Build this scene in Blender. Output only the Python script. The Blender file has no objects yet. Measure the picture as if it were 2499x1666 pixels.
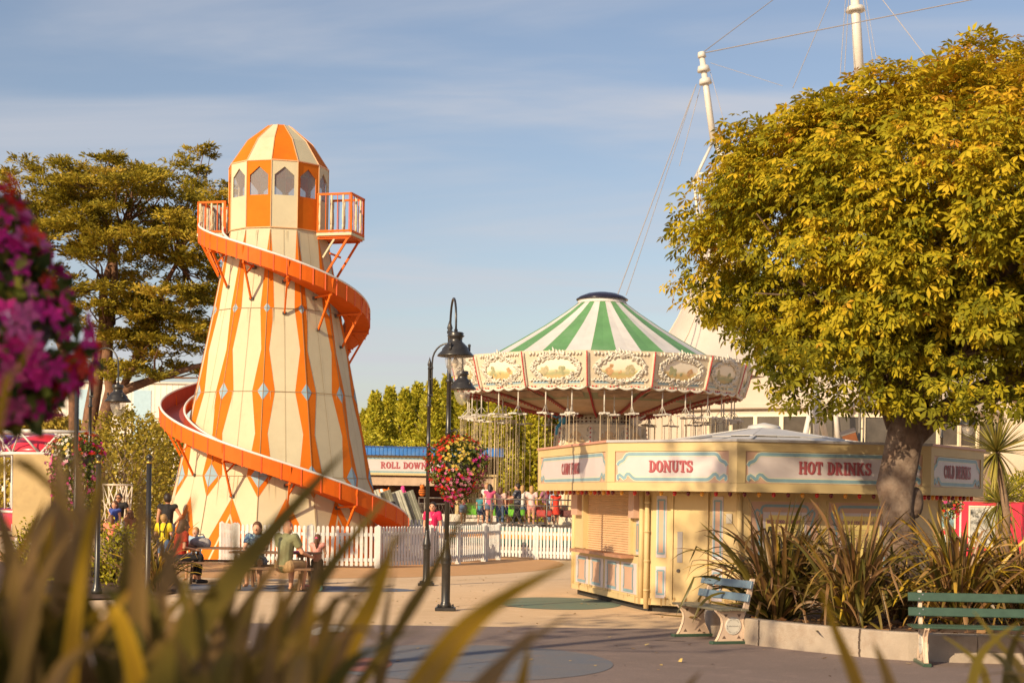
import bpy, math, random
import numpy as np
from mathutils import Vector, Matrix, noise
R = math.radians
PI = math.pi
scn = bpy.context.scene
col = scn.collection
random.seed(7)
rng = np.random.default_rng(7)

# ---------------------------------------------------------------- camera geometry (reference 2499 x 1666)
F, EYE, HX, HY, ROLL = 4000.0, 1.9, 1249.5, 1215.0, 0.016
CR, SR = math.cos(ROLL), math.sin(ROLL)
def uv(px, py):
    du, dv = px - HX, py - HY
    return du*CR + dv*SR, -du*SR + dv*CR
def W(px, py, D):
    u, v = uv(px, py)
    return Vector((u/F*D, D, EYE - v/F*D))
def G(px, py):
    u, v = uv(px, py)
    D = EYE*F/v
    return Vector((u/F*D, D, 0))
def WZ(px, D, z=0.0):
    """the point at depth D and height z seen in image column px"""
    v = (EYE - z)*F/D
    du = px - HX
    dv = (v + du*SR)/CR
    return Vector(((du*CR + dv*SR)/F*D, D, z))

# ---------------------------------------------------------------- mesh builder
class MB:
    def __init__(s):
        s.v = []; s.f = []; s.m = []; s.s = []
    def add(s, vs, fs, m=0, smooth=False, M=None):
        b = len(s.v)
        if M is not None:
            vs = [M @ Vector(p) for p in vs]
        s.v.extend([tuple(p) for p in vs])
        for f in fs:
            s.f.append([b+i for i in f]); s.m.append(m); s.s.append(smooth)
        return s
    def box(s, c, d, m=0, M=None, bev=0.0):
        x, y, z = c; a, b, h = d[0]/2, d[1]/2, d[2]/2
        if bev <= 0:
            vs = [(x+i*a, y+j*b, z+k*h) for k in (-1, 1) for j in (-1, 1) for i in (-1, 1)]
            fs = [(0,2,3,1),(4,5,7,6),(0,1,5,4),(2,6,7,3),(0,4,6,2),(1,3,7,5)]
            return s.add(vs, fs, m, False, M)
        bev = min(bev, a*.9, b*.9, h*.9)
        vs = []; idx = {}
        for k in (-1, 1):
            for j in (-1, 1):
                for i in (-1, 1):
                    for ax in range(3):
                        p = [i*a, j*b, k*h]
                        sg = (i, j, k)
                        q = [p[t] - sg[t]*(0 if t == ax else bev) for t in range(3)]
                        idx[(i, j, k, ax)] = len(vs)
                        vs.append((x+q[0], y+q[1], z+q[2]))
        fs = []
        for ax in range(3):
            o = [t for t in range(3) if t != ax]
            for sg in (-1, 1):
                quad = []
                for p, q in ((-1,-1),(1,-1),(1,1),(-1,1)):
                    k = [0,0,0]; k[ax] = sg; k[o[0]] = p; k[o[1]] = q
                    quad.append(idx[(k[0],k[1],k[2],ax)])
                flip = (sg < 0) != (ax == 1)
                fs.append(quad[::-1] if flip else quad)
        for ax in range(3):
            o = [t for t in range(3) if t != ax]
            for p in (-1, 1):
                for q in (-1, 1):
                    a0=[0,0,0]; a1=[0,0,0]
                    a0[ax]=-1; a1[ax]=1
                    for t in (a0,a1): t[o[0]]=p; t[o[1]]=q
                    fs.append([idx[(*a0,o[0])], idx[(*a1,o[0])], idx[(*a1,o[1])], idx[(*a0,o[1])]])
        for i in (-1,1):
            for j in (-1,1):
                for k in (-1,1):
                    fs.append([idx[(i,j,k,0)], idx[(i,j,k,1)], idx[(i,j,k,2)]])
        return s.add(vs, fs, m, False, M)
    def bar(s, p, q, w, h=None, m=0, up=Vector((0,0,1))):
        """a rectangular bar from p to q"""
        p, q = Vector(p), Vector(q); h = h or w
        d = (q-p); L = d.length
        if L < 1e-6: return s
        d.normalize()
        u = Vector(up)
        if abs(d.dot(u)) > .98: u = Vector((1,0,0))
        a = d.cross(u).normalized(); b = a.cross(d)
        M = Matrix((a, d, b)).transposed().to_4x4(); M.translation = (p+q)/2
        return s.box((0,0,0), (w, L, h), m, M)
    def tube(s, pts, r, n=8, m=0, caps=True, smooth=True):
        pts = [Vector(p) for p in pts]
        rs = r if isinstance(r, (list, tuple)) else [r]*len(pts)
        b = len(s.v); prev = None
        for i, p in enumerate(pts):
            t = (pts[min(i+1, len(pts)-1)] - pts[max(i-1, 0)])
            if t.length < 1e-9: t = Vector((0,0,1))
            t.normalize()
            if prev is None:
                a = t.cross(Vector((0,0,1)))
                if a.length < .05: a = t.cross(Vector((1,0,0)))
            else:
                a = prev - t*prev.dot(t)
            a.normalize(); prev = a; c = t.cross(a)
            for k in range(n):
                an = 2*PI*k/n
                s.v.append(tuple(p + (a*math.cos(an) + c*math.sin(an))*rs[i]))
        for i in range(len(pts)-1):
            for k in range(n):
                k2 = (k+1) % n
                s.f.append([b+i*n+k, b+i*n+k2, b+(i+1)*n+k2, b+(i+1)*n+k]); s.m.append(m); s.s.append(smooth)
        if caps:
            s.f.append([b+k for k in range(n)][::-1]); s.m.append(m); s.s.append(False)
            e = b+(len(pts)-1)*n
            s.f.append([e+k for k in range(n)]); s.m.append(m); s.s.append(False)
        return s
    def lathe(s, prof, n=24, m=0, c=(0,0,0), smooth=True, a0=0.0):
        """prof: (radius, z) or (radius, z, material)"""
        b = len(s.v)
        for p in prof:
            for k in range(n):
                an = a0 + 2*PI*k/n
                s.v.append((c[0]+p[0]*math.sin(an), c[1]-p[0]*math.cos(an), c[2]+p[1]))
        for i in range(len(prof)-1):
            mm = prof[i][2] if len(prof[i]) > 2 else m
            for k in range(n):
                k2 = (k+1) % n
                s.f.append([b+i*n+k, b+i*n+k2, b+(i+1)*n+k2, b+(i+1)*n+k]); s.m.append(mm); s.s.append(smooth)
        for i, rev in ((0, True), (len(prof)-1, False)):
            if prof[i][0] > 1e-4:
                q = [b+i*n+k for k in range(n)]
                s.f.append(q[::-1] if rev else q); s.m.append(m); s.s.append(False)
        return s
    def ball(s, c, r, n=12, k=8, m=0, sc=(1,1,1)):
        b = len(s.v)
        for i in range(k+1):
            ph = PI*i/k
            for j in range(n):
                an = 2*PI*j/n
                s.v.append((c[0]+r*sc[0]*math.sin(ph)*math.cos(an), c[1]+r*sc[1]*math.sin(ph)*math.sin(an), c[2]+r*sc[2]*math.cos(ph)))
        for i in range(k):
            for j in range(n):
                j2 = (j+1) % n
                s.f.append([b+i*n+j, b+(i+1)*n+j, b+(i+1)*n+j2, b+i*n+j2]); s.m.append(m); s.s.append(True)
        return s
    def prism(s, poly, d, m=0, M=None, side=None):
        """extrude a 2D polygon (x, z) from y=0 to y=d (front face at y=0)"""
        n = len(poly)
        vs = [(p[0], 0, p[1]) for p in poly] + [(p[0], d, p[1]) for p in poly]
        s.add(vs, [list(range(n)), list(range(2*n-1, n-1, -1))], m, False, M)
        s.add(vs, [[i, i+n, (i+1) % n+n, (i+1) % n] for i in range(n)], m if side is None else side, False, M)
        return s
    def ribbon(s, pts, w, y, m=0, M=None):
        """flat strip in the xz plane at depth y; w may be a list"""
        n = len(pts); L = []; Rr = []
        for i, p in enumerate(pts):
            a = pts[max(i-1, 0)]; c = pts[min(i+1, n-1)]
            dx, dz = c[0]-a[0], c[1]-a[1]; l = math.hypot(dx, dz) or 1
            ww = (w[i] if isinstance(w, (list, tuple)) else w)/2
            L.append((p[0]-dz/l*ww, y, p[1]+dx/l*ww)); Rr.append((p[0]+dz/l*ww, y, p[1]-dx/l*ww))
        s.add(L+Rr, [[i, n+i, n+i+1, i+1] for i in range(n-1)], m, False, M)
        return s
    def build(s, name, mats, parent=None, kind=None, loc=None):
        me = bpy.data.meshes.new(name)
        me.from_pydata(s.v, [], s.f)
        for mt in (mats if isinstance(mats, (list, tuple)) else [mats]):
            me.materials.append(mt)
        me.polygons.foreach_set('material_index', s.m)
        me.polygons.foreach_set('use_smooth', s.s)
        me.update()
        o = bpy.data.objects.new(name, me); col.objects.link(o)
        if parent is not None: o.parent = parent
        if kind: o['kind'] = kind
        if loc is not None: o.location = loc
        return o

def tag(o, label, cat, group=None, kind=None):
    o['label'] = label; o['category'] = cat
    if group: o['group'] = group
    if kind: o['kind'] = kind
    return o
def thing(name, label, cat, loc=(0,0,0), rz=0.0, group=None):
    o = bpy.data.objects.new(name, None); col.objects.link(o)
    o.location = loc; o.rotation_euler = (0, 0, rz); o.empty_display_size = .2
    return tag(o, label, cat, group)
def copy_tree(o, parent=None):
    c = o.copy(); col.objects.link(c)
    if parent is not None: c.parent = parent
    for ch in list(o.children): copy_tree(ch, c)
    return c
def structure(o):
    o['kind'] = 'structure'; return o

# ---------------------------------------------------------------- materials
def lin(c):
    return tuple(((x/255)/12.92 if x/255 <= .04045 else ((x/255+.055)/1.055)**2.4) for x in c)
_mc = {}
def mat(name, c, rough=.6, var=.12, scale=3.0, bump=0.0, bscale=40.0, metal=0.0, trans=0.0, spec=.5, dirt=None, coat=0.0, dsc=1.2, dlo=.52, dhi=.72):
    """c = linear base colour. var = brightness mottling, dirt = second colour laid on in patches"""
    if name in _mc: return _mc[name]
    m = bpy.data.materials.new(name); m.use_nodes = True
    nt = m.node_tree; N = nt.nodes; L = nt.links
    b = N['Principled BSDF']; out = N['Material Output']
    b.inputs['Roughness'].default_value = rough
    b.inputs['Metallic'].default_value = metal
    b.inputs['Specular IOR Level'].default_value = spec
    b.inputs['Coat Weight'].default_value = coat
    b.inputs['Base Color'].default_value = (*c, 1)
    src = None
    if var > 0 or dirt:
        tc = N.new('ShaderNodeTexCoord')
        nz = N.new('ShaderNodeTexNoise'); nz.inputs['Scale'].default_value = scale; nz.inputs['Detail'].default_value = 6; nz.inputs['Roughness'].default_value = .65
        L.new(tc.outputs['Object'], nz.inputs['Vector'])
        mx = N.new('ShaderNodeMix'); mx.data_type = 'RGBA'
        mx.inputs[6].default_value = (*[x*(1-var*1.6) for x in c], 1)
        mx.inputs[7].default_value = (*[min(1, x*(1+var)) for x in c], 1)
        rp = N.new('ShaderNodeMapRange'); rp.inputs[1].default_value = .3; rp.inputs[2].default_value = .7
        L.new(nz.outputs[0], rp.inputs[0]); L.new(rp.outputs[0], mx.inputs[0])
        src = mx.outputs[2]
        if dirt:
            n2 = N.new('ShaderNodeTexNoise'); n2.inputs['Scale'].default_value = dsc; n2.inputs['Detail'].default_value = 8; n2.inputs['Roughness'].default_value = .7
            L.new(tc.outputs['Object'], n2.inputs['Vector'])
            r2 = N.new('ShaderNodeMapRange'); r2.inputs[1].default_value = dlo; r2.inputs[2].default_value = dhi
            L.new(n2.outputs[0], r2.inputs[0])
            m2 = N.new('ShaderNodeMix'); m2.data_type = 'RGBA'
            L.new(r2.outputs[0], m2.inputs[0]); L.new(src, m2.inputs[6]); m2.inputs[7].default_value = (*dirt, 1)
            src = m2.outputs[2]
        L.new(src, b.inputs['Base Color'])
        if bump > 0:
            n3 = N.new('ShaderNodeTexNoise'); n3.inputs['Scale'].default_value = bscale; n3.inputs['Detail'].default_value = 4
            L.new(tc.outputs['Object'], n3.inputs['Vector'])
            bp = N.new('ShaderNodeBump'); bp.inputs['Strength'].default_value = bump; bp.inputs['Distance'].default_value = .02
            L.new(n3.outputs[0], bp.inputs['Height']); L.new(bp.outputs[0], b.inputs['Normal'])
    if trans > 0:
        t = N.new('ShaderNodeBsdfTranslucent'); t.inputs[0].default_value = (*c, 1)
        if src is not None: L.new(src, t.inputs[0])
        ms = N.new('ShaderNodeMixShader'); ms.inputs[0].default_value = trans
        L.new(b.outputs[0], ms.inputs[1]); L.new(t.outputs[0], ms.inputs[2]); L.new(ms.outputs[0], out.inputs[0])
    _mc[name] = m
    return m
def ramp_mat(name, stops, rough=.55, trans=.3, attr='tint', spec=.3):
    """leaf material: colour from a per-leaf attribute through a colour ramp, part of the light passes through"""
    if name in _mc: return _mc[name]
    m = bpy.data.materials.new(name); m.use_nodes = True
    nt = m.node_tree; N = nt.nodes; L = nt.links
    b = N['Principled BSDF']; out = N['Material Output']
    b.inputs['Roughness'].default_value = rough; b.inputs['Specular IOR Level'].default_value = spec
    at = N.new('ShaderNodeAttribute'); at.attribute_name = attr
    cr = N.new('ShaderNodeValToRGB')
    el = cr.color_ramp.elements
    while len(el) < len(stops): el.new(.5)
    for e, (p, c) in zip(el, stops): e.position = p; e.color = (*c, 1)
    L.new(at.outputs['Fac'], cr.inputs[0]); L.new(cr.outputs[0], b.inputs['Base Color'])
    if trans > 0:
        t = N.new('ShaderNodeBsdfTranslucent'); L.new(cr.outputs[0], t.inputs[0])
        ms = N.new('ShaderNodeMixShader'); ms.inputs[0].default_value = trans
        L.new(b.outputs[0], ms.inputs[1]); L.new(t.outputs[0], ms.inputs[2]); L.new(ms.outputs[0], out.inputs[0])
    _mc[name] = m
    return m
def glass_mat(name, c=(.6,.6,.62), a=.55, rough=.05):
    m = bpy.data.materials.new(name); m.use_nodes = True
    nt = m.node_tree; N = nt.nodes; L = nt.links
    b = N['Principled BSDF']; out = N['Material Output']
    b.inputs['Base Color'].default_value = (*c, 1); b.inputs['Roughness'].default_value = rough
    t = N.new('ShaderNodeBsdfTransparent'); ms = N.new('ShaderNodeMixShader'); ms.inputs[0].default_value = a
    L.new(t.outputs[0], ms.inputs[1]); L.new(b.outputs[0], ms.inputs[2]); L.new(ms.outputs[0], out.inputs[0])
    return m

def np_mesh(name, V, Fq, mats, parent=None, tint=None, midx=None, kind=None, smooth=False):
    """fast mesh from numpy: V (n,3), Fq (m,k)"""
    me = bpy.data.meshes.new(name)
    k = Fq.shape[1]
    me.vertices.add(len(V)); me.vertices.foreach_set('co', np.ascontiguousarray(V, np.float32).ravel())
    me.loops.add(Fq.size); me.loops.foreach_set('vertex_index', np.ascontiguousarray(Fq, np.int32).ravel())
    me.polygons.add(len(Fq)); me.polygons.foreach_set('loop_start', np.arange(0, Fq.size, k, dtype=np.int32))
    me.polygons.foreach_set('loop_total', np.full(len(Fq), k, np.int32))
    for mt in (mats if isinstance(mats, (list, tuple)) else [mats]): me.materials.append(mt)
    if midx is not None: me.polygons.foreach_set('material_index', np.ascontiguousarray(midx, np.int32))
    if smooth: me.polygons.foreach_set('use_smooth', np.ones(len(Fq), bool))
    if tint is not None:
        a = me.attributes.new('tint', 'FLOAT', 'POINT'); a.data.foreach_set('value', np.ascontiguousarray(tint, np.float32))
    me.update(calc_edges=True)
    o = bpy.data.objects.new(name, me); col.objects.link(o)
    if parent is not None: o.parent = parent
    if kind: o['kind'] = kind
    return o
def unit(a):
    return a/np.maximum(np.linalg.norm(a, axis=-1, keepdims=True), 1e-9)
def scatter(tv, tf, pos, xdir, ndir, size, tint):
    """copies of a leaf template (tv (k,3): x sideways, y along the leaf, z up) placed at pos, pointing along xdir, facing ndir"""
    y = unit(xdir); x = unit(np.cross(y, ndir)); z = np.cross(x, y)
    n, k = len(pos), len(tv)
    V = (tv[None,:,0:1]*x[:,None,:] + tv[None,:,1:2]*y[:,None,:] + tv[None,:,2:3]*z[:,None,:])*np.asarray(size).reshape(-1,1,1) + pos[:,None,:]
    Fq = (tf[None] + (np.arange(n)*k)[:,None,None]).reshape(-1, tf.shape[1])
    return V.reshape(-1,3), Fq, np.repeat(tint, k)

# ---------------------------------------------------------------- world, sun, camera
SUN_AZ, SUN_EL = R(39), R(25)            # the sun stands behind the camera, to the left
def world():
    w = bpy.data.worlds.new("World"); scn.world = w; w.use_nodes = True
    nt = w.node_tree; N = nt.nodes; L = nt.links
    bg = N['Background']; bg.inputs[1].default_value = .1
    sky = N.new('ShaderNodeTexSky'); sky.sky_type = 'NISHITA'; sky.sun_disc = False
    sky.sun_elevation = SUN_EL; sky.sun_rotation = PI + SUN_AZ
    sky.air_density = 1.0; sky.dust_density = 1.2; sky.ozone_density = 1.5; sky.altitude = 0
    tc = N.new('ShaderNodeTexCoord')
    sep = N.new('ShaderNodeSeparateXYZ'); L.new(tc.outputs['Generated'], sep.inputs[0])
    # thin high cirrus: noise stretched over a plane far above
    mz = N.new('ShaderNodeMath'); mz.operation = 'MAXIMUM'; mz.inputs[1].default_value = .03; L.new(sep.outputs[2], mz.inputs[0])
    az = N.new('ShaderNodeMath'); az.operation = 'ADD'; az.inputs[1].default_value = .12; L.new(mz.outputs[0], az.inputs[0])
    dv = N.new('ShaderNodeVectorMath'); dv.operation = 'DIVIDE'; cb = N.new('ShaderNodeCombineXYZ')
    L.new(tc.outputs['Generated'], dv.inputs[0])
    for i in range(3): L.new(az.outputs[0], cb.inputs[i])
    L.new(cb.outputs[0], dv.inputs[1])
    mp = N.new('ShaderNodeMapping'); mp.inputs['Rotation'].default_value = (0, 0, R(CLOUD_ROT)); mp.inputs['Scale'].default_value = (.5, 1.7, 1)
    mp.inputs['Location'].default_value = CLOUD_LOC
    L.new(dv.outputs[0], mp.inputs[0])
    nz = N.new('ShaderNodeTexNoise'); nz.inputs['Scale'].default_value = 1.1; nz.inputs['Detail'].default_value = 7; nz.inputs['Roughness'].default_value = .5; nz.inputs['Distortion'].default_value = .6
    L.new(mp.outputs[0], nz.inputs[0])
    rp = N.new('ShaderNodeMapRange'); rp.interpolation_type = 'SMOOTHSTEP'; rp.inputs[1].default_value = .40; rp.inputs[2].default_value = .76; rp.inputs[4].default_value = CLOUD_AMT
    L.new(nz.outputs[0], rp.inputs[0])
    tint = N.new('ShaderNodeMix'); tint.data_type = 'RGBA'; tint.blend_type = 'MULTIPLY'; tint.inputs[0].default_value = 1
    tint.inputs[7].default_value = (*SKY_TINT, 1); L.new(sky.outputs[0], tint.inputs[6])
    mx = N.new('ShaderNodeMix'); mx.data_type = 'RGBA'; mx.inputs[7].default_value = (*CLOUD_COL, 1)
    L.new(rp.outputs[0], mx.inputs[0]); L.new(tint.outputs[2], mx.inputs[6]); L.new(mx.outputs[2], bg.inputs[0])
    sd = bpy.data.lights.new('sun', 'SUN'); sd.energy = 4.3; sd.angle = R(.6); sd.color = (1, .80, .52)
    so = bpy.data.objects.new('sun', sd); col.objects.link(so)
    d = Vector((math.sin(SUN_AZ)*math.cos(SUN_EL), math.cos(SUN_AZ)*math.cos(SUN_EL), -math.sin(SUN_EL)))
    so.rotation_euler = d.to_track_quat('-Z', 'Y').to_euler(); so.location = (-20, -20, 20)
    cd = bpy.data.cameras.new('camera'); co = bpy.data.objects.new('camera', cd); col.objects.link(co)
    co.location = (0, 0, EYE); co.rotation_euler = (R(90), -ROLL, 0)
    cd.sensor_fit = 'HORIZONTAL'; cd.sensor_width = 36; cd.lens = 36*F/2499
    cd.shift_y = (HY-833)/2499
    cd.clip_start = .1; cd.clip_end = 4000
    cd.dof.use_dof = True; cd.dof.focus_distance = 34; cd.dof.aperture_fstop = 2.9; cd.dof.aperture_blades = 9
    scn.camera = co
    vs = scn.view_settings; vs.view_transform = 'Standard'; vs.look = 'None'; vs.exposure = EXPOSURE; vs.gamma = 1
SKY_TINT = (1.04, .92, .89); CLOUD_COL = (4.6, 4.6, 4.9); CLOUD_AMT = .9; CLOUD_ROT = 38; CLOUD_LOC = (0,0,0); EXPOSURE = 0.45
# ---------------------------------------------------------------- palette
CREAM = mat('cream_paint', (.60,.525,.355), .75, .05, 1.2, spec=.12, dirt=(.53,.43,.27), dsc=1.5, dlo=.55, dhi=.85)
ORANGE = mat('orange_paint', (.66,.165,.012), .75, .07, 1.4, spec=.12, dirt=(.56,.12,.012), dsc=1.1, dlo=.5, dhi=.8)
ORANGE2 = mat('slide_orange', (.70,.13,.008), .6, .08, 2.0, spec=.2, dirt=(.52,.085,.01), dsc=2, dlo=.55, dhi=.8)
RED_IN = mat('slide_inside', (.40,.07,.035), .35, .12, 2.0)
PALEBLUE = mat('pale_blue_paint', (.27,.39,.47), .75, .06, spec=.12)
WHITE = mat('white_paint', (.80,.77,.72), .45, .05, 2.0, dirt=(.62,.57,.48), dsc=3, dlo=.55, dhi=.8)
RIMW = mat('rim_white', (.72,.68,.64), .4, .08, 3.0)
SEAM = mat('seam_brown', (.30,.19,.09), .7, .1)
STEELDK = mat('foot_steel', (.10,.085,.075), .6, .2)
GREYBOARD = mat('grey_board', (.30,.29,.27), .7, .15)
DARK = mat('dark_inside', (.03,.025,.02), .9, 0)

# ================================================================= helter skelter
TW = W(665, 1390, 48.5); TW.z = 0
CA = math.atan2(-TW.x, TW.y)              # angle of the camera as seen from the tower
ht = thing('helter_skelter', 'tall orange and cream helter skelter tower with a spiral slide and domed turret', 'fairground ride', TW)
RZ = [(0,3.42),(1.27,3.12),(2.4,2.87),(4.8,2.38),(7.2,1.9),(9.55,1.46)]
def tr(z): return float(np.interp(z, [a for a,_ in RZ], [b for _,b in RZ]))
def tp(a, r, z):
    return Vector((math.sin(a)*r, -math.cos(a)*r, z))
SD = R(30)
def tower_body():
    mb = MB()
    zs = [a for a,_ in RZ]
    ap = math.cos(SD/2)
    for k in range(12):
        a0, a1 = k*SD, (k+1)*SD
        am = (a0+a1)/2
        for i in range(len(zs)-1):
            r0, r1 = tr(zs[i]), tr(zs[i+1])
            mb.add([tp(a0,r0,zs[i]), tp(a1,r0,zs[i]), tp(a1,r1,zs[i+1]), tp(a0,r1,zs[i+1])], [(0,1,2,3)], 0)
        # paint lies on the face: s = metres from the mid line, z = height
        tx = Vector((math.cos(am), math.sin(am), 0)); nn = Vector((math.sin(am), -math.cos(am), 0))
        def fp(s, z, off):
            return tx*s + nn*(tr(z)*ap + off) + Vector((0,0,z))
        def hw(z): return tr(z)*math.sin(SD/2)
        def poly(pts, off, m):
            mb.add([fp(s, z, off) for s, z in pts], [list(range(len(pts)))], m)
        # orange stripe widths either side of each corner: (z, half width)
        st = [(9.5,.012),(8.4,.12),(7.2,.20),(6.0,.115),(4.8,.33),(3.6,.18),(2.4,.37),(1.82,.015)]
        for i in range(len(st)-1):
            (z0,w0),(z1,w1) = st[i], st[i+1]
            for sg in (-1,1):
                zz = sorted({z0, z1} | {z for z in zs if min(z0,z1) < z < max(z0,z1)}, reverse=True)
                for za, zb in zip(zz[:-1], zz[1:]):
                    wa = w0+(w1-w0)*(za-z0)/(z1-z0); wb = w0+(w1-w0)*(zb-z0)/(z1-z0)
                    pts = [(sg*hw(za), za), (sg*(hw(za)-wa), za), (sg*(hw(zb)-wb), zb), (sg*hw(zb), zb)]
                    poly(pts if sg < 0 else pts[::-1], .006, 1)
        for zr, bw, bh in ((7.2,.10,.14),(4.8,.165,.25),(2.4,.25,.33)):
            for sg in (-1,1):
                for hh in (-bh, bh):
                    pts = [(sg*hw(zr), zr), (sg*(hw(zr)-bw), zr), (sg*hw(zr+hh), zr+hh)]
                    if (sg < 0) != (hh < 0): pts = pts[::-1]
                    poly(pts, .012, 2)
        # zigzag foot: orange chevron, cream line, orange heart, blue diamond
        H = hw(.3)
        def tri(zt, w, zb, off, m):
            zz = [z for z in (1.27,) if zb < z < zt]
            cuts = [zt]+zz+[zb]
            for za, zb2 in zip(cuts[:-1], cuts[1:]):
                wa = w*(zt-za)/(zt-zb); wb = w*(zt-zb2)/(zt-zb)
                if wa < 1e-4: poly([(-wb,zb2),(wb,zb2),(0,za)], off, m)
                else: poly([(-wb,zb2),(wb,zb2),(wa,za),(-wa,za)], off, m)
        tri(1.80, hw(.0)*.995, .02, .006, 1)
        tri(1.36, H*.62, .02, .012, 0)
        tri(1.22, H*.55, .02, .018, 1)
        poly([(-.12,.62),(0,.40),(.12,.62),(0,.84)], .024, 2)
        # joints between the panels
        for zr in (7.2,4.8,2.4):
            poly([(-hw(zr), zr-.008), (hw(zr), zr-.008), (hw(zr), zr+.008), (-hw(zr), zr+.008)], .02, 3)
        for za, zb2 in ((9.5,7.2),(7.2,4.8),(4.8,2.4),(2.4,1.27),(1.27,.05)):
            poly([(-.004,zb2),(.004,zb2),(.004,za),(-.004,za)], .016, 3)
            for sg in (-1,1):
                poly([(sg*hw(zb2)-.005,zb2),(sg*hw(zb2)+.005,zb2),(sg*hw(za)+.005,za),(sg*hw(za)-.005,za)], .018, 3)
    mb.add([tp(k*SD, 1.44, 9.555) for k in range(12)], [list(range(12))], 0)
    return mb.build('tower_body', [CREAM, ORANGE, PALEBLUE, SEAM], ht)
tower_body()
mb = MB(); random.seed(9)
for k in range(12):
    am = (k+.5)*SD; tx = Vector((math.cos(am), math.sin(am), 0)); nn = Vector((math.sin(am), -math.cos(am), 0)); ap = math.cos(SD/2)
    for zr in (9.5,7.2,4.8,2.4):
        for _ in range(random.randint(1,3)):
            s = random.uniform(-.75,.75)*tr(zr)*math.sin(SD/2); L = random.uniform(.15,.9); w = random.uniform(.004,.009)
            f = lambda ss, z: tx*ss+nn*(tr(z)*ap+.022)+Vector((0,0,z))
            z0 = zr-.01; zm = z0-L*.5; z1 = z0-L
            mb.add([f(s-w,z0), f(s+w,z0), f(s+w*.7,zm), f(s,z1), f(s-w*.7,zm)], [(0,4,3,2,1)], 0)
mb.build('rust_stain', [mat('rain_streak', (.545,.445,.275), .8, .15, 6)], ht, kind='stuff')
# turret: twelve painted wall boards, each with a pointed window
RT, Z0, Z1 = 1.47, 9.56, 11.50
GLASS = glass_mat('window_glass', (.42,.40,.40), .42, .12)
half = RT*math.sin(SD/2); apo = RT*math.cos(SD/2)
for k in range(12):
    am = (k+.5)*SD
    M = Matrix.Rotation(am, 4, 'Z') @ Matrix.Translation((0, -apo, 0))
    mb = MB()
    w = half*.75; zb, zs_, za = Z0+.94, Z0+1.52, Z0+1.76
    sh = w*.78
    def P(pts, m=0): mb.prism(pts, .03, m, M)
    P([(-half,Z0),(half,Z0),(half,zb),(-half,zb)])
    P([(-half,zb),(-w,zb),(-w,zs_),(-half,zs_)]); P([(w,zb),(half,zb),(half,zs_),(w,zs_)])
    P([(-half,zs_),(-w,zs_),(-sh,zs_+.05),(0,za),(0,Z1),(-half,Z1)]); P([(w,zs_),(half,zs_),(half,Z1),(0,Z1),(0,za),(sh,zs_+.05)])
    wb = mb.build('turret_board', [ORANGE if k % 2 else CREAM], ht)
    g = MB()
    g.add([(-w-.02,.04,zb-.02),(w+.02,.04,zb-.02),(w+.02,.04,zs_),(0,.04,za+.03),(-w-.02,.04,zs_)], [(0,1,2,3,4)], 0, False, M)
    g.build('window_pane', GLASS, wb)
mb = MB()
prof = [(RT,Z1),(.98,12.24),(.34,12.76)]
for k in range(12):
    a0, a1 = k*SD, (k+1)*SD
    for (r0,z0),(r1,z1) in zip(prof[:-1], prof[1:]):
        mb.add([tp(a0,r0,z0), tp(a1,r0,z0), tp(a1,r1,z1), tp(a0,r1,z1)], [(0,1,2,3)], 0 if k % 2 else 1)
        mb.bar(tp(a0,r0+.006,z0), tp(a0,r1+.006,z1), .022, .022, 2)
    mb.bar(tp(a0,RT+.005,Z1), tp(a1,RT+.005,Z1), .03, .03, 2)
mb.add([tp(k*SD, .34, 12.76) for k in range(12)], [list(range(12))], 1)
mb.build('dome', [CREAM, ORANGE, mat('dome_trim', (.80,.42,.22), .5, .1)], ht)
# corner strips of the turret
mb = MB()
for k in range(12):
    mb.bar(tp(k*SD, RT+.008, Z0), tp(k*SD, RT+.008, Z1), .02, .02, 0)
    mb.bar(tp(k*SD, RT+.012, Z0), tp((k+1)*SD, RT+.012, Z0), .03, .03, 0)
mb.build('corner_strip', mat('strip_paint', (.62,.36,.17), .6, .1), ht)

# slide
KT = [(-98,9.46),(-90,9.38),(0,8.2),(90,6.95),(180,5.6),(270,4.15),(360,2.42),(405,1.52),(440,.86)]
def spline(x, pts):
    xs = [p[0] for p in pts]; ys = [p[1] for p in pts]
    i = max(0, min(len(xs)-2, int(np.searchsorted(xs, x))-1))
    def tan(j):
        if j == 0: return (ys[1]-ys[0])/(xs[1]-xs[0])
        if j == len(xs)-1: return (ys[-1]-ys[-2])/(xs[-1]-xs[-2])
        return (ys[j+1]-ys[j-1])/(xs[j+1]-xs[j-1])
    h = xs[i+1]-xs[i]; t = (x-xs[i])/h
    return (2*t**3-3*t*t+1)*ys[i] + (t**3-2*t*t+t)*h*tan(i) + (-2*t**3+3*t*t)*ys[i+1] + (t**3-t*t)*h*tan(i+1)
def sl(adeg):
    z = spline(adeg, KT); a = R(adeg)-CA*0 + (-CA if False else 0)
    rin = tr(z)+.11; rout = rin+.66
    return R(adeg)+CAM_A, z, rin, rout
CAM_A = math.atan2(-TW.x, TW.y)           # apparent angle -> world angle
floor_, outw, inw = MB(), MB(), MB()
rimo, rimi = [], []
prev = None
OH = .42
steps = list(np.arange(-98, 440.1, 4.0))
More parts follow.
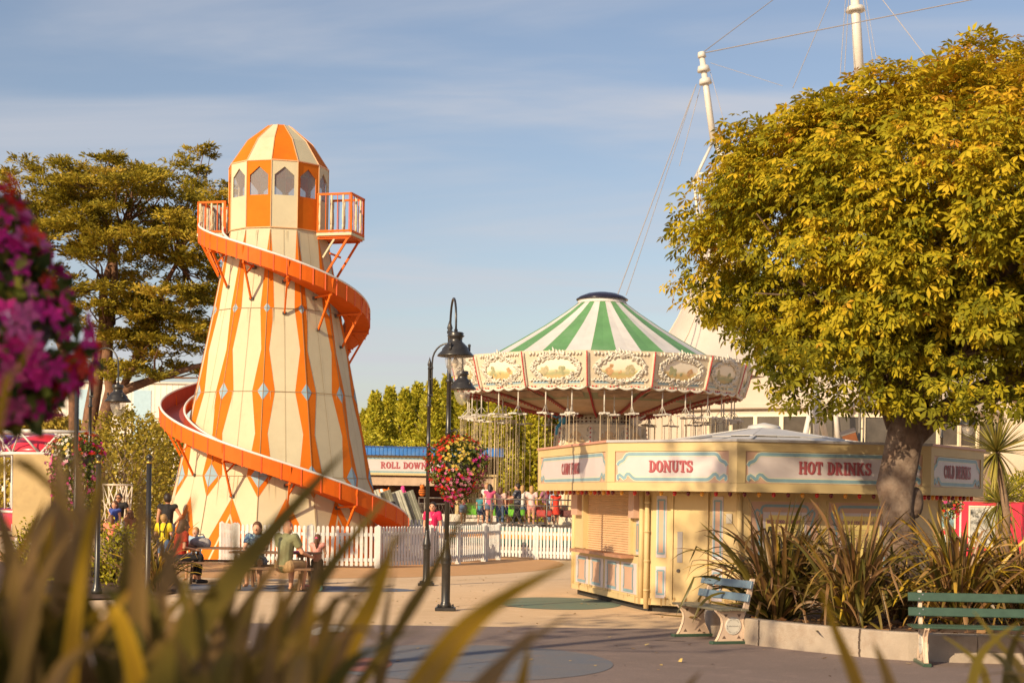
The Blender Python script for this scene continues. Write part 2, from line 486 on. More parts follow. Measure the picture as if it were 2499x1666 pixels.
for i, ad in enumerate(steps):
    a, z, ri, ro = sl(ad)
    cur = [tp(a,ri,z+.30), tp(a,ri,z), tp(a,ro,z), tp(a,ro+.02,z+OH), tp(a,ro+.03,z+OH), tp(a,ro+.03,z-.03), tp(a,ri-.02,z-.03), tp(a,ri-.02,z+.30)]
    rimo.append(tp(a,ro+.02,z+OH+.01)); rimi.append(tp(a,ri-.01,z+.31))
    if prev:
        p = prev
        def q(i0, i1): return [p[i0], cur[i0], cur[i1], p[i1]]
        floor_.add(q(1,2), [(3,2,1,0)], 0); floor_.add(q(5,6), [(3,2,1,0)], 1)
        for i0,i1,m in ((2,3,1),(3,4,0),(4,5,0)): outw.add(q(i0,i1), [(3,2,1,0)], m)
        for i0,i1,m in ((0,1,1),(6,7,0)): inw.add(q(i0,i1), [(3,2,1,0)], m)
    prev = cur
# upright ribs on the outer wall
for ad in np.arange(-96, 440, 8.5):
    a, z, ri, ro = sl(ad)
    outw.bar(tp(a,ro+.035,z-.06), tp(a,ro+.035,z+OH-.02), .02, .03, 2)
sb = floor_.build('slide', [RED_IN, ORANGE2], ht)
outw.build('outer_wall', [ORANGE2, RED_IN, mat('rib_orange', (.66,.09,.012), .4, .1)], sb)
inw.build('inner_wall', [ORANGE2, RED_IN], sb)
MB().tube(rimo, .034, 8).build('rim', RIMW, sb); MB().tube(rimi, .034, 8).build('rim', RIMW, sb)
k = -3
wa0 = math.degrees(CAM_A)
while True:
    wd = 15+30*k
    ad = wd - wa0
    k += 1
    if ad < -92: continue
    if ad > 425: break
    a, z, ri, ro = sl(ad)
    zf = z-1.05; rf = tr(max(zf,.1))*math.cos(SD/2)
    zh = z-.12; rh = tr(zh)*math.cos(SD/2)
    m_ = MB()
    top = tp(a, ro-.02, z-.05)
    if zf > .15:
        m_.bar(top, tp(a, rf+.06, zf), .045, .06, 0); m_.box((0,0,0), (.11,.08,.07), 1, Matrix.Translation(tp(a,rf+.03,zf)) @ Matrix.Rotation(a,4,'Z'))
    else:
        m_.bar(top, tp(a, rf+.35, 0), .045, .06, 0)
    m_.bar(tp(a, ro+.02, z-.09), tp(a, rh+.02, z-.12), .05, .05, 0)
    m_.bar(top+tp(a,.0,-.02), tp(a,ro+.05,z+OH-.05), .03, .05, 0)
    m_.bar(tp(a, (ro+rf)/2+.12, (z+zf)/2+.12), tp(a+.06, ro-.45, z-.1), .035, .04, 0)
    m_.box((0,0,0), (.12,.08,.09), 1, Matrix.Translation(tp(a,rh+.03,z-.14)) @ Matrix.Rotation(a,4,'Z'))
    m_.build('strut', [ORANGE2, STEELDK], sb)

# balconies
def balcony(wdeg, ro, width, zf, zt, name, side_board=False):
    a = R(wdeg); tx = Vector((math.cos(a), math.sin(a), 0)); nn = Vector((math.sin(a), -math.cos(a), 0))
    r0 = RT*math.cos(SD/2)+.02
    def bp(s, r, z): return tx*s + nn*r + Vector((0,0,z))
    f = MB(); hw_ = width/2
    M = Matrix((tx, nn, Vector((0,0,1)))).transposed().to_4x4()
    f.box((0,(r0+ro)/2,zf+.04), (width, ro-r0, .08), 0, M); f.box((0,(r0+ro)/2,zf-.02), (width-.1, ro-r0-.08, .05), 1, M)
    b = f.build(name, [CREAM, ORANGE2], ht)
    rl = MB()
    for s in (-hw_+.03, hw_-.03):
        rl.bar(bp(s,r0,zt), bp(s,ro,zt), .06, .06, 0); rl.bar(bp(s,r0,zf+.13), bp(s,ro,zf+.13), .05, .06, 0)
        for r in (r0+.03, ro-.03): rl.bar(bp(s,r,zf+.08), bp(s,r,zt), .06, .06, 0)
    rl.bar(bp(-hw_,ro-.03,zt), bp(hw_,ro-.03,zt), .06, .061, 0); rl.bar(bp(-hw_,ro-.03,zf+.13), bp(hw_,ro-.03,zf+.13), .05, .061, 0)
    rl.build('railing', [ORANGE2], b)
    bal = MB()
    n = int((ro-r0)/.16)
    spots = [(s, r0+(i+.5)*(ro-r0)/n, i) for s in (-hw_+.03, hw_-.03) for i in range(n)]
    n2 = int(width/.16)
    spots += [(-hw_+(i+.5)*width/n2, ro-.03, i) for i in range(n2)]
    for s, r, i in spots:
        p = bp(s, r, 0)
        if i % 2:
            bal.bar(p+Vector((0,0,zf+.15)), p+Vector((0,0,zt-.03)), .055, .02, 0)
        else:
            bal.lathe([(.035,zf+.15),(.035,zf+.30),(.02,zf+.33),(.03,zf+.36),(.042,zf+.55),(.03,zt-.35),(.02,zt-.28),(.035,zt-.25),(.035,zt-.03)], 6, 1, (p.x,p.y,0))
    bal.build('baluster', [ORANGE2, CREAM], b, kind='stuff')
    br = MB()
    for s in (-hw_+.12, hw_-.12):
        br.bar(bp(s,ro-.15,zf-.06), bp(s,tr(zf-1.1)+.02,zf-1.1), .05, .06, 0); br.bar(bp(s,ro-.55,zf-.06), bp(s,tr(zf-.55)+.02,zf-.62), .045, .05, 1)
        br.bar(bp(s,ro-.1,zf-.06), bp(s,r0,zf-.06), .06, .06, 0)
    br.bar(bp(-hw_+.12,ro-.7,zf-.5), bp(hw_-.12,ro-.7,zf-.5), .04, .05, 0)
    br.build('bracket', [ORANGE2, CREAM], b)
    if side_board:
        g = MB(); g.box((-hw_+.02, ro+.02, zf+.55), (.12,.55,1.1), 0, M); g.build('grey_panel', GREYBOARD, b)
balcony(75, 2.52, 1.1, 9.42, 10.62, 'balcony')
balcony(-105, 2.35, 1.1, 9.50, 10.5, 'exit_platform', True)

# ================================================================= picket fences
PICKET = mat('white_picket', (.66,.64,.61), .5, .07, 1.5, dirt=(.46,.39,.30), dsc=4.5, dlo=.53, dhi=.8)
def fence(name, label, pts, h=1.1, step=.125, w=.075, group=None, posts=True):
    """pts: plan points; one panel between each pair, a post at each point"""
    root = thing(name, label, 'fence', (pts[0][0], pts[0][1], 0), 0, group)
    o0 = Vector((pts[0][0], pts[0][1], 0))
    for i in range(len(pts)-1):
        a, b = Vector((*pts[i],0)), Vector((*pts[i+1],0)); d = b-a; L = d.length; d.normalize()
        nrm = Vector((d.y, -d.x, 0))
        if nrm.y > 0: nrm = -nrm
        mb = MB(); n = max(2, int(round(L/step)))
        M0 = Matrix((d, -nrm, Vector((0,0,1)))).transposed().to_4x4()
        for k in range(n):
            p = a + d*((k+.5)*L/n) - o0
            x = w/2; rr = [(-x,.06),(x,.06),(x,h-.05),(x*.8,h-.015),(x*.35,h),(-x*.35,h),(-x*.8,h-.015),(-x,h-.05)]
            jit = random.uniform(-.006,.006)
            M = Matrix.Translation(p + nrm*.045 + Vector((0,0,jit))) @ M0 @ Matrix.Rotation(random.gauss(0,.006), 4, 'Y')
            mb.prism(rr, .022, 0, M)
        for z in (.22, h-.22):
            mb.bar(a-o0+Vector((0,0,z))+nrm*.0, b-o0+Vector((0,0,z))+nrm*.0, .035, .085, 0)
        mb.build('fence_panel', PICKET, root)
    if posts:
        for p in pts:
            c = Vector((*p,0))-o0
            mb = MB(); mb.box((c.x,c.y,(h-.02)/2), (.12,.12,h-.02), 0); mb.lathe([(.085,h-.02),(.085,h),(.0,h+.045)], 4, 0, (c.x,c.y,0), False, PI/4)
            mb.box((c.x,c.y,.05), (.16,.16,.1), 0)
            mb.build('post', PICKET, root)
    return root
def xd(px, D):
    p = WZ(px, D); return (p.x, p.y)
FA = [xd(578,43.6), xd(758,43.0), xd(922,43.1), xd(1045,44.9)]
fence('picket_fence', 'white picket fence curving in front of the helter skelter', FA)
fence('picket_fence', 'white picket fence running back behind the two lamp posts', [xd(1052,45.1), xd(1117,46.8), xd(1180,48.9)], step=.155, w=.055)
fence('picket_gate', 'narrow white picket gate standing ajar at the end of the lamp post fence', [xd(1184,49.0), xd(1216,50.4)], step=.15, w=.055)
fence('picket_gate', 'white picket gate folded back beside the seated man', [xd(540,45.2), xd(572,43.8)], step=.17, w=.055)
fence('picket_fence', 'distant white picket fence below the swing ride with yellow band behind it', [xd(1216,52.0), xd(1308,51.2), xd(1480,50.0), xd(1640,50.0)], h=1.02)
fence('picket_fence', 'short white picket fence beyond the foot of the slide', [xd(980,54), xd(1090,54.5)], h=1.15)
# ================================================================= lettering: fat slab capitals made of strokes
def _ell(cx, cz, rx, rz, a0, a1, n=14):
    return [(cx+rx*math.cos(R(a0+(a1-a0)*i/n)), cz+rz*math.sin(R(a0+(a1-a0)*i/n))) for i in range(n+1)]
def _ringw(a0, a1, n=14, thin=.11, fat=.24):
    return [thin+(fat-thin)*abs(math.cos(R(a0+(a1-a0)*i/n)))**1.3 for i in range(n+1)]
T_, H_ = .185, .10
def _stem(x, z0=0, z1=1, w=T_): return ([(x,z0),(x,z1)], w)
def _ser(x, z, w=.36): return ([(x-w/2,z),(x+w/2,z)], H_)
GL = {
 'D': (.80, [_stem(.2), _ser(.18,.06), _ser(.18,.94), (_ell(.34,.5,.33,.44,-90,90), _ringw(-90,90))]),
 'O': (.82, [(_ell(.41,.5,.30,.44,0,360,26), _ringw(0,360,26))]),
 'C': (.78, [(_ell(.42,.5,.31,.44,48,312,20), _ringw(48,312,20)), ([(.63,.66),(.63,.98)],.12), ([(.63,.02),(.63,.30)],.10)]),
 'N': (.92, [_stem(.17,w=.13), _stem(.75,w=.13), ([(.16,.94),(.76,.06)],.24), _ser(.15,.06,.34), _ser(.15,.94,.34), _ser(.75,.94,.34)]),
 'U': (.86, [_stem(.19,.35,1), _stem(.66,.35,1,.13), (_ell(.425,.36,.235,.30,180,360,12), _ringw(180,360,12,.13,.19)), _ser(.19,.94), _ser(.66,.94,.3)]),
 'T': (.78, [_stem(.39), ([(.03,.93),(.75,.93)],.14), _ser(.39,.06,.4), ([(.07,.98),(.07,.68)],.1), ([(.71,.98),(.71,.68)],.1)]),
 'S': (.72, [([(.60,.70),(.55,.87),(.40,.94),(.22,.90),(.13,.76),(.19,.62),(.36,.53),(.53,.44),(.60,.28),(.52,.12),(.35,.06),(.18,.12),(.10,.30)], [.10,.12,.13,.16,.22,.24,.22,.24,.22,.16,.13,.12,.10]), ([(.61,.64),(.61,.97)],.09), ([(.09,.03),(.09,.36)],.09)]),
 'H': (.92, [_stem(.2), _stem(.72), ([(.2,.5),(.72,.5)],.13), _ser(.2,.06), _ser(.2,.94), _ser(.72,.06), _ser(.72,.94)]),
 'R': (.86, [_stem(.2), _ser(.19,.06), _ser(.18,.94), (_ell(.34,.73,.27,.21,-90,90), _ringw(-90,90,14,.12,.2)), ([(.42,.50),(.66,.06)],.2), _ser(.72,.06,.24)]),
 'I': (.42, [_stem(.21), _ser(.21,.06), _ser(.21,.94)]),
 'K': (.90, [_stem(.2), _ser(.2,.06), _ser(.2,.94), ([(.30,.42),(.66,.94)],.12), ([(.40,.54),(.70,.06)],.21), _ser(.70,.94,.28), _ser(.74,.06,.28)]),
 'A': (.90, [([(.16,.06),(.44,.97)],.12), ([(.44,.97),(.70,.06)],.22), ([(.28,.34),(.62,.34)],.11), _ser(.16,.06,.28), _ser(.72,.06,.32)]),
 'Y': (.86, [([(.15,.94),(.42,.46)],.2), ([(.70,.94),(.44,.46)],.12), _stem(.43,0,.5), _ser(.43,.06), _ser(.15,.94,.3), _ser(.70,.94,.28)]),
 'F': (.72, [_stem(.2), _ser(.2,.06), ([(.05,.93),(.66,.93)],.14), ([(.2,.52),(.50,.52)],.12), ([(.62,.98),(.62,.70)],.09), ([(.5,.64),(.5,.40)],.08)]),
 'L': (.72, [_stem(.2), _ser(.2,.94), ([(.04,.07),(.66,.07)],.14), ([(.62,.02),(.62,.34)],.1)]),
 'W': (1.20, [([(.16,.94),(.38,.04)],.22), ([(.38,.04),(.60,.94)],.11), ([(.58,.94),(.80,.04)],.22), ([(.80,.04),(1.04,.94)],.11), _ser(.15,.94,.3), _ser(.58,.94,.3), _ser(1.04,.94,.26)]),
 '&': (.86, [([(.72,.06),(.26,.72),(.30,.90),(.44,.93),(.52,.80),(.44,.64),(.20,.42),(.14,.24),(.26,.08),(.46,.08),(.62,.28),(.68,.48)], .13)]),
 ' ': (.40, []),
}
def word(mb, txt, cx, cz, h, M, y=0.0, m=0, sx=1.0, shadow=None, inline=None, gap=.05):
    """centred slab lettering of cap height h in the xz plane of M; the front is -y"""
    wd = sum(GL[c][0]+gap for c in txt)*h*sx
    for dx, dz, yy, mm, kw in ([(.055*h,-.05*h,y,shadow,1)] if shadow is not None else []) + [(0,0,y-.003,m,1)] + ([(0,0,y-.006,inline,.34)] if inline is not None else []):
        x = cx-wd/2; j = 0
        for c in txt:
            w0, st = GL[c]
            for pts, w in st:
                j += 1
                P = [(x+p[0]*h*sx+dx, cz-h/2+p[1]*h+dz) for p in pts]
                k = h*kw*(.72 if 'FLOSS' in txt else (.8 if 'COLD D' in txt else 1))
                if kw < 1 and (not isinstance(w, list) and w < .19): continue
                Wd = [q*k*(sx*.5+.5) for q in w] if isinstance(w, list) else w*k*(sx*.5+.5)
                if kw < 1 and not isinstance(w, list):
                    P = [(P[0][0]*.84+P[-1][0]*.16, P[0][1]*.84+P[-1][1]*.16), (P[0][0]*.16+P[-1][0]*.84, P[0][1]*.16+P[-1][1]*.84)]
                mb.ribbon(P, Wd, yy-.0002*j, mm, M)
            x += (w0+gap)*h*sx

# ================================================================= kiosk
KY = mat('kiosk_yellow', (.585,.445,.225), .55, .06, 1.0, spec=.25, dirt=(.52,.34,.14), dsc=1.2, dlo=.55, dhi=.9)
PEACH = mat('kiosk_peach', (.54,.34,.24), .5, .05)
LILAC = mat('sign_white', (.58,.51,.51), .45, .04, 1.5)
KBLUE = mat('kiosk_blue', (.21,.34,.40), .5, .08)
KBLUEL = mat('kiosk_blue_edge', (.66,.62,.42), .5, .05)
DKRED = mat('letter_red', (.32,.035,.05), .5, .05)
LTRED = mat('letter_inline', (.72,.48,.46), .5, 0)
GREYEDGE = mat('roof_edge_grey', (.42,.40,.40), .5, .1)
SHUT = mat('shutter_wood', (.62,.40,.22), .5, .08, 2)
LEDGE = mat('ledge_brown', (.40,.20,.12), .5, .15)
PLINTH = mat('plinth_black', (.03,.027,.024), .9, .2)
ROOFW = mat('roof_sheet', (.52,.50,.49), .45, .08, 1.5, dirt=(.40,.37,.34))
BULBR = mat('bulb_red', (.55,.012,.015), .12, 0, coat=.5); BULBY = mat('bulb_amber', (.75,.33,.03), .12, 0, coat=.5); BULBD = mat('bulb_dark', (.16,.01,.02), .12, 0, coat=.5)
PAPER = mat('menu_paper', (.78,.62,.22), .6, .03)
PURP = mat('menu_ink', (.30,.07,.20), .6, 0)
STEEL = mat('brushed_steel', (.45,.42,.40), .35, .1, metal=.8)

KC = Vector((4.6, 31.2, 0))
kiosk = thing('snack_kiosk', 'eight sided cream and yellow snack kiosk with donuts and hot drinks signs', 'kiosk', KC)
oct_ = [(.52,33.0),(1.61,27.8),(3.60,26.3),(6.92,27.1),(8.45,29.4),(7.35,34.3),(5.0,36.6),(2.2,36.2)]
OC = [Vector((x,y,0))-KC for x,y in oct_]
def inset(P, d):
    n = len(P); out = []
    for i in range(n):
        a, b, c = P[i-1], P[i], P[(i+1) % n]
        e0, e1 = (b-a).normalized(), (c-b).normalized()
        n0, n1 = Vector((-e0.y, e0.x, 0)), Vector((-e1.y, e1.x, 0))
        out.append(b + (n0+n1)*d/(1+n0.dot(n1)))
    return out
def edgeM(a, b):
    """x along the edge seen from outside (left to right), y into the building, z up; origin at a"""
    d = (b-a).normalized(); inn = Vector((-d.y, d.x, 0))
    M = Matrix((d, inn, Vector((0,0,1)))).transposed().to_4x4(); M.translation = a
    return M, (b-a).length
FZ0, FZ1 = 2.06, 2.87
WALL = inset(OC, .70)
# fascia core and roof deck
mb = MB()
core = inset(OC, .06)
n = 8
mb.add([p+Vector((0,0,FZ0+.03)) for p in core]+[p+Vector((0,0,FZ1-.02)) for p in core], [list(range(8))[::-1], list(range(8,16))]+[[i,(i+1)%8,(i+1)%8+8,i+8] for i in range(8)], 0)
mb.build('canopy_deck', [KY], kiosk)
TOPS = [(.026,.54),(.05,.64),(.10,.70),(.115,.74),(.128,.82),(.15,.885),(.18,.91)]
BOTS = [(.052,.085),(.034,.13),(.036,.20),(.058,.245),(.09,.185),(.118,.12),(.135,.15),(.142,.23),(.163,.275),(.19,.26),(.225,.17),(.255,.115),(.285,.10)]
def scroll_panel(M, x0, x1, z0, z1, parent, txt, h, sx, name='sign_panel'):
    w, hh = x1-x0, z1-z0
    mb = MB()
    mb.box(((x0+x1)/2, .03, (z0+z1)/2), (w, .02, hh), 0, M)
    asp = min(1.0, 2.9*hh/w) if w > 2.9*hh else 1.0
    def nx(p):
        t = p[0]
        return t*asp if True else t
    tl = [(x0+nx(p)*w, z0+p[1]*hh) for p in TOPS]; trr = [(x1-nx(p)*w, z0+p[1]*hh) for p in TOPS][::-1]
    bl = [(x0+nx(p)*w, z0+p[1]*hh) for p in BOTS]; br = [(x1-nx(p)*w, z0+p[1]*hh) for p in BOTS][::-1]
    top = tl+trr; bot = bl+br
    body = [p for p in top] + [p for p in br[:-2]][::-1][:0]
    outline = top + [q for q in br[::-1][2:]][::-1][:0]
    # white field between the two scrolls
    lower = bl[2:]+br[:-2]
    poly = lower + top[::-1]
    mb.add([(p[0], .016, p[1]) for p in poly], [list(range(len(poly)))], 1, False, M)
    mb.ribbon(top, .068*hh/.6+.02, .0135, 3, M); mb.ribbon(bot, .068*hh/.6+.02, .0135, 3, M)
    mb.ribbon(top, .062*hh/.6, .011, 2, M); mb.ribbon(bot, .062*hh/.6, .011, 2, M)
    o = mb.build(name, [PEACH, LILAC, KBLUE, KBLUEL], parent)
    if txt:
        tb = MB()
        word(tb, txt, (x0+x1)/2, (z0+z1)/2+.01, h, M, .010, 0, sx, 1)
        tb.build('lettering', [mat('letter_mid', (.37,.085,.095), .6, 0), DKRED, LTRED], o)
    return o
words_ = {0: ('CANDY FLOSS', .21, .74), 1: ('DONUTS', .195, .84), 2: ('HOT DRINKS', .205, .78), 3: ('COLD DRINKS', .22, .72)}
for i in range(8):
    a, b = OC[i], OC[(i+1) % 8]
    M, L = edgeM(a, b)
    fr = MB()
    fr.box((L/2,.03,FZ1-.075), (L-.002,.06,.15), 0, M); fr.box((L/2,.03,FZ0+.07), (L-.002,.06,.14), 0, M)
    fr.box((.075,.031,(FZ0+FZ1)/2+.0), (.15,.06,FZ1-FZ0-.29), 0, M); fr.box((L-.075,.031,(FZ0+FZ1)/2), (.15,.06,FZ1-FZ0-.29), 0, M)
    fr.box((L/2,.02,FZ1+.02), (L+.02,.10,.04), 1 if i in (1,2) else 2, M)
    fo = fr.build('fascia_board', [KY, GREYEDGE, mat('edge_pink', (.55,.27,.19), .5, .1)], kiosk)
    t = words_.get(i)
    scroll_panel(M, .152, L-.152, FZ0+.142, FZ1-.152, fo, t and t[0], t and t[1], t and t[2])
# roof: low faceted cone of loose grey sheets
ap_ = WZ(1878, 31.2); AP = Vector((4.75, 31.0, 3.30))-KC
RB = inset(OC, .9)
mb = MB()
for i in range(8):
    p, q = RB[i]+Vector((0,0,FZ1-.05)), RB[(i+1)%8]+Vector((0,0,FZ1-.05))
    nsh = max(2, int((q-p).length/.75))
    for k in range(nsh):
        f0, f1 = k/nsh, (k+1)/nsh
        a0, a1 = p.lerp(q, f0), p.lerp(q, f1)
        for t0, t1 in ((0,.5),(.49,.97)):
            up = Vector((0,0,random.uniform(.0,.025)+(.02 if t0 else .0)))
            g = .012
            c = [a0.lerp(AP,t0), a1.lerp(AP,t0), a1.lerp(AP,t1), a0.lerp(AP,t1)]
            c[1] = c[1].lerp(c[0], g*2); c[2] = c[2].lerp(c[3], g*2)
            c[1] += Vector((0,0,random.choice([0,0,.05]))) if t0 == 0 else Vector((0,0,0))
            mb.add([x+up for x in c]+[x+up-Vector((0,0,.012)) for x in c], [(0,1,2,3),(7,6,5,4),(0,4,5,1),(1,5,6,2),(2,6,7,3),(3,7,4,0)], 0)
for i in range(8):
    mb.bar((RB[i]+Vector((0,0,FZ1-.01))), AP.lerp(RB[i], .02)+Vector((0,0,.05)), .09, .02, 0)
mb.lathe([(.34,-.04),(.30,.04),(.02,.10)], 8, 0, AP)
mb.build('roof', [ROOFW], kiosk)
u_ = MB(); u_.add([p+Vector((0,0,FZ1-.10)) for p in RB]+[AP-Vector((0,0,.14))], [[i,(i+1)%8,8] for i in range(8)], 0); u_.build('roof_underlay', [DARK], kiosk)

# walls
walls = MB()
for i in range(8):
    a, b = WALL[i], WALL[(i+1) % 8]
    M, L = edgeM(a, b)
    if i != 0:
        walls.box((L/2,.05,1.09), (L-.001,.10,1.94), 0, M)
    walls.box((L/2,-.012,.17), (L+.02,.06,.10), 0, M)
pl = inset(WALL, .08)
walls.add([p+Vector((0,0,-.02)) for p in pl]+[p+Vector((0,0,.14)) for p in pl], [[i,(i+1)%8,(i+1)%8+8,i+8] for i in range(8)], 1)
for i in range(8):
    walls.lathe([(.05,.12),(.05,2.06)], 8, 0, WALL[i], True)
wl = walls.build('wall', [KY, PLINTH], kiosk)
def deco(M, x0, x1, z0, z1, parent, name='painted_panel', slim=False, y=-.012):
    """pilaster panel: lilac board, peach middle, blue moulded outline"""
    w, h = x1-x0, z1-z0; mb = MB()
    mb.box(((x0+x1)/2, y+.008, (z0+z1)/2), (w, .016, h), 0, M)
    ix, iz = (.22*w, .09*min(h,.9)) if not slim else (.2*w, .07)
    c = .12*min(w, h)
    X0, X1, A, B = x0+ix, x1-ix, z0+iz, z1-iz
    pts = [(X0,A+c),(X0-c*.5,A+c),(X0-c*.5,A),(X1+c*.5,A),(X1+c*.5,A+c),(X1,A+c),(X1,B-c),(X1+c*.5,B-c),(X1+c*.3,B),(X0-c*.3,B),(X0-c*.5,B-c),(X0,B-c)]
    mb.add([(p[0], y-.004, p[1]) for p in pts], [list(range(len(pts)))], 1, False, M)
    mb.ribbon(pts+[pts[0]], min(.07*w, .05) if not slim else .03, y-.008, 2, M)
    return mb.build(name, [LILAC, PEACH, KBLUE], parent)
# --- hatch face (edge 0)
M, L = edgeM(WALL[0], WALL[1])
hb = MB()
hx0, hx1 = .95, L-.62
hb.box((L/2,.05,.52), (L-.001,.10,.80), 0, M); hb.box((hx0/2,.05,1.5), (hx0-.001,.10,1.12), 0, M); hb.box(((L+hx1)/2,.05,1.5), (L-hx1-.001,.10,1.12), 0, M)
hb.box((hx0-.06,-.03,1.5), (.12,.06,1.1), 0, M); hb.box((hx1+.06,-.03,1.5), (.12,.06,1.1), 0, M)
hb.box((hx0-.5,-.06,1.82), (.5,.12,.46), 1, M); hb.box((hx1+.34,-.06,1.82), (.34,.12,.46), 1, M)
hb.build('hatch_wall', [KY, PEACH], kiosk)
sh = MB()
ns = 26
for k in range(ns):
    z = .93+k*1.13/ns
    sh.add([(hx0,.05,z),(hx1,.05,z),(hx1,.03,z+.012),(hx0,.03,z+.012),(hx1,.05,z+1.13/ns),(hx0,.05,z+1.13/ns)], [(0,1,2,3),(3,2,4,5)], 0, False, M)
sh.build('roller_shutter', [SHUT], kiosk)
lg = MB(); lg.box(((hx0+hx1)/2-.1,-.10,.91), (hx1-hx0+.5,.28,.055), 0, M); lg.build('serving_ledge', [LEDGE], kiosk)
for k in range(4):
    x0 = .16+k*(L-.35)/4
    deco(M, x0+.07, x0+(L-.35)/4-.07, .26, .80, kiosk)
deco(M, L-.30, L-.1, .96, 1.55, kiosk, slim=True)
# --- door face (edge 1)
M, L = edgeM(WALL[1], WALL[2])
dp = MB(); dp.tube([M@Vector((.14,-.05,.05)), M@Vector((.14,-.05,2.0))], .045, 10, 0)
for z in (.35,.85,1.35,1.85): dp.tube([M@Vector((.14,-.05,z)), M@Vector((.14,-.05,z+.03))], .055, 10, 0)
dp.build('drain_pipe', [KY], kiosk)
deco(M, .30, .50, .93, 1.98, kiosk, slim=True); deco(M, .30, .50, .24, .78, kiosk, slim=True)
dr = MB()
dx0, dx1 = .66, L-.62
dr.box(((dx0+dx1)/2,-.014,1.09), (dx1-dx0,.028,1.86), 0, M)
for x in (dx0-.03, dx1+.03): dr.box((x,-.025,1.1), (.05,.05,1.9), 0, M)
do = dr.build('door', [KY], kiosk)
dh = MB(); dh.box((dx0+.13,-.034,1.12), (.10,.012,.52), 0, M); dh.tube([M@Vector((dx0+.11,-.03,.72)), M@Vector((dx0+.11,-.06,.72))], .03, 10, 1); dh.build('handle', [STEEL, STEELDK], do)
deco(M, L-.50, L-.30, .93, 1.98, kiosk, slim=True); deco(M, L-.50, L-.30, .24, .78, kiosk, slim=True)
# --- menu face (edge 2)
M, L = edgeM(WALL[2], WALL[3])
def text_mesh(txt, size, M, x, z, y, mb_mat, parent, name='lettering', align='LEFT'):
    cu = bpy.data.curves.new(name, 'FONT'); cu.body = txt; cu.size = size; cu.align_x = align
    t = bpy.data.objects.new(name, cu); col.objects.link(t)
    dg = bpy.context.evaluated_depsgraph_get()
    me = bpy.data.meshes.new_from_object(t.evaluated_get(dg))
    bpy.data.objects.remove(t); bpy.data.curves.remove(cu)
    me.transform(M @ Matrix.Translation((x, y, z)) @ Matrix.Rotation(R(90), 4, 'X'))
    me.materials.clear(); me.materials.append(mb_mat)
    o = bpy.data.objects.new(name, me); col.objects.link(o); o.parent = parent
    return o
def menu(x0, x1, head, lines, prices):
    z0, z1 = .42, 1.93; w = x1-x0
    mb = MB()
    mb.box(((x0+x1)/2,-.004,(z0+z1)/2), (w,.008,z1-z0), 0, M)
    for s in (-1,1): mb.box(((x0+x1)/2+s*(w/2-.01),-.012,(z0+z1)/2), (.02,.024,z1-z0), 4, M)
    mb.box(((x0+x1)/2,-.012,z1-.01), (w-.045,.024,.02), 4, M)
    bx0, bx1, bz1 = x0+.19*w, x1-.19*w, z1-.19
    mb.box(((bx0+bx1)/2,-.014,(z0+bz1)/2+.05), (bx1-bx0,.012,bz1-z0-.1), 1, M)
    c = .05
    pts = [(bx0+.04,z0+.14),(bx1-.04,z0+.14),(bx1-.04,bz1-.05-c),(bx1-.04-c,bz1-.05-c),(bx1-.04-c,bz1-.05),(bx0+.04+c,bz1-.05),(bx0+.04+c,bz1-.05-c),(bx0+.04,bz1-.05-c)]
    mb.add([(p[0],-.024,p[1]) for p in pts], [list(range(8))], 2, False, M)
    sc = [(bx0-.06,z0+.05),(bx0-.06,z1-.52),(bx0-.09,z1-.40),(bx0-.13,z1-.28),(bx0-.15,z1-.20),(bx0-.11,z1-.15),(bx0-.05,z1-.19),(bx0-.06,z1-.25)]
    sc2 = [(bx0-.02,z1-.22),(bx0-.04,z1-.16),(bx0-.01,z1-.10),(bx0+.04,z1-.085)]
    for f in (lambda p: p, lambda p: (x0+x1-p[0], p[1])):
        mb.ribbon([f(p) for p in sc], .035, -.010, 3, M); mb.ribbon([f(p) for p in sc2], .04, -.0105, 3, M)
    mb.ribbon([(bx0+.03,z1-.085),(bx1-.03,z1-.085)], .045, -.0115, 3, M)
    o = mb.build('menu_board', [PEACH, LILAC, PAPER, KBLUE, KY], kiosk)
    tb = MB(); word(tb, head, (bx0+bx1)/2, bz1-.16, .062, M, -.026, 0, .80); 
    for k in range(len(lines)): tb.box(((bx0+bx1)/2,-.0255,bz1-.285-k*.085), (bx1-bx0-.16,.002,.004), 0, M)
    tb.build('heading', [PURP], o)
    for k, t in enumerate(lines):
        text_mesh(t, .05, M, bx0+.08, bz1-.275-k*.085, -.028, PURP, o)
        if prices[k]: text_mesh(prices[k], .05, M, bx1-.07, bz1-.275-k*.085, -.028, PURP, o, align='RIGHT')
menu(.18, 1.42, 'HOT FOOD & DRINKS', ['KIDS HOT DOG', 'HOT DOG'], ['', ''])
menu(1.56, 2.78, 'COLD DRINKS & CANDY', ['FROZEN', 'GLITTER', 'POPCORN', 'POPCORN'], ['', '£3.50', '£3.50', '£3.50'])
M, L = edgeM(WALL[3], WALL[4])
deco(M, .12, .34, .24, 1.95, kiosk, slim=True)
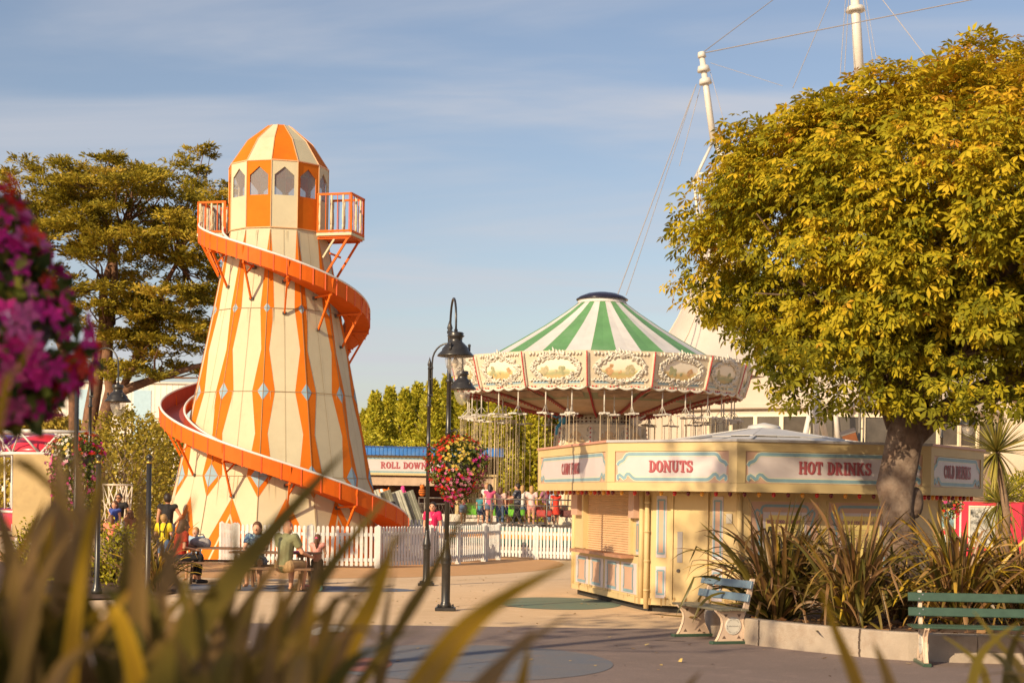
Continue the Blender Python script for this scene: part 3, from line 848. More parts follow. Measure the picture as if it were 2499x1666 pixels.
# small weathered details on the door face: vent, keypad, notice; sill drips below the ledge
M, L = edgeM(WALL[1], WALL[2])
mb = MB(); mb.box((L-.18,-.02,1.62), (.11,.012,.16), 0, M); mb.build('notice', [mat('notice_paper', (.58,.54,.46), .7, .05)], kiosk)
mb = MB(); random.seed(14)
for i in range(4):
    Mi, Li = edgeM(WALL[i], WALL[i+1])
    for _ in range(14):
        x = random.uniform(.1,Li-.1); z = random.uniform(.22,.30); h = random.uniform(.04,.16); w = random.uniform(.01,.05)
        if i == 2 and .15 < x < 2.8: z = .16
        mb.add([(x-w,-.0445,z-.0),(x+w,-.0445,z-.0),(x+w*.4,-.0445,z-h),(x-w*.5,-.0445,z-h*.8)], [(0,1,2,3)], 0, False, Mi)
mb.build('splash_stain', [mat('splash_dirt', (.42,.27,.11), .9, .3, 9)], kiosk)
# festoon bulbs under the canopy edge
fo = MB()
ED = inset(OC, .16)
allb = []
for i, cnt in ((0,17),(1,9),(2,13),(3,13)):
    a, b = ED[i], ED[(i+1)%8]
    for k in range(cnt):
        allb.append((a.lerp(b, (k+.5)/cnt), (k+i*2) % 3))
for p, c in allb:
    mb = MB(); mb.lathe([(.014,.0),(.014,-.03),(.03,-.045),(.036,-.07),(.028,-.10),(.008,-.115),(0,-.116)], 9, 1)
    mb.lathe([(.018,.01),(.018,-.028)], 8, 0)
    o = mb.build('festoon_bulb', [STEELDK, (BULBR, BULBD, BULBY)[c]], kiosk, loc=(p.x, p.y, FZ0+.035))
lb = text_mesh  # keep helper name

# ================================================================= benches
BGREEN = mat('bench_green', (.045,.085,.055), .35, .15, 6.0)
BCREAM = mat('bench_cream', (.68,.50,.36), .5, .08, 4, dirt=(.5,.33,.22), dsc=6, dlo=.58, dhi=.85)
BPLATE = mat('plaque_white', (.62,.58,.50), .4, .05)
INK = mat('plaque_ink', (.08,.06,.05), .6, 0)
BEDGE = mat('bench_blue', (.13,.19,.25), .35, .12, 5)
SOLE = BGREEN
def bench(name, label, loc, rz, length, slat, seatm):
    """faces local -y; x runs along the bench"""
    b = thing(name, label, 'bench', loc, rz)
    lean = R(12)
    xs = (-length/2+.16, length/2-.16)
    for i, x in enumerate(xs):
        mb = MB()
        out = [(-.235,.04),(-.20,.09),(-.155,.20),(-.14,.28),(-.155,.35),(-.205,.41),(-.24,.44),(-.24,.455),(.17,.455)]
        outb = [(.17,.455),(.225,.455),(.345,.86),(.295,.87),(.2,.455)]
        rt = [(.20,.43),(.15,.35),(.145,.28),(.17,.20),(.235,.09),(.27,.04)]
        poly = out+[(.225,.455)]+[(.20,.43),(.165,.35),(.16,.28),(.18,.20),(.235,.09),(.27,.04)]
        # profile in (y, z): map prism's (x,z) plane onto (y,z)
        Mx = Matrix.Translation((x-.022,0,0)) @ Matrix(((0,1,0,0),(1,0,0,0),(0,0,1,0),(0,0,0,1)))
        n0 = len(mb.f); mb.prism(poly[::-1], .044, 0, Mx)
        up = [(.16,.45),(.235,.45),(.335,.87),(.275,.87)]
        Mu = Matrix.Translation((x-.02,0,0)) @ Matrix(((0,1,0,0),(1,0,0,0),(0,0,1,0),(0,0,0,1)))
        mb.prism(up[::-1], .04, 0, Mu)
        # raised rims and the triangular cut outs
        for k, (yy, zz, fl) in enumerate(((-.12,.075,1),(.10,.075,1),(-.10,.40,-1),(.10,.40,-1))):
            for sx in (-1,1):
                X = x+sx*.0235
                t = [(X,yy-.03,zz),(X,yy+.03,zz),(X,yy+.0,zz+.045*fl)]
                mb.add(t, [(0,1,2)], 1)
        for sx in (-1,1):
            X = x+sx*.021
            mb.tube([(X,p[0],p[1]) for p in out[:-1]], .008, 5, 0); mb.tube([(X,p[0],p[1]) for p in [(.20,.43),(.165,.35),(.16,.28),(.18,.20),(.235,.09),(.27,.04)]], .008, 5, 0)
        mb.tube([(x-.03,-.14,.055),(x-.03,-.14,.07)], .012, 6, 1); mb.tube([(x+.03,.16,.055),(x+.03,.16,.07)], .012, 6, 1)
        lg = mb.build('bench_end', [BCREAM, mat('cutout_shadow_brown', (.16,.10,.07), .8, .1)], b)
        f = MB(); f.box((x,.03,.022), (.10,.68,.044), 0, None, .008); f.build('foot_rail', [SOLE], lg)
        sd = -1 if x < 0 else 1
        p = MB(); Mp = Matrix.Translation((x+sd*.022,.012,.245)) @ Matrix.Rotation(sd*R(90), 4, 'Y')
        p.lathe([(.118,0),(.118,.008),(.110,.012)], 32, 0); q = MB(); q.add([Mp@Vector(v) for v in p.v], p.f, 0)
        po = q.build('plaque', [BPLATE], lg)
        if True:
            Mt = Matrix.Translation((x+sd*.036,.012,.245)) @ Matrix.Rotation(sd*R(90), 4, 'Z')
            jobs = [('fellow fairground', Mt @ Matrix.Translation((0,0,-.008)))]
            for word_, r0, stp, flip in (('relax and chat',.081,.0135,1),('let your stories flow',.098,.0115,-1)):
                for j, ch in enumerate(word_):
                    if ch == ' ': continue
                    an = (j-(len(word_)-1)/2)*stp/.085
                    jobs.append((ch, Mt @ Matrix.Rotation(an*flip, 4, 'Y') @ Matrix.Translation((0,0,r0*flip))))
            tb = MB()
            for tx_, Mj in jobs:
                q = text_mesh(tx_, .021, Mj, 0, 0, 0, INK, po, align='CENTER'); me = q.data
                tb.add([v.co for v in me.vertices], [list(p.vertices) for p in me.polygons], 0); bpy.data.objects.remove(q)
            tb.build('lettering', [INK], po)
            for s in (-1,1):
                st = MB(); st.add([(.092*s+.009*(1 if k%2==0 else .42)*math.sin(k*PI/5), 0, .009*(1 if k%2==0 else .42)*math.cos(k*PI/5)) for k in range(10)], [list(range(9,-1,-1))], 0, False, Mt)
                st.build('star', [INK], po)
    st = MB()
    for y0, z0, w in ((-.175,.462,.14),(-.025,.468,.14),(.115,.462,.12)):
        st.box((0,y0,z0), (length,w,.03), 0, None, .006)
    st.build('seat', [seatm], b)
    for zc in (.795,.62):
        yc = .16+.10*(zc-.45)/.42+.01
        m_ = MB(); Mb = Matrix.Translation((0,yc-.035,zc)) @ Matrix.Rotation(-lean,4,'X')
        m_.box((0,0,0), (length-.02,.036,.105), 0, Mb, .006)
        for x in xs:
            for dx, dz in ((-.022,-.025),(.022,.025)):
                m_.tube([Mb@Vector((x+dx,-.018,dz)), Mb@Vector((x+dx,-.024,dz))], .009, 8, 1)
        m_.build('back_slat', [slat, STEEL], b)
    return b
bench('park_bench', 'park bench with blue back slats and cream iron ends beside the kiosk door', (2.76, 22.45, 0), R(-70), 1.49, BEDGE, mat('bench_seat_worn', (.17,.15,.10), .4, .2, 6))
bench('park_bench', 'dark green slatted park bench in front of the planter wall', (5.68, 19.42, 0), R(-4), 1.86, BGREEN, BGREEN)
# ================================================================= ground
def ground_mat(name, c, c2, c3, big=.25, fine=90, bump=.25):
    m = bpy.data.materials.new(name); m.use_nodes = True
    nt = m.node_tree; N = nt.nodes; L = nt.links; b = N['Principled BSDF']
    b.inputs['Roughness'].default_value = .9; b.inputs['Specular IOR Level'].default_value = .25
    tc = N.new('ShaderNodeTexCoord')
    def nz(sc, det, ro=.6):
        n = N.new('ShaderNodeTexNoise'); n.inputs['Scale'].default_value = sc; n.inputs['Detail'].default_value = det; n.inputs['Roughness'].default_value = ro
        L.new(tc.outputs['Object'], n.inputs['Vector']); return n
    a = nz(big, 8, .65); f = nz(fine, 3, .7); g = nz(2.2, 6, .7)
    def mix(fac, x, y):
        mx = N.new('ShaderNodeMix'); mx.data_type = 'RGBA'; L.new(fac, mx.inputs[0])
        for i, q in ((6, x), (7, y)):
            if isinstance(q, tuple): mx.inputs[i].default_value = (*q, 1)
            else: L.new(q, mx.inputs[i])
        return mx.outputs[2]
    def rng_(o, lo, hi):
        r = N.new('ShaderNodeMapRange'); r.inputs[1].default_value = lo; r.inputs[2].default_value = hi; L.new(o, r.inputs[0]); return r.outputs[0]
    c1 = mix(rng_(a.outputs[0], .38, .66), c, c2)
    c1 = mix(rng_(g.outputs[0], .52, .75), c1, c3)
    v = N.new('ShaderNodeHueSaturation'); L.new(c1, v.inputs['Color'])
    L.new(rng_(f.outputs[0], .25, .75), v.inputs['Value'])
    vv = N.new('ShaderNodeMapRange'); vv.inputs[1].default_value = .25; vv.inputs[2].default_value = .75; vv.inputs[3].default_value = .72; vv.inputs[4].default_value = 1.25
    L.new(f.outputs[0], vv.inputs[0]); L.new(vv.outputs[0], v.inputs['Value'])
    L.new(v.outputs[0], b.inputs['Base Color'])
    bp = N.new('ShaderNodeBump'); bp.inputs['Strength'].default_value = bump; bp.inputs['Distance'].default_value = .01
    L.new(f.outputs[0], bp.inputs['Height']); L.new(bp.outputs[0], b.inputs['Normal'])
    return m
TAR = ground_mat('tan_tarmac', (.70,.50,.31), (.63,.44,.265), (.76,.56,.36))
mb = MB(); mb.add([(-900,-40,0),(900,-40,0),(900,1500,0),(-900,1500,0)], [(0,1,2,3)])
structure(mb.build('ground', TAR))
def patch(name, pts, m, z=.004):
    mb = MB(); mb.add([(p[0],p[1],z) for p in pts], [list(range(len(pts)))]); o = mb.build(name, m); structure(o); return o
def ellipse(cx, cy, rx, ry, n=48, a0=0, a1=360):
    return [(cx+rx*math.cos(R(a0+(a1-a0)*i/n)), cy+ry*math.sin(R(a0+(a1-a0)*i/n))) for i in range(n)]
SURF = ground_mat('tan_surface', (.58,.32,.145), (.54,.30,.13), (.63,.37,.18), .4)
DARK_GRD = ground_mat('dark_ground', (.235,.175,.155), (.20,.15,.132), (.28,.205,.18), .3, 70, .5)
ge = G(1100,1527); mb = MB(); mb.add([(-60,-30,.004),(60,-30,.004),(60,ge.y+.9,.004),(9,ge.y+.35,.004),(0,ge.y,.004),(-9,ge.y-.1,.004),(-60,ge.y,.004)], [list(range(7))]); structure(mb.build('near_ground', DARK_GRD))  # darker sheet over the near ground, with one sharp far edge
patch('orange_surfacing', ellipse(TW.x, TW.y-.5, 8.6, 11.2, 64), SURF)
GRS = ground_mat('green_paint', (.15,.21,.16), (.18,.21,.15), (.23,.21,.14))
g1 = G(1340, 1468)
patch('green_painted_patch', ellipse(g1.x+.15, 29.9, 1.15, 1.75), GRS)
BLS = ground_mat('blue_paint', (.13,.16,.22), (.17,.18,.22), (.24,.20,.17))
patch('blue_painted_patch', ellipse(-4.9, 33.2, 3.0, 1.1), BLS)
BL2 = ground_mat('blue_paint_near', (.145,.155,.185), (.175,.165,.17), (.215,.17,.155), .9)
patch('blue_painted_patch', ellipse(-.55, 19.0, 1.75, 2.1), BL2, .008)
RDS = ground_mat('red_paint', (.28,.10,.085), (.25,.12,.10), (.22,.15,.13), .9)
patch('red_painted_patch', ellipse(-1.62, 18.4, .30, .75), RDS, .012)
patch('red_painted_patch', ellipse(-2.4, 21.6, .25, 1.2), RDS, .008)
WTS = ground_mat('white_line_paint', (.55,.52,.48), (.45,.42,.38), (.30,.26,.22))
patch('white_painted_patch', ellipse(-2.55, 23.0, .22, .9), WTS, .008)
a, b = G(1600, 1562), G(1672, 1565)
patch('white_chalk_mark', [(a.x,a.y-.03),(b.x,b.y-.03),(b.x,b.y+.03),(a.x,a.y+.03)], WTS)
# small litter on the paving
n = 420; rr_ = np.random.default_rng(8)
pos = np.stack([rr_.uniform(-6,6,n), rr_.uniform(17.5,40,n), np.full(n,.016)],1)
V, Fq, T = scatter(np.array([[-.5,0,0],[.5,0,0],[.3,1,.15],[-.3,1,.1]],float), np.array([[0,1,2,3]]), pos, unit(rr_.normal(0,1,(n,3))*[1,1,.1]), unit(rr_.normal(0,.2,(n,3))+[0,0,1]), rr_.uniform(.015,.06,n), rr_.uniform(0,1,n))
lf = np_mesh('fallen_leaves', V, Fq, ramp_mat('ground_litter', [(0,(.12,.06,.025)),(.5,(.34,.20,.06)),(.9,(.5,.36,.12)),(1,(.6,.56,.5))], trans=0), tint=T); tag(lf, 'scattered small dry leaves and scraps lying on the paving', 'leaf litter', kind='stuff')
# thin dark strips on the paving: lamp post shadows painted in as colour
CRK_SHADOW = mat('crack_and_shadow_dark', (.09,.06,.045), .9, .2)  # shared by the painted shadow strips and the real kerb cracks
def crack_and_shadow(p, q, w=.02, n=14, amp=.05):
    mb = MB(); p = Vector(p); q = Vector(q); d = (q-p).normalized(); s = Vector((-d.y, d.x, 0)); pts = []
    for i in range(n+1): pts.append(p.lerp(q, i/n)+s*random.uniform(-amp, amp))
    for i in range(n):
        ww = w*random.uniform(.5,1.2)
        mb.add([pts[i]-s*ww/2, pts[i+1]-s*ww/2, pts[i+1]+s*ww/2, pts[i]+s*ww/2], [(0,1,2,3)])
    for k in range(len(mb.v)): mb.v[k] = (mb.v[k][0], mb.v[k][1], .012)
    structure(mb.build('shadow_strip', CRK_SHADOW))
for p, q in (((760,1485),(1010,1478)),((800,1460),(930,1448)),((1110,1416),(1330,1404)),((1120,1478),(1440,1462)),((720,1500),(860,1492)),((1130,1430),(1300,1424))):
    crack_and_shadow(G(*p), G(*q))

# ================================================================= raised planter on the right
CONC = mat('kerb_concrete', (.37,.30,.235), .85, .12, 2.0, bump=.35, bscale=60, dirt=(.28,.20,.14), dsc=2.2, dlo=.5, dhi=.75)
SOIL = mat('soil', (.09,.045,.022), .95, .35, 6, bump=.8, bscale=25)
pl = [(2.78,24.6),(2.80,23.3),(3.05,22.1),(3.29,21.65),(3.78,20.98),(4.34,20.34),(4.60,20.08),(4.85,19.93),(5.3,19.80),(5.63,19.74),(7.2,19.6),(9.5,19.6),(9.5,26.0),(7.6,26.2),(4.4,25.7)]
PL = [Vector((x,y,0)) for x,y in pl]
pin = inset(PL, .16)
root = thing('planter_wall', 'low cracked concrete planter wall round the spiky plants and chestnut tree', 'wall', PL[3])
o0 = PL[3]
joints = [(0,3),(3,5),(5,9),(9,15)]
for a, b in joints:
    mb = MB()
    idx = [i % 15 for i in range(a, b+1)]
    for i, j in zip(idx[:-1], idx[1:]):
        h = .345; e = .012
        P0, P1, Q0, Q1 = PL[i]-o0, PL[j]-o0, pin[i]-o0, pin[j]-o0
        if i == idx[0]: t = (P1-P0).normalized()*.008; P0 = P0+t; Q0 = Q0+t
        Z = Vector((0,0,h)); Zb = Vector((0,0,h-.02)); B0 = (Q0-P0)*.1; B1 = (Q1-P1)*.1
        mb.add([P0,P1,P1+Zb,P0+Zb,P0+B0+Z,P1+B1+Z,Q1+Z,Q0+Z,Q1,Q0], [(0,1,2,3),(3,2,5,4),(4,5,6,7),(7,6,8,9)], 0)
    mb.build('kerb_block', CONC, root)
crk = MB()
for i, rr in ((3,.010),(5,.014)):
    P0 = PL[i]-o0; d = (PL[i]-PL[i-1]).normalized(); nn = Vector((d.y,-d.x,0)); z = 0
    while z < .34:
        z2 = z+.05; j0, j1 = random.uniform(-.012,.012), random.uniform(-.012,.012)
        crk.add([P0+d*(j0-rr)+nn*.006+Vector((0,0,z)), P0+d*(j0+rr)+nn*.006+Vector((0,0,z)), P0+d*(j1+rr)+nn*.006+Vector((0,0,z2)), P0+d*(j1-rr)+nn*.006+Vector((0,0,z2))], [(0,1,2,3)])
        z = z2
crk.build('crack_and_shadow', CRK_SHADOW, root)
mb = MB(); ps = inset(PL, .15); mb.add([p+Vector((0,0,.27)) for p in ps], [list(range(len(ps)))]); structure(mb.build('planter_soil', SOIL))
# leaf litter on the soil
n = 900
ang = rng.uniform(3.2, 9.3, n); yy = rng.uniform(20.2, 25.6, n)
keep = (yy > 20.0+1.2*np.clip(5.2-ang,0,3)) & (yy < 25.4)
pos = np.stack([ang, yy, np.full(n,.285)], 1)[keep]
tv = np.array([[-.5,0,0],[.5,0,0],[.3,1,.1],[-.3,1,.1]], float); tf = np.array([[0,1,2,3]])
nrm = unit(rng.normal(0,.3,(len(pos),3))+[0,0,1]); xd_ = unit(rng.normal(0,1,(len(pos),3))*[1,1,.15])
V, Fq, T = scatter(tv, tf, pos, xd_, nrm, rng.uniform(.04,.12,len(pos)), rng.uniform(0,1,len(pos)))
lit = np_mesh('leaf_litter', V, Fq, ramp_mat('litter', [(0,(.10,.045,.02)),(.6,(.22,.10,.045)),(1,(.38,.22,.10))], trans=0), tint=T)
tag(lit, 'dry brown fallen leaves on the planter soil', 'leaf litter', kind='stuff')

# ================================================================= flower masses
FLCOL = {'red': (.62,.02,.015), 'scarlet': (.75,.05,.02), 'magenta': (.74,.03,.30), 'pink': (.80,.16,.40), 'palepink': (.80,.42,.48), 'yellow': (.80,.58,.10), 'white': (.82,.78,.68), 'purple': (.30,.015,.22)}
def flower_template(n=5, r=1.0, cup=.25):
    vs = [(0,0,-.1)]; fs = []
    for k in range(n):
        a = 2*PI*k/n; h = PI/n
        vs += [(r*.62*math.sin(a-h*.85), r*.62*math.cos(a-h*.85), cup*.6), (r*math.sin(a), r*math.cos(a), cup), (r*.62*math.sin(a+h*.85), r*.62*math.cos(a+h*.85), cup*.6)]
        b = 1+3*k; fs.append((0,b,b+1,b+2))
    return np.array(vs, float), np.array(fs)
FT = flower_template()
LT = (np.array([[0,0,0],[-.32,.45,.06],[0,1,-.05],[.32,.45,.06]], float), np.array([[0,3,2,1]]))
def fl_mat(): 
    st = [(0,FLCOL['red']),(.14,FLCOL['scarlet']),(.28,FLCOL['magenta']),(.42,FLCOL['pink']),(.56,FLCOL['palepink']),(.70,FLCOL['yellow']),(.85,FLCOL['white']),(1,FLCOL['purple'])]
    m = ramp_mat('petals', st, .6, .35); 
    m.node_tree.nodes['Color Ramp'].color_ramp.interpolation = 'CONSTANT'; return m
FIDX = {'red': .05,'scarlet': .2,'magenta': .34,'pink': .48,'palepink': .62,'yellow': .77,'white': .9,'purple': 1.0}
LEAFB = ramp_mat('basket_leaf', [(0,(.035,.06,.012)),(.5,(.10,.13,.02)),(1,(.26,.25,.04))], .6, .35)
def basket(name, label, c, rad, zones, nl=2200, nf=420, ls=.07, fs=.042, group=None, trail=0.0, drop=0.0, hang=True, neck=0.0):
    """a ball of leaves and blossom; zones = [(direction, spread, colour names)]"""
    root = thing(name, label, 'hanging basket', (c[0],c[1],c[2]-rad[2]*.6), 0, group)
    oz = rad[2]*.6
    b = MB(); b.lathe([(.02,oz-.36*rad[2]),(.45*rad[0],oz-.2*rad[2]),(.62*rad[0],oz+.05),(.60*rad[0],oz+.05)], 18, 0)
    if hang:
        for k in range(3):
            a = 2*PI*k/3; b.tube([(.6*rad[0]*math.cos(a), .6*rad[0]*math.sin(a), oz+.05),(0,0,oz+rad[2]*1.25)], .006, 5, 0)
    b.build('basket_bowl', STEELDK, root)
    def shell(n, lo, hi):
        d = unit(rng.normal(0,1,(n,3))); r = rng.uniform(lo,hi,n)[:,None]
        lump = np.array([1+.16*noise.noise(Vector(tuple(q*2.3))+Vector((c[0],c[1],0))) for q in d])[:,None]
        p = d*r*lump*np.array(rad)
        if trail > 0:
            low = (d[:,2] < .1); k = rng.uniform(0,1,n)**1.5*trail
            p[:,2] -= np.where(low, k, 0); p[:,0] *= np.where(low, 1-.35*k/trail, 1); p[:,1] *= np.where(low, 1-.35*k/trail, 1)
        if neck > 0:
            u_ = np.clip(p[:,2]/rad[2],0,1); p[:,0] *= 1-.55*u_; p[:,1] *= 1-.55*u_; p[:,2] += np.where(p[:,2] > 0, p[:,2]*neck, 0)
        p[:,2] += oz
        return d, p
    d, p = shell(nl, .55, 1.0)
    V, Fq, T = scatter(*LT, p, unit(d+rng.normal(0,.7,d.shape)+[0,0,-.3]), unit(d+rng.normal(0,.5,d.shape)), rng.uniform(.6,1.3,nl)*ls, rng.uniform(0,1,nl))
    fo = np_mesh('foliage', V, Fq, LEAFB, root, T); fo['kind'] = 'stuff'
    d, p = shell(nf, .94, 1.08)
    t = np.zeros(nf); keep = np.zeros(nf, bool)
    for i in range(nf):
        best = None
        for zd, spread, names in zones:
            s = float(np.dot(d[i], np.array(zd)/np.linalg.norm(zd)))+.25*noise.noise(Vector(tuple(d[i]*3)))
            if s > spread and (best is None or s > best[0]): best = (s, names)
        if best: t[i] = FIDX[random.choice(best[1])]; keep[i] = True
    d, p, t = d[keep], p[keep], t[keep]
    V, Fq, T = scatter(*FT, p, unit(np.cross(d, rng.normal(0,1,d.shape))), unit(d+rng.normal(0,.35,d.shape)), rng.uniform(.7,1.15,len(d))*fs, t)
    fl = np_mesh('blossom', V, Fq, fl_mat(), root, T); fl['kind'] = 'stuff'
    return root

# ================================================================= lamp posts
BLK = mat('black_iron', (.028,.025,.023), .32, .25, 5, spec=.6, dirt=(.10,.085,.075), dsc=9, dlo=.62, dhi=.8)
BOWL = glass_mat('lamp_glass', (.55,.52,.48), .30, .06)
GOLD = mat('gold_band', (.55,.33,.06), .35, .1, metal=.6)
def lamp(label, loc, adir, scale=1.0, lantern_low=0.0):
    root = thing('street_lamp', label, 'street lamp', loc, 0, 'black swan neck street lamps')
    mb = MB()
    mb.box((0,0,.03), (.34,.34,.06), 0, None, .01)
    for sx in (-1,1):
        for sy in (-1,1): mb.tube([(sx*.12,sy*.12,.06),(sx*.12,sy*.12,.10)], .018, 6, 0)
    mb.lathe([(.12,.05),(.085,.12),(.074,.15),(.074,.76),(.082,.77),(.088,.80),(.080,.83),(.092,.86),(.088,.90),(.062,1.02),(.05,1.10),(.044,1.16),(.041,1.2)], 18, 0)
    mb.build('base_column', BLK, root)
    mb = MB(); mb.lathe([(.041,1.2),(.041,2.95),(.048,2.96),(.048,2.99),(.040,3.0),(.038,3.82),(.056,3.83),(.056,3.86),(.036,3.88),(.034,4.62),(.044,4.64),(.03,4.68),(.05,4.73),(.03,4.80),(.0,4.90)], 14, 0)
    mb.build('pole', BLK, root)
    ca, sa = math.cos(adir), math.sin(adir)
    def q(r, z): return (r*ca, r*sa, z)
    arm = MB(); Rr = .34
    pts = [q(.055,4.05),q(.055,4.4),q(.055,4.75)] + [q(.055+Rr-Rr*math.cos(R(a)), 4.78+.40*math.sin(R(a))) for a in range(15,181,15)] + [q(.055+2*Rr,4.70-lantern_low),q(.055+2*Rr,4.62-lantern_low)]
    arm.tube(pts, .019, 8, 0)
    for z in (4.08,4.42,4.66): arm.box((.03*ca,.03*sa,z), (.10,.10,.035), 0)
    arm.build('swan_neck', BLK, root)
    lx, ly, _ = q(.055+2*Rr, 0); zl = 4.62-lantern_low
    lt = MB()
    lt.lathe([(0,zl+.02),(.03,zl+.02),(.03,zl-.02),(.11,zl-.03),(.135,zl-.05),(.12,zl-.07),(.145,zl-.09),(.11,zl-.12),(.105,zl-.18),(.17,zl-.24),(.22,zl-.30),(.225,zl-.33),(.295,zl-.40),(.30,zl-.425),(.28,zl-.425),(.17,zl-.37),(.0,zl-.37)], 24, 0, (lx,ly,0))
    for k in range(3):
        a = adir+PI/2+k*2*PI/3
        lt.tube([(lx+.225*math.cos(a),ly+.225*math.sin(a),zl-.36),(lx+.225*math.cos(a),ly+.225*math.sin(a),zl-.25)], .022, 6, 0); lt.ball((lx+.225*math.cos(a),ly+.225*math.sin(a),zl-.24), .026, 8, 6)
    lo = lt.build('lantern', BLK, root)
    g = MB(); g.lathe([(.165,zl-.40),(.175,zl-.48),(.155,zl-.58),(.11,zl-.68),(.05,zl-.745),(0,zl-.76)], 20, 0, (lx,ly,0)); g.build('glass_bowl', BOWL, lo)
    bu = MB(); bu.lathe([(.02,zl-.38),(.02,zl-.45),(.05,zl-.50),(.055,zl-.56),(.0,zl-.62)], 12, 0, (lx,ly,0)); bu.build('bulb', mat('lamp_bulb', (.75,.6,.4), .3, 0), lo)
    return root
L1 = G(1087,1489); L2 = G(1040,1428)
lamp('nearer black swan neck street lamp carrying a basket of red and yellow flowers', L1, R(-80))
lamp('black street lamp just behind the flower lamp with its lantern over the fence', L2, R(-14))
L3 = WZ(214, 37.6)
lamp('black street lamp by the cypress trunk behind the pink flowers', L3, R(-20), lantern_low=.25)
L4 = WZ(2293, 47.0)
lamp('street lamp half hidden behind the cold drinks sign', L4, R(-5))
basket('hanging_basket', 'round hanging basket of red, pink and yellow flowers on the nearer street lamp', (L1.x+.17, L1.y-.16, 2.42), (.52,.46,.50),
       [((-.8,-.3,.6),.20,['red','scarlet','red','scarlet']),((-.95,-.4,-.3),.20,['red','scarlet','magenta','red']),((.10,-.8,.45),.80,['yellow']),((.75,-.6,.1),.72,['pink','magenta','yellow']),((.1,-.7,-.6),.45,['pink','magenta','scarlet','palepink']),((-.3,-.2,1),.5,['red','scarlet','red'])], 4600, 900, .058, .036, trail=.14)
mb = MB(); mb.tube([(L1.x,L1.y,2.97),(L1.x+.12,L1.y-.12,3.03),(L1.x+.17,L1.y-.16,2.98)], .012, 6); mb.build('basket_bracket', BLK)
bpy.data.objects['basket_bracket'].parent = None
br_ = bpy.data.objects['basket_bracket']; br_.name = 'basket_hook'; tag(br_, 'small black hook holding the flower basket on the nearer lamp', 'hook')
b3 = WZ(186, 37.0, 2.5)
basket('hanging_basket', 'trailing basket of white and pink flowers on the lamp by the cypress', (b3.x,b3.y,2.62), (.66,.58,.58),
       [((-.6,-.5,.6),.35,['white','white','yellow']),((-.9,-.4,-.2),.35,['pink','pink','magenta']),((.8,-.4,.4),.3,['scarlet','magenta','red']),((.7,-.6,-.3),.35,['palepink','palepink','magenta']),((-.2,0,1),.6,['red','yellow'])], 3400, 560, .075, .05, trail=.95)
# two black posts with ball finials
def ball_post(px, D, label):
    p = WZ(px, D)
    root = thing('ball_post', label, 'post', p, 0, 'black posts with ball tops')
    mb = MB(); mb.lathe([(.10,0),(.10,.10),(.075,.14),(.07,.2),(.058,.24),(.058,.30),(.048,.34),(.045,2.42)], 16, 0); mb.build('shaft', BLK, root)
    mb = MB(); mb.lathe([(.052,2.42),(.056,2.43),(.056,2.45),(.047,2.46)], 16, 0); mb.build('gold_collar', GOLD, root)
    mb = MB(); mb.ball((0,0,2.53), .055, 16, 10); mb.tube([(0,0,2.44),(0,0,2.5)], .03, 10); mb.build('ball', BLK, root)
ball_post(236, 30.0, 'tall black post with ball top close beside the white and pink basket')
ball_post(359, 29.6, 'tall black post with ball top between the basket and the helter skelter')
# ================================================================= people
SKIN = mat('skin_light', (.62,.33,.21), .5, .05, 8, spec=.35); SKINT = mat('skin_tanned', (.48,.23,.13), .5, .05, 8, spec=.35)
_cloth = {}
def cloth(n, c, var=.12, scale=9): 
    return mat('cloth_'+n, c, .85, var, scale, bump=.3, bscale=60)
EYEM = mat('eye_dark', (.03,.02,.015), .25, 0)
def remesh(mb, vox, name):
    """union of overlapping tapered limbs -> one continuous skin"""
    me = bpy.data.meshes.new('raw'); me.from_pydata(mb.v, [], mb.f)
    o = bpy.data.objects.new('raw', me); col.objects.link(o)
    md = o.modifiers.new('r', 'REMESH'); md.mode = 'VOXEL'; md.voxel_size = vox; md.use_smooth_shade = True
    sm = o.modifiers.new('s', 'SMOOTH'); sm.factor = .5; sm.iterations = 3
    dg = bpy.context.evaluated_depsgraph_get()
    out = bpy.data.meshes.new_from_object(o.evaluated_get(dg)); out.name = name
    bpy.data.objects.remove(o); bpy.data.meshes.remove(me)
    for p in out.polygons: p.use_smooth = True
    return out
def limb(mb, pts, rs, n=10):
    mb.tube(pts, rs, n, 0)
    for p, r in zip(pts, rs): mb.ball(p, r, n, 8)
def lerp(a, b, t): return a+(b-a)*t
POSES = {}
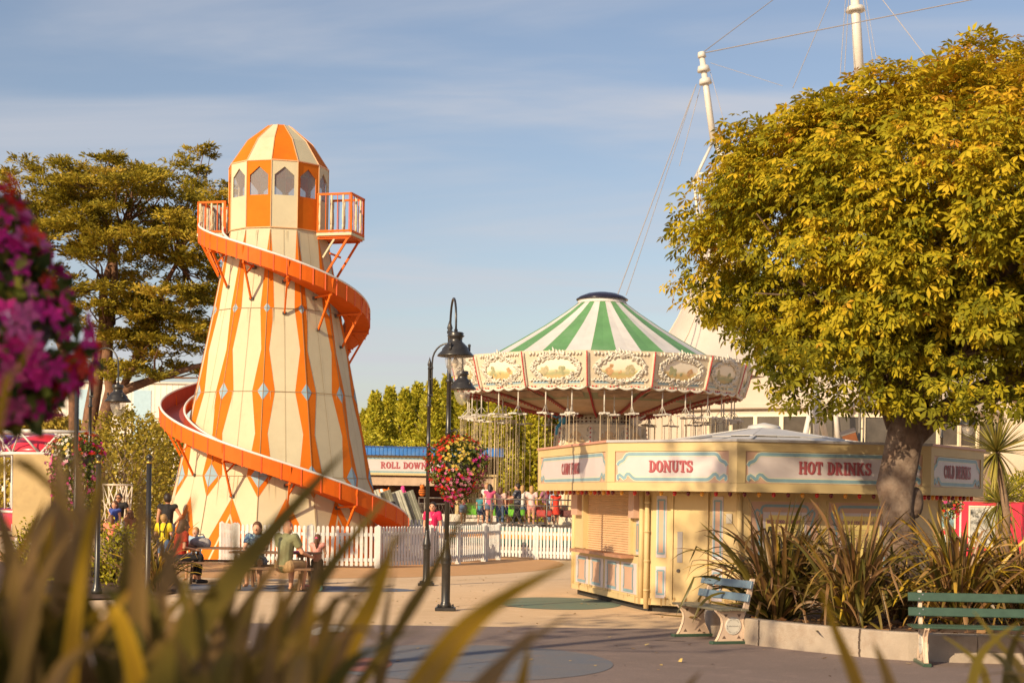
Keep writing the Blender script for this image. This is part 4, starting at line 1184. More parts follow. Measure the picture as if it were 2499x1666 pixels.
def pose(kind, h, arms=('down','down'), stride=0.0, lean=0.0):
    """joints in metres, facing +y, feet at z = 0 (sitting: seat at .46)"""
    J = {}; V3 = lambda x,y,z: Vector((x*h,y*h,z*h))
    if kind == 'sit':
        b = .50; off = (.46+.06)/h-b   # hip height
        hz = b+off
        J['hip'] = V3(0,0,hz); J['waist'] = V3(0,.0+lean*.3,hz+.10); J['chest'] = V3(0,lean,hz+.215); J['neck'] = V3(0,lean*1.35,hz+.325); J['head'] = V3(0,lean*1.6+.015,hz+.405)
        for s, n in ((-1,'l'),(1,'r')):
            J['h'+n] = V3(s*.052,0,hz-.01); J['k'+n] = V3(s*.085,.245,hz+.005); J['a'+n] = V3(s*.08,.23,.045); J['t'+n] = V3(s*.09,.33,.02)
    else:
        J['hip'] = V3(0,0,.515); J['waist'] = V3(0,0,.61); J['chest'] = V3(0,lean,.725); J['neck'] = V3(0,lean*1.2,.835); J['head'] = V3(0,lean*1.4+.012,.925)
        for s, n in ((-1,'l'),(1,'r')):
            st = stride*s
            J['h'+n] = V3(s*.05,0,.50); J['k'+n] = V3(s*.055,st*.5+.01,.275); J['a'+n] = V3(s*.055,st,.04); J['t'+n] = V3(s*.075,st+.085,.018)
    ch = J['neck']
    for s, n, ar in ((-1,'l',arms[0]),(1,'r',arms[1])):
        sh = J['neck']+V3(s*.108,0,-.025); J['s'+n] = sh
        if ar == 'down': e, w = sh+V3(s*.03,-.01,-.165), sh+V3(s*.035,.02,-.315)
        elif ar == 'bent': e, w = sh+V3(s*.04,-.02,-.16), sh+V3(s*.00,.13,-.19)
        elif ar == 'fwd': e, w = sh+V3(s*.03,.07,-.14), sh+V3(s*.00,.20,-.15)
        elif ar == 'up': e, w = sh+V3(s*.10,.05,.06), sh+V3(s*.03,.05,.20)
        elif ar == 'hipz': e, w = sh+V3(s*.09,-.03,-.14), sh+V3(s*.01,.03,-.25)
        elif ar == 'face': e, w = sh+V3(s*.03,.06,-.15), sh+V3(-s*.06,.13,-.02)
        else: e, w = sh+V3(*ar[0]), sh+V3(*ar[1])
        J['e'+n], J['w'+n] = e, w
    return J
def body_mb(J, h, legs=True, hands=True):
    mb = MB(); k = h
    limb(mb, [J['hip'],J['waist'],J['chest'],lerp(J['chest'],J['neck'],.7)], [.080*k,.070*k,.082*k,.055*k], 12)
    for n in 'lr': limb(mb, [lerp(J['chest'],J['s'+n],.3)+Vector((0,0,.02*k)), J['s'+n]], [.06*k,.040*k])
    limb(mb, [J['neck']-Vector((0,0,.02*k)), lerp(J['neck'],J['head'],.5)], [.034*k,.031*k])
    H = J['head']; mb.ball(H, .062*k, 14, 10, 0, (.88,1.02,1.18)); mb.ball(H+Vector((0,.018*k,-.040*k)), .040*k, 10, 8, 0, (.9,1,.9))
    mb.ball(H+Vector((0,.068*k,-.012*k)), .012*k, 8, 6, 0, (.8,1.1,1.3))
    for s in (-1,1): mb.ball(H+Vector((s*.056*k,-.004*k,-.008*k)), .014*k, 8, 6, 0, (.5,.9,1.3))
    for n in 'lr':
        limb(mb, [J['s'+n],J['e'+n],J['w'+n]], [.034*k,.026*k,.018*k])
        if hands:
            d = (J['w'+n]-J['e'+n]).normalized(); a = d.cross(Vector((0,0,1)));  a = a.normalized() if a.length > .1 else Vector((0,1,0))
            pm = J['w'+n]+d*.028*k; limb(mb, [J['w'+n],pm,pm+d*.02*k], [.017*k,.020*k,.019*k], 8)
            for i in range(4):
                b = pm+d*.022*k+a*(i-1.5)*.0105*k; L = (.030,.038,.036,.026)[i]*k; c = d.cross(a)*.25
                limb(mb, [b, b+(d+c*.3)*L*.55, b+(d+c)*L], [.0062*k,.0058*k,.0048*k], 6)
            t = pm-d*.012*k+a*.018*k; limb(mb, [t, t+(d*.5+a*.8)*.022*k, t+(d*.9+a*.7)*.036*k], [.0075*k,.0065*k,.005*k], 6)
        limb(mb, [J['h'+n],lerp(J['h'+n],J['k'+n],.5),J['k'+n],lerp(J['k'+n],J['a'+n],.35),J['a'+n]], [.062*k,.052*k,.036*k,.037*k,.021*k])
        limb(mb, [J['a'+n]-Vector((0,.012*k,.018*k)), J['t'+n]], [.022*k,.016*k], 8)
    return mb
_pc = {}
def person(label, loc, rz, h, kind='stand', arms=('down','down'), stride=0.0, lean=0.0, top=None, sleeve=.55, bottom=None, blen=.5, hair=None, hairlen=.0, skin=None, shoes=None, group=None, vox=.016, eyes=False, skirt=False, pony=False, bald=False, cat='person'):
    root = thing('person', label, cat, loc, rz, group)
    key = (kind, h, arms, stride, lean, vox)
    J = pose(kind, h, arms, stride, lean); k = h
    if key not in _pc: _pc[key] = remesh(body_mb(J, h, hands=vox < .02), vox*h/1.7*1.0, 'body')
    def part(me, name, m):
        me = me.copy(); me.materials.clear(); me.materials.append(m); o = bpy.data.objects.new(name, me); col.objects.link(o); o.parent = root; return o
    part(_pc[key], 'body', skin or SKIN)
    inf = .010*k
    def cl(key2, fn, name, m):
        kk = key+(key2,)
        if kk not in _pc:
            mb = MB(); fn(mb); _pc[kk] = remesh(mb, vox*h/1.7*1.1, name)
        return part(_pc[kk], name, m)
    if top:
        def f(mb):
            low = J['hip']+Vector((0,0,.0*k))
            limb(mb, [low,J['waist'],J['chest'],lerp(J['chest'],J['neck'],.72)], [.090*k,.084*k,.094*k,.060*k], 12)
            for n in 'lr':
                limb(mb, [lerp(J['chest'],J['s'+n],.3)+Vector((0,0,.02*k)), J['s'+n]], [.066*k,.050*k])
                if sleeve > 0:
                    q = lerp(J['s'+n],J['e'+n],min(1,sleeve)); P = [J['s'+n],q]; Rr = [.050*k,.045*k]
                    if sleeve > 1: P.append(lerp(J['e'+n],J['w'+n],sleeve-1)); Rr = [.048*k,.038*k,.03*k]
                    mb.tube(P, Rr, 10); mb.ball(P[0], .05*k, 10, 8)
                    if sleeve > 1: mb.ball(P[1], .038*k, 10, 8)
        cl(('top',sleeve), f, 'shirt', top)
    if bottom:
        def f(mb):
            limb(mb, [J['hip']+Vector((0,0,.045*k)),J['hip']], [.084*k,.090*k], 12)
            for n in 'lr':
                L = blen; hh, kk_, aa = J['h'+n],J['k'+n],J['a'+n]
                if skirt:
                    mb.lathe([(.085*k,.04*k),(.13*k,-.20*k),(.12*k,-.20*k),(.05*k,0)], 14, 0, tuple(J['hip']))
                elif L <= 1: 
                    q = lerp(hh,kk_,L); mb.tube([hh,q],[.075*k,(.068-.016*L)*k],10); mb.ball(hh,.075*k,10,8)
                else:
                    q = lerp(kk_,aa,L-1); mb.tube([hh,kk_,q],[.072*k,.050*k,.040*k],10); mb.ball(hh,.072*k,10,8); mb.ball(kk_,.05*k,10,8)
        cl(('bot',blen,skirt), f, 'skirt' if skirt else ('trousers' if blen > 1 else 'shorts'), bottom)
    if hair:
        H = J['head']
        def f(mb):
            mb.ball(H+Vector((0,-.014*k,.016*k)), .068*k, 14, 10, 0, (.92,1.0,1.12))
            if hairlen > 0: limb(mb, [H+Vector((0,-.030*k,0)), H+Vector((0,-.050*k,-.06*k)), H+Vector((0,-.055*k,-.06*k-hairlen*k))], [.058*k,.055*k,.022*k], 10)
            if pony: limb(mb, [H+Vector((0,-.070*k,.01*k)), H+Vector((0,-.095*k,-.05*k)), H+Vector((.008*k,-.092*k,-.13*k)), H+Vector((.015*k,-.085*k,-.21*k))], [.022*k,.028*k,.028*k,.010*k], 8)
        cl(('hair',hairlen,pony), f, 'hair', hair)
    if shoes:
        mb = MB()
        for n in 'lr':
            limb(mb, [J['a'+n]-Vector((0,.015*k,.020*k)), lerp(J['a'+n],J['t'+n],.6)-Vector((0,0,.008*k)), J['t'+n]], [.027*k,.026*k,.022*k], 8)
        o = mb.build('shoes', [shoes], root)
    if eyes:
        mb = MB(); H = J['head']
        for s in (-1,1): mb.ball(H+Vector((s*.022*k,.058*k,.004*k)), .0075*k, 8, 6)
        mb.build('eyes', [EYEM], root)
        mb = MB(); mb.ball(H+Vector((0,.058*k,-.042*k)), .012*k, 8, 6, 0, (1.3,.5,.35)); mb.build('mouth', [mat('lips', (.42,.13,.10), .5, 0)], root)
        mb = MB()
        for s in (-1,1): mb.bar(H+Vector((s*.012*k,.062*k,.018*k)), H+Vector((s*.034*k,.058*k,.019*k)), .006*k, .005*k)
        mb.build('eyebrows', [hair or EYEM], root)
    return root, J
HB = mat('hair_brown', (.12,.05,.02), .6, .25, 30); HD = mat('hair_dark', (.025,.015,.01), .55, .2, 30); HBL = mat('hair_blond', (.42,.24,.09), .6, .2, 30); HG = mat('hair_grey', (.30,.25,.21), .6, .2, 30)
BLACK = cloth('black', (.018,.016,.017)); DEN = cloth('denim', (.09,.14,.24)); KHAKI = cloth('khaki', (.42,.27,.13)); OLIVE = cloth('olive', (.20,.20,.10)); WHT = cloth('white', (.72,.68,.64)); PINK = cloth('pink', (.72,.30,.25)); ROSE = cloth('rose', (.62,.09,.20)); MAG = cloth('magenta', (.62,.012,.10)); YEL = cloth('yellow', (.80,.60,.02)); REDC = cloth('red', (.66,.045,.02)); LBL = cloth('light_blue', (.36,.50,.62)); PURC = cloth('mauve', (.34,.13,.20)); NAV = cloth('navy', (.03,.04,.09)); TEALC = cloth('teal', (.05,.25,.30)); BLU = cloth('blue', (.04,.07,.30)); CORAL = cloth('coral', (.70,.22,.14))
PAT = mat('cloth_blue_pattern', (.03,.07,.17), .8, .6, 26, dirt=(.25,.38,.42), dsc=24, dlo=.52, dhi=.58)
PAT2 = mat('cloth_dark_pattern', (.03,.035,.06), .8, .5, 26, dirt=(.40,.38,.38), dsc=20, dlo=.56, dhi=.60)
SH_W = mat('shoe_white', (.65,.62,.58), .6, .1); SH_D = mat('shoe_dark', (.03,.025,.025), .6, .1)

# --- picnic tables
WOODT = mat('picnic_wood', (.20,.105,.055), .75, .25, 6, dirt=(.30,.19,.12), dsc=4)
def picnic(label, loc, rz, L=1.75):
    t = thing('picnic_table', label, 'picnic table', loc, rz, 'wooden picnic tables')
    mb = MB()
    for i in range(5): mb.box((0,-.30+.15*i,.735), (L,.138,.035), 0, None, .004)
    mb.build('table_top', [WOODT], t)
    for s in (-1,1):
        mb = MB()
        for i in range(2): mb.box((0,s*(.66+.15*(i-.5)),.44), (L,.138,.04), 0, None, .004)
        mb.build('bench_seat', [WOODT], t)
    for x in (-L/2+.28, L/2-.28):
        mb = MB(); mb.bar((x,-.28,.72),(x,-.62,0),.045,.09); mb.bar((x,.28,.72),(x,.62,0),.045,.09); mb.bar((x+.046,-.78,.40),(x+.046,.78,.40),.045,.09); mb.bar((x-.046,-.33,.69),(x-.046,.33,.69),.045,.08)
        mb.build('trestle', [WOODT], t)
    return t
P1 = WZ(545, 35.0); P2 = WZ(672, 32.9)
picnic('wooden picnic table beside the woman in red with a grey bag on it', (P1.x,P1.y,0), R(2))
picnic('wooden picnic table where the man in the olive shirt sits', (P2.x,P2.y,0), R(-4))
# grey bag on the first table
mb = MB(); q = WZ(487,35.0); mb.ball((0,0,.10), .2, 14, 9, 0, (1.15,.7,.6)); mb.ball((.12,0,.08), .12, 10, 7, 0); mb.tube([(-.12,0,.18),(-.05,0,.27),(.06,0,.27),(.12,0,.17)], .012, 6)
o = mb.build('bag', [cloth('bag_grey', (.42,.38,.36), .3, 7)]); o.location = (q.x,q.y,.753); tag(o, 'crumpled pale grey bag lying on the picnic table', 'bag')
# --- seated man, back to the camera and turned a little right
m = WZ(694, 32.15)
root, J = person('man in olive polo shirt and khaki shorts sitting at the picnic table, back turned', (m.x,m.y,0), R(-28), 1.80, 'sit', (((-.03,.06,-.15),(-.0,.17,-.19)),((.05,.07,-.16),(.045,.21,-.20))), 0, .02, OLIVE, .62, KHAKI, .92, None, 0, SKIN, None, None, .0085)
H = J['head']; mb = MB(); mb.bar(H+Vector((-.05,.02,.115)), H+Vector((.05,.02,.115)), .03, .045); 
for s in (-1,1): mb.bar(H+Vector((s*.05,.02,.115)), H+Vector((s*.10,-.05,.04)), .012,.012)
mb.build('sunglasses', [mat('sunglass_red', (.30,.02,.02), .2, 0)], root)
mb = MB()
for n in 'lr':
    a, t = J['a'+n], J['t'+n]
    mb.bar(a-Vector((0,.06,.065)), t+Vector((0,.03,-.02)), .10,.02, 0)
    for f in (.5,.62,.74): q = lerp(a,t,f); mb.tube([q+Vector((-.055,0,-.02)), q+Vector((0,0,.035)), q+Vector((.055,0,-.02))], .009, 5, 1)
mb.build('sandals', [SH_D, SH_W], root)
# --- girl with the ponytail standing by the scooter
g = WZ(773, 33.2)
root, J = person('girl standing with her back turned, long brown ponytail, pink top and dark leggings', (g.x,g.y,0), R(-12), 1.10, 'stand', ('face','face'), .06, 0, PINK, .12, BLACK, 1.9, HB, .02, SKIN, SH_D, None, .0085, pony=True)
mb = MB(); mb.ball(J['head']+Vector((0,-.083,.01)), .028, 8, 6, 0, (1.2,.7,.9)); mb.build('hair_tie', [cloth('hair_pink', (.70,.08,.22))], root)
# scooter
s0 = WZ(757, 32.5); sc = thing('scooter', 'childs pink scooter with teal wheels beside the girl', 'scooter', (s0.x,s0.y,0), R(-40))
SCP = mat('scooter_pink', (.66,.06,.26), .35, .05); SCT = mat('scooter_teal', (.10,.38,.38), .4, .05)
mb = MB(); mb.box((0,0,.10), (.48,.11,.03), 0, None, .01); mb.bar((-.24,0,.10),(-.33,0,.16),.05,.04); mb.build('deck', [SCP], sc)
mb = MB(); mb.tube([(-.30,0,.12),(-.38,0,.74)], .016, 8, 0); mb.build('steering_column', [SH_W], sc)
mb = MB(); mb.tube([(-.38,-.17,.76),(-.38,.17,.76)], .022, 8, 0); mb.ball((-.38,0,.75), .035, 8, 6); mb.build('handlebar', [SCP], sc)
for x in (-.33,.27):
    mb = MB(); Mw = Matrix.Translation((x,0,.075)) @ Matrix.Rotation(R(90),4,'X'); q = MB(); q.lathe([(.03,-.02),(.06,-.022),(.075,-.015),(.075,.015),(.06,.022),(.03,.02)], 20, 0); q.lathe([(0,-.024),(.035,-.024),(.035,.024),(0,.024)], 12, 1)
    mb.add([Mw@Vector(v) for v in q.v], q.f, 0); mb.m = q.m; mb.s = q.s; mb.build('wheel', [SCT, SCP], sc)
# --- the others at the tables
w = WZ(628, 33.9); person('person in blue patterned dress sitting on the far side of the picnic table', (w.x,w.y,0), R(175), 1.66, 'sit', ('fwd','fwd'), 0, .03, PAT, .6, PAT, .95, HB, .10, SKIN, None, None, .012)
w = WZ(436, 34.6); person('woman in red top and dark trousers sitting at the left end of a picnic table', (w.x,w.y,0), R(-62), 1.68, 'sit', ('fwd','bent'), 0, .03, REDC, .6, BLACK, 1.8, HB, .05, SKINT, SH_D, None, .011)
w = WZ(478, 35.9); person('small child in light blue sitting across the picnic table from the woman in red', (w.x,w.y,0), R(170), 1.30, 'sit', ('fwd','fwd'), 0, .02, LBL, .5, DEN, .9, HBL, .0, SKIN, None, None, .012)
w = WZ(398, 40.0); root, J = person('boy in yellow shirt and denim shorts with a small backpack, back turned', (w.x,w.y,0), R(-8), 1.36, 'stand', ('bent','bent'), .04, 0, YEL, .7, DEN, .85, HBL, 0, SKIN, SH_W, None, .010)
mb = MB()
for s in (-1,1): mb.tube([J['neck']+Vector((s*.08,.06,.0)), J['neck']+Vector((s*.09,-.07,.02)), J['chest']+Vector((s*.05,-.135,-.02)), J['waist']+Vector((s*.07,-.12,-.02))], .013, 6, 0)
mb.tube([J['chest']+Vector((-.05,-.138,-.02)), J['chest']+Vector((.05,-.138,-.04))], .012, 6); mb.build('backpack_strap', [BLACK], root)
w = WZ(407, 46); person('man in a black sleeveless top seen from behind at the edge of the helter skelter', (w.x,w.y,0), R(10), 1.86, 'stand', ('down','hipz'), .03, 0, BLACK, 0, DEN, .9, HD, 0, SKINT, SH_D)
w = WZ(417, 50); person('person in a pink top half hidden behind the man in the black sleeveless top', (w.x,w.y,0), R(160), 1.66, 'stand', ('down','down'), .03, 0, ROSE, .5, DEN, 1.9, HBL, .08, SKIN, SH_W)
gq = 'people gathered beyond the left flower bed'
w = WZ(289, 54); root, J = person('man in a black shirt and sunglasses standing beyond the left flower bed', (w.x,w.y,0), R(172), 1.84, 'stand', ('hipz','hipz'), .03, 0, BLACK, .4, WHT, .9, HD, 0, SKINT, SH_W, gq)
H = J['head']; mb = MB(); mb.bar(H+Vector((-.10,.11,.01)), H+Vector((.10,.11,.01)), .03,.04); mb.build('sunglasses', [EYEM], root)
w = WZ(279, 53); person('woman in a blue dress beside the man in sunglasses', (w.x,w.y,0), R(150), 1.60, 'stand', ('down','bent'), .03, 0, BLU, 0, BLU, .8, HB, .1, SKIN, SH_W, gq, skirt=True)
w = WZ(270, 50); person('long haired woman sitting low with a bare back and black skirt', (w.x,w.y,-.12), R(5), 1.62, 'sit', ('fwd','fwd'), 0, .03, CORAL, 0, BLACK, .9, HB, .12, SKINT, None, gq)
w = WZ(321, 53); person('woman in a brown top sitting beyond the flower bed', (w.x,w.y,0), R(60), 1.64, 'sit', ('bent','fwd'), 0, .03, cloth('brown', (.30,.13,.07)), .3, DEN, .9, HB, .06, SKINT, None, gq)
mb = MB(); bx = WZ(296, 53.2)
for z,y0 in ((.42,.0),(.42,.16),(.70,.36)): mb.box((0,y0,z), (3.0,.14,.04), 0)
for x in (-1.3,0,1.3): mb.box((x,.1,.2), (.06,.4,.4), 0)
o = mb.build('garden_bench', [WOODT]); o.location = (bx.x,bx.y-.15,0); tag(o, 'plain wooden seat under the people beyond the left flower bed', 'bench')
# ride attendant behind the fence
w = WZ(1054, 47.6); root, J = person('ride attendant in magenta polo shirt with name badges behind the white fence', (w.x,w.y,0), R(170), 1.74, 'stand', ('down','down'), .03, 0, MAG, .62, BLACK, 1.9, HD, 0, SKIN, SH_D, None, .0095, eyes=True)
c = J['chest']; mb = MB(); mb.box(c+Vector((.03,.168,-.02)), (.085,.012,.05)); mb.build('name_badge', [SH_W], root); mb = MB(); mb.box(J['waist']+Vector((.02,.158,-.02)), (.095,.012,.085)); mb.build('name_badge', [cloth('badge_blue', (.45,.55,.75))], root)
mb = MB(); mb.tube([J['neck']+Vector((-.07,.06,.0)), c+Vector((.02,.17,.0)), J['waist']+Vector((.02,.156,.02)), c+Vector((.035,.172,.0)), J['neck']+Vector((.07,.06,.0))], .006, 5); mb.build('lanyard', [SH_W], root)
w = WZ(975, 60); person('person in a dark jacket bending by the leaning metal panels', (w.x,w.y,.0), R(80), 1.70, 'stand', ('fwd','fwd'), .05, .12, cloth('charcoal', (.07,.07,.08)), 1.9, BLACK, 1.9, HD, 0, SKIN, SH_D)
# riders waiting on the swing platform
gp = 'people waiting on the swing ride platform'
def rider(px, D, label, rz, h, **kw):
    w = WZ(px, D, .78); person(label, (w.x,w.y,.78), R(rz), h, kw.pop('kind','stand'), kw.pop('arms',('down','down')), kw.pop('stride',.05), 0, vox=.022, group=gp, **kw)
rider(1130, 66.6, 'bare backed blond child leaning on the platform rail', 20, 1.45, arms=('bent','bent'), top=None, bottom=DEN, blen=.7, hair=HBL, shoes=SH_W, skin=SKINT)
rider(1194, 66.2, 'woman in a rose pink vest and denim shorts on the swing platform', 5, 1.66, top=ROSE, sleeve=0, bottom=DEN, blen=.5, hair=HD, hairlen=.06, shoes=SH_D)
rider(1187, 67.6, 'fair haired person in white behind the woman in the rose vest', 150, 1.72, top=WHT, sleeve=.5, bottom=DEN, blen=1.8, hair=HBL, shoes=SH_W)
rider(1220, 66.6, 'girl in a pale pink shirt and jeans on the swing platform', -10, 1.55, top=cloth('pale_pink', (.74,.46,.40)), bottom=DEN, blen=1.8, hair=HB, hairlen=.05, shoes=SH_W)
rider(1240, 66.9, 'child in a salmon top beside a red swing seat', 30, 1.42, top=CORAL, bottom=BLU, blen=.8, hair=HB, shoes=SH_W)
rider(1262, 65.3, 'man in a dark patterned shirt and black trousers striding along the platform', 70, 1.70, top=PAT2, sleeve=.8, bottom=BLACK, blen=1.95, hair=HD, shoes=SH_D, arms=('fwd','down'), stride=.13)
rider(1274, 66.8, 'blond woman in white behind the man in the patterned shirt', -20, 1.64, top=WHT, bottom=DEN, blen=.6, hair=HBL, hairlen=.1, shoes=SH_W)
rider(1296, 65.6, 'blond girl in a white shirt and pink dungaree shorts on the platform', 0, 1.62, top=cloth('soft_pink', (.78,.52,.48)), bottom=PINK, blen=.45, hair=HBL, hairlen=.09, shoes=SH_W)
rider(1330, 66.6, 'person in a mauve top bending over a maroon seat', 50, 1.66, top=PURC, sleeve=.6, bottom=cloth('mustard', (.60,.28,.03)), blen=.6, hair=HD, shoes=SH_D, arms=('fwd','fwd'))
rider(1346, 67.4, 'person in a light blue shirt at the back of the platform', 180, 1.72, top=LBL, bottom=DEN, blen=1.8, hair=HB, shoes=SH_D)
rider(1356, 66.0, 'child in a red dress standing near the kiosk edge of the platform', 10, 1.48, top=REDC, sleeve=0, bottom=REDC, blen=.8, hair=HB, hairlen=.05, shoes=SH_W, skirt=True)
rider(1172, 66.8, 'child in a teal shirt beside the green swing seats', -30, 1.30, top=TEALC, bottom=NAV, blen=.8, hair=HB, shoes=SH_W)
rider(1306, 67.8, 'child in a yellow shirt between the swings', 160, 1.35, top=YEL, bottom=NAV, blen=.8, hair=HBL, shoes=SH_W)

# ================================================================= things in the far left and right
WB = mat('white_cladding', (.74,.68,.60), .6, .05, .5)
SB = mat('blue_cladding', (.36,.52,.62), .5, .05)
bw = WZ(330, 140); bd = thing('white_building', 'large plain white clad building with pale blue strips behind the cypress', 'building', (bw.x,140,0))
mb = MB(); mb.box((-4,6,5.6), (28,12,11.2), 0)
for i in range(56): mb.box((-18+i*.5,-.012,5.6), (.03,.02,11.2), 2)
mb.box((-4,6,11.26), (28.4,12.4,.14), 2); mb.build('wall', [WB, SB, mat('cladding_joint', (.58,.54,.48), .6, 0)], bd)
for x in (-9.5,-4.4,.45,4.6):
    mb = MB(); mb.box((x,-.03,6.6), (1.5,.04,8.0), 0); mb.build('blue_strip', [SB], bd)
    mb = MB(); mb.box((x,-.08,5.6), (1.2,.06,1.1), 0); w_ = mb.build('window', [mat('far_glass', (.10,.10,.10), .15, .1)], bd); f = MB(); f.box((x,-.11,6.2), (1.35,.06,.08), 0); f.box((x,-.11,5.02), (1.35,.06,.08), 0); f.build('frame', [WB], w_)
yb = WZ(77, 50); t = thing('yellow_board', 'plain pale yellow board standing behind the left flower bed', 'board', yb)
mb = MB(); mb.box((0,0,1.75), (1.18,.10,2.5), 0, None, .01); mb.build('panel', [mat('board_yellow', (.46,.34,.16), .7, .10, 1, dirt=(.34,.24,.11))], t)
mb = MB(); mb.box((-.5,.08,1.4), (.07,.07,2.8), 0); mb.box((.5,.08,1.4), (.07,.07,2.8), 0); mb.build('posts', [SH_W], t)
def gondola(label, px, D, c, c2, z, w=3.2):
    p = WZ(px, D); t = thing('ride_car', label, 'ride car', p, R(8)); CA_ = mat('car_'+label[:6], c, .3, .1, coat=.4)
    mb = MB(); mb.lathe([(w*.5,z),(w*.47,z+.25),(w*.32,z+.62),(w*.1,z+.82),(0,z+.84)], 24, 0); mb.build('canopy', [CA_], t)
    mb = MB()
    for k in range(8):
        a = k*PI/4; mb.tube([(w*.5*math.cos(a),w*.5*math.sin(a),z-.02),(w*.62*math.cos(a+.4),w*.62*math.sin(a+.4),z+.85),(w*.5*math.cos(a+.8),w*.5*math.sin(a+.8),z-.02)], .05, 6)
        mb.tube([(w*.48*math.cos(a),w*.48*math.sin(a),.3),(w*.5*math.cos(a),w*.5*math.sin(a),z)], .04, 6)
    mb.tube([(w*.52*math.cos(a),w*.52*math.sin(a),z) for a in np.linspace(0,2*PI,25)], .07, 6); mb.tube([(w*.62*math.cos(a),w*.62*math.sin(a),z+.87) for a in np.linspace(0,2*PI,25)], .08, 6)
    mb.build('tube_frame', [SH_W], t)
    mb = MB(); mb.lathe([(w*.40,.25),(w*.50,.6),(w*.52,1.15),(w*.46,1.15),(w*.4,.7),(0,.6)], 24, 0); mb.lathe([(w*.525,1.0),(w*.535,1.1)], 24, 1); mb.build('tub', [mat('tub_'+label[:6], c2, .3, .1, coat=.4), SH_W], t)
gondola('purple canopied ride car with white tubes at the left edge', 10, 68, (.12,.03,.22), (.22,.05,.24), 3.35)
gondola('red canopied ride car with white tubes behind the yellow board', 108, 66, (.62,.03,.05), (.60,.04,.07), 3.35)
lt = WZ(277, 58); t = thing('lattice_frame', 'cream tubular lattice frame of a ride behind the people on the left', 'ride frame', lt)
mb = MB(); CRT = mat('lattice_cream', (.68,.58,.46), .5, .1)
for y in (0,.8):
    mb.tube([(-.42,y,2.15),(.45,y,2.15)], .035, 6)
    for a,b in (((-.42,y,2.15),(.25,y,.3)),((-.42,y,1.6),(.3,y,.5)),((.45,y,2.15),(-.25,y,.2)),((-.05,y,2.15),(-.42,y,.9)),((.2,y,2.15),(.42,y,1.1)),((-.42,y,2.15),(-.2,y,.0)),((.45,y,2.15),(.3,y,.0)),((.1,y,2.15),(0,y,.0))): mb.tube([a,b], .022, 5)
for x in (-.42,.45): mb.tube([(x,0,2.15),(x,.8,2.15)], .03, 6)
for x in (.1,.2,.3): mb.tube([(x,0,2.15),(x+.05,.8,1.3)], .02, 5)
mb.build('tubes', [CRT], t)
fence('picket_fence', 'far white picket fence beyond the man in the black sleeveless top', [xd(330,78), xd(430,77)], h=1.35, step=.16, w=.10)
# red board with pictures on the right
rp_ = WZ(2384, 52); t = thing('red_board', 'bright red board with framed black and white pictures right of the kiosk', 'board', rp_, R(-6))
mb = MB(); mb.box((0,0,1.15), (3.1,.16,1.75), 0, None, .03); mb.box((-.55,-.085,1.15), (.06,.012,1.7), 1); mb.build('panel', [mat('board_red', (.66,.03,.06), .35, .08, 1.5, coat=.3), mat('board_highlight', (.72,.55,.52), .3, 0)], t)
BW = mat('picture_grey', (.46,.45,.40), .6, .45, 3.2, dirt=(.05,.05,.045), dsc=3.5, dlo=.5, dhi=.62)
for x,z,w_,h_,m_ in ((.30,1.25,1.15,1.25,BW),(-1.0,1.45,.55,.55,mat('picture_colour', (.22,.36,.40), .6, .4, 4, dirt=(.42,.40,.06), dsc=3, dlo=.5, dhi=.6)),(-.95,.72,.5,.45,mat('picture_pale', (.55,.58,.60), .6, .3, 4))):
    mb = MB(); mb.box((x,-.10,z), (w_,.03,h_), 0); p_ = mb.build('picture', [m_], t)
    f = MB()
    for s in (-1,1): f.box((x+s*w_/2,-.11,z), (.05,.05,h_+.05), 0); f.box((x,-.11,z+s*h_/2), (w_-.05,.05,.05), 0)
    f.build('frame', [mat('frame_cream', (.70,.60,.45), .5, .1)], p_)
basket('hanging_basket', 'red and yellow flower basket behind the right end of the kiosk', (L4.x+.15,L4.y-.15,1.95), (.42,.4,.5), [((0,-1,.2),-.2,['red','yellow','scarlet','yellow','magenta'])], 900, 150, .08, .055)
# ================================================================= swing ride
RC = WZ(1460, 71.0)
IVORY = mat('ivory_paint', (.62,.54,.41), .5, .06, 1.5, dirt=(.50,.36,.22), dsc=1.5, dlo=.55, dhi=.85)
IVORYW = mat('ivory_scroll', (.64,.59,.50), .5, .08, 4)
RGREEN = mat('canvas_green', (.115,.275,.105), .65, .12, 1.0, dirt=(.16,.30,.15), dsc=1.2)
RWHITE = mat('canvas_white', (.60,.57,.54), .6, .07, 1.0, dirt=(.50,.44,.38), dsc=.9, dlo=.55, dhi=.8)
NAVY = mat('cap_navy', (.02,.018,.035), .25, .15, 3)
BULBP = mat('ride_bulb_red', (.50,.02,.03), .3, .1)
BULBI = mat('ride_bulb_pale', (.80,.66,.56), .3, .05)
PINKISH = mat('ceiling_paint', (.62,.43,.27), .55, .10, 1.2, dirt=(.48,.28,.15), dsc=1.0, dlo=.45, dhi=.75)
TEAL = mat('skirt_teal', (.02,.14,.12), .5, .1)
AMBER = mat('skirt_amber', (.62,.26,.02), .5, .1, 2)
DECK = mat('ride_deck', (.22,.19,.16), .7, .2, 2)
GALV = mat('galvanised_rail', (.20,.17,.14), .45, .15, 4, metal=.4)
ride = thing('swing_ride', 'old fashioned swing carousel with green and white striped canopy and painted rounding boards', 'fairground ride', RC)
NS = 15; A0 = R(-8.0); DA = 2*PI/NS
def rp(a, r, z): return Vector((math.sin(a)*r, -math.cos(a)*r, z))
# deck with a teal and amber skirt
mb = MB(); mb.lathe([(8.0,.10),(8.0,.30,1),(8.02,.31,2),(8.02,.62,1),(8.0,.63,1),(8.0,.76,0),(7.9,.78,0),(0,.78,0)], 60, 1)
mb.build('platform', [DECK, TEAL, AMBER], ride)
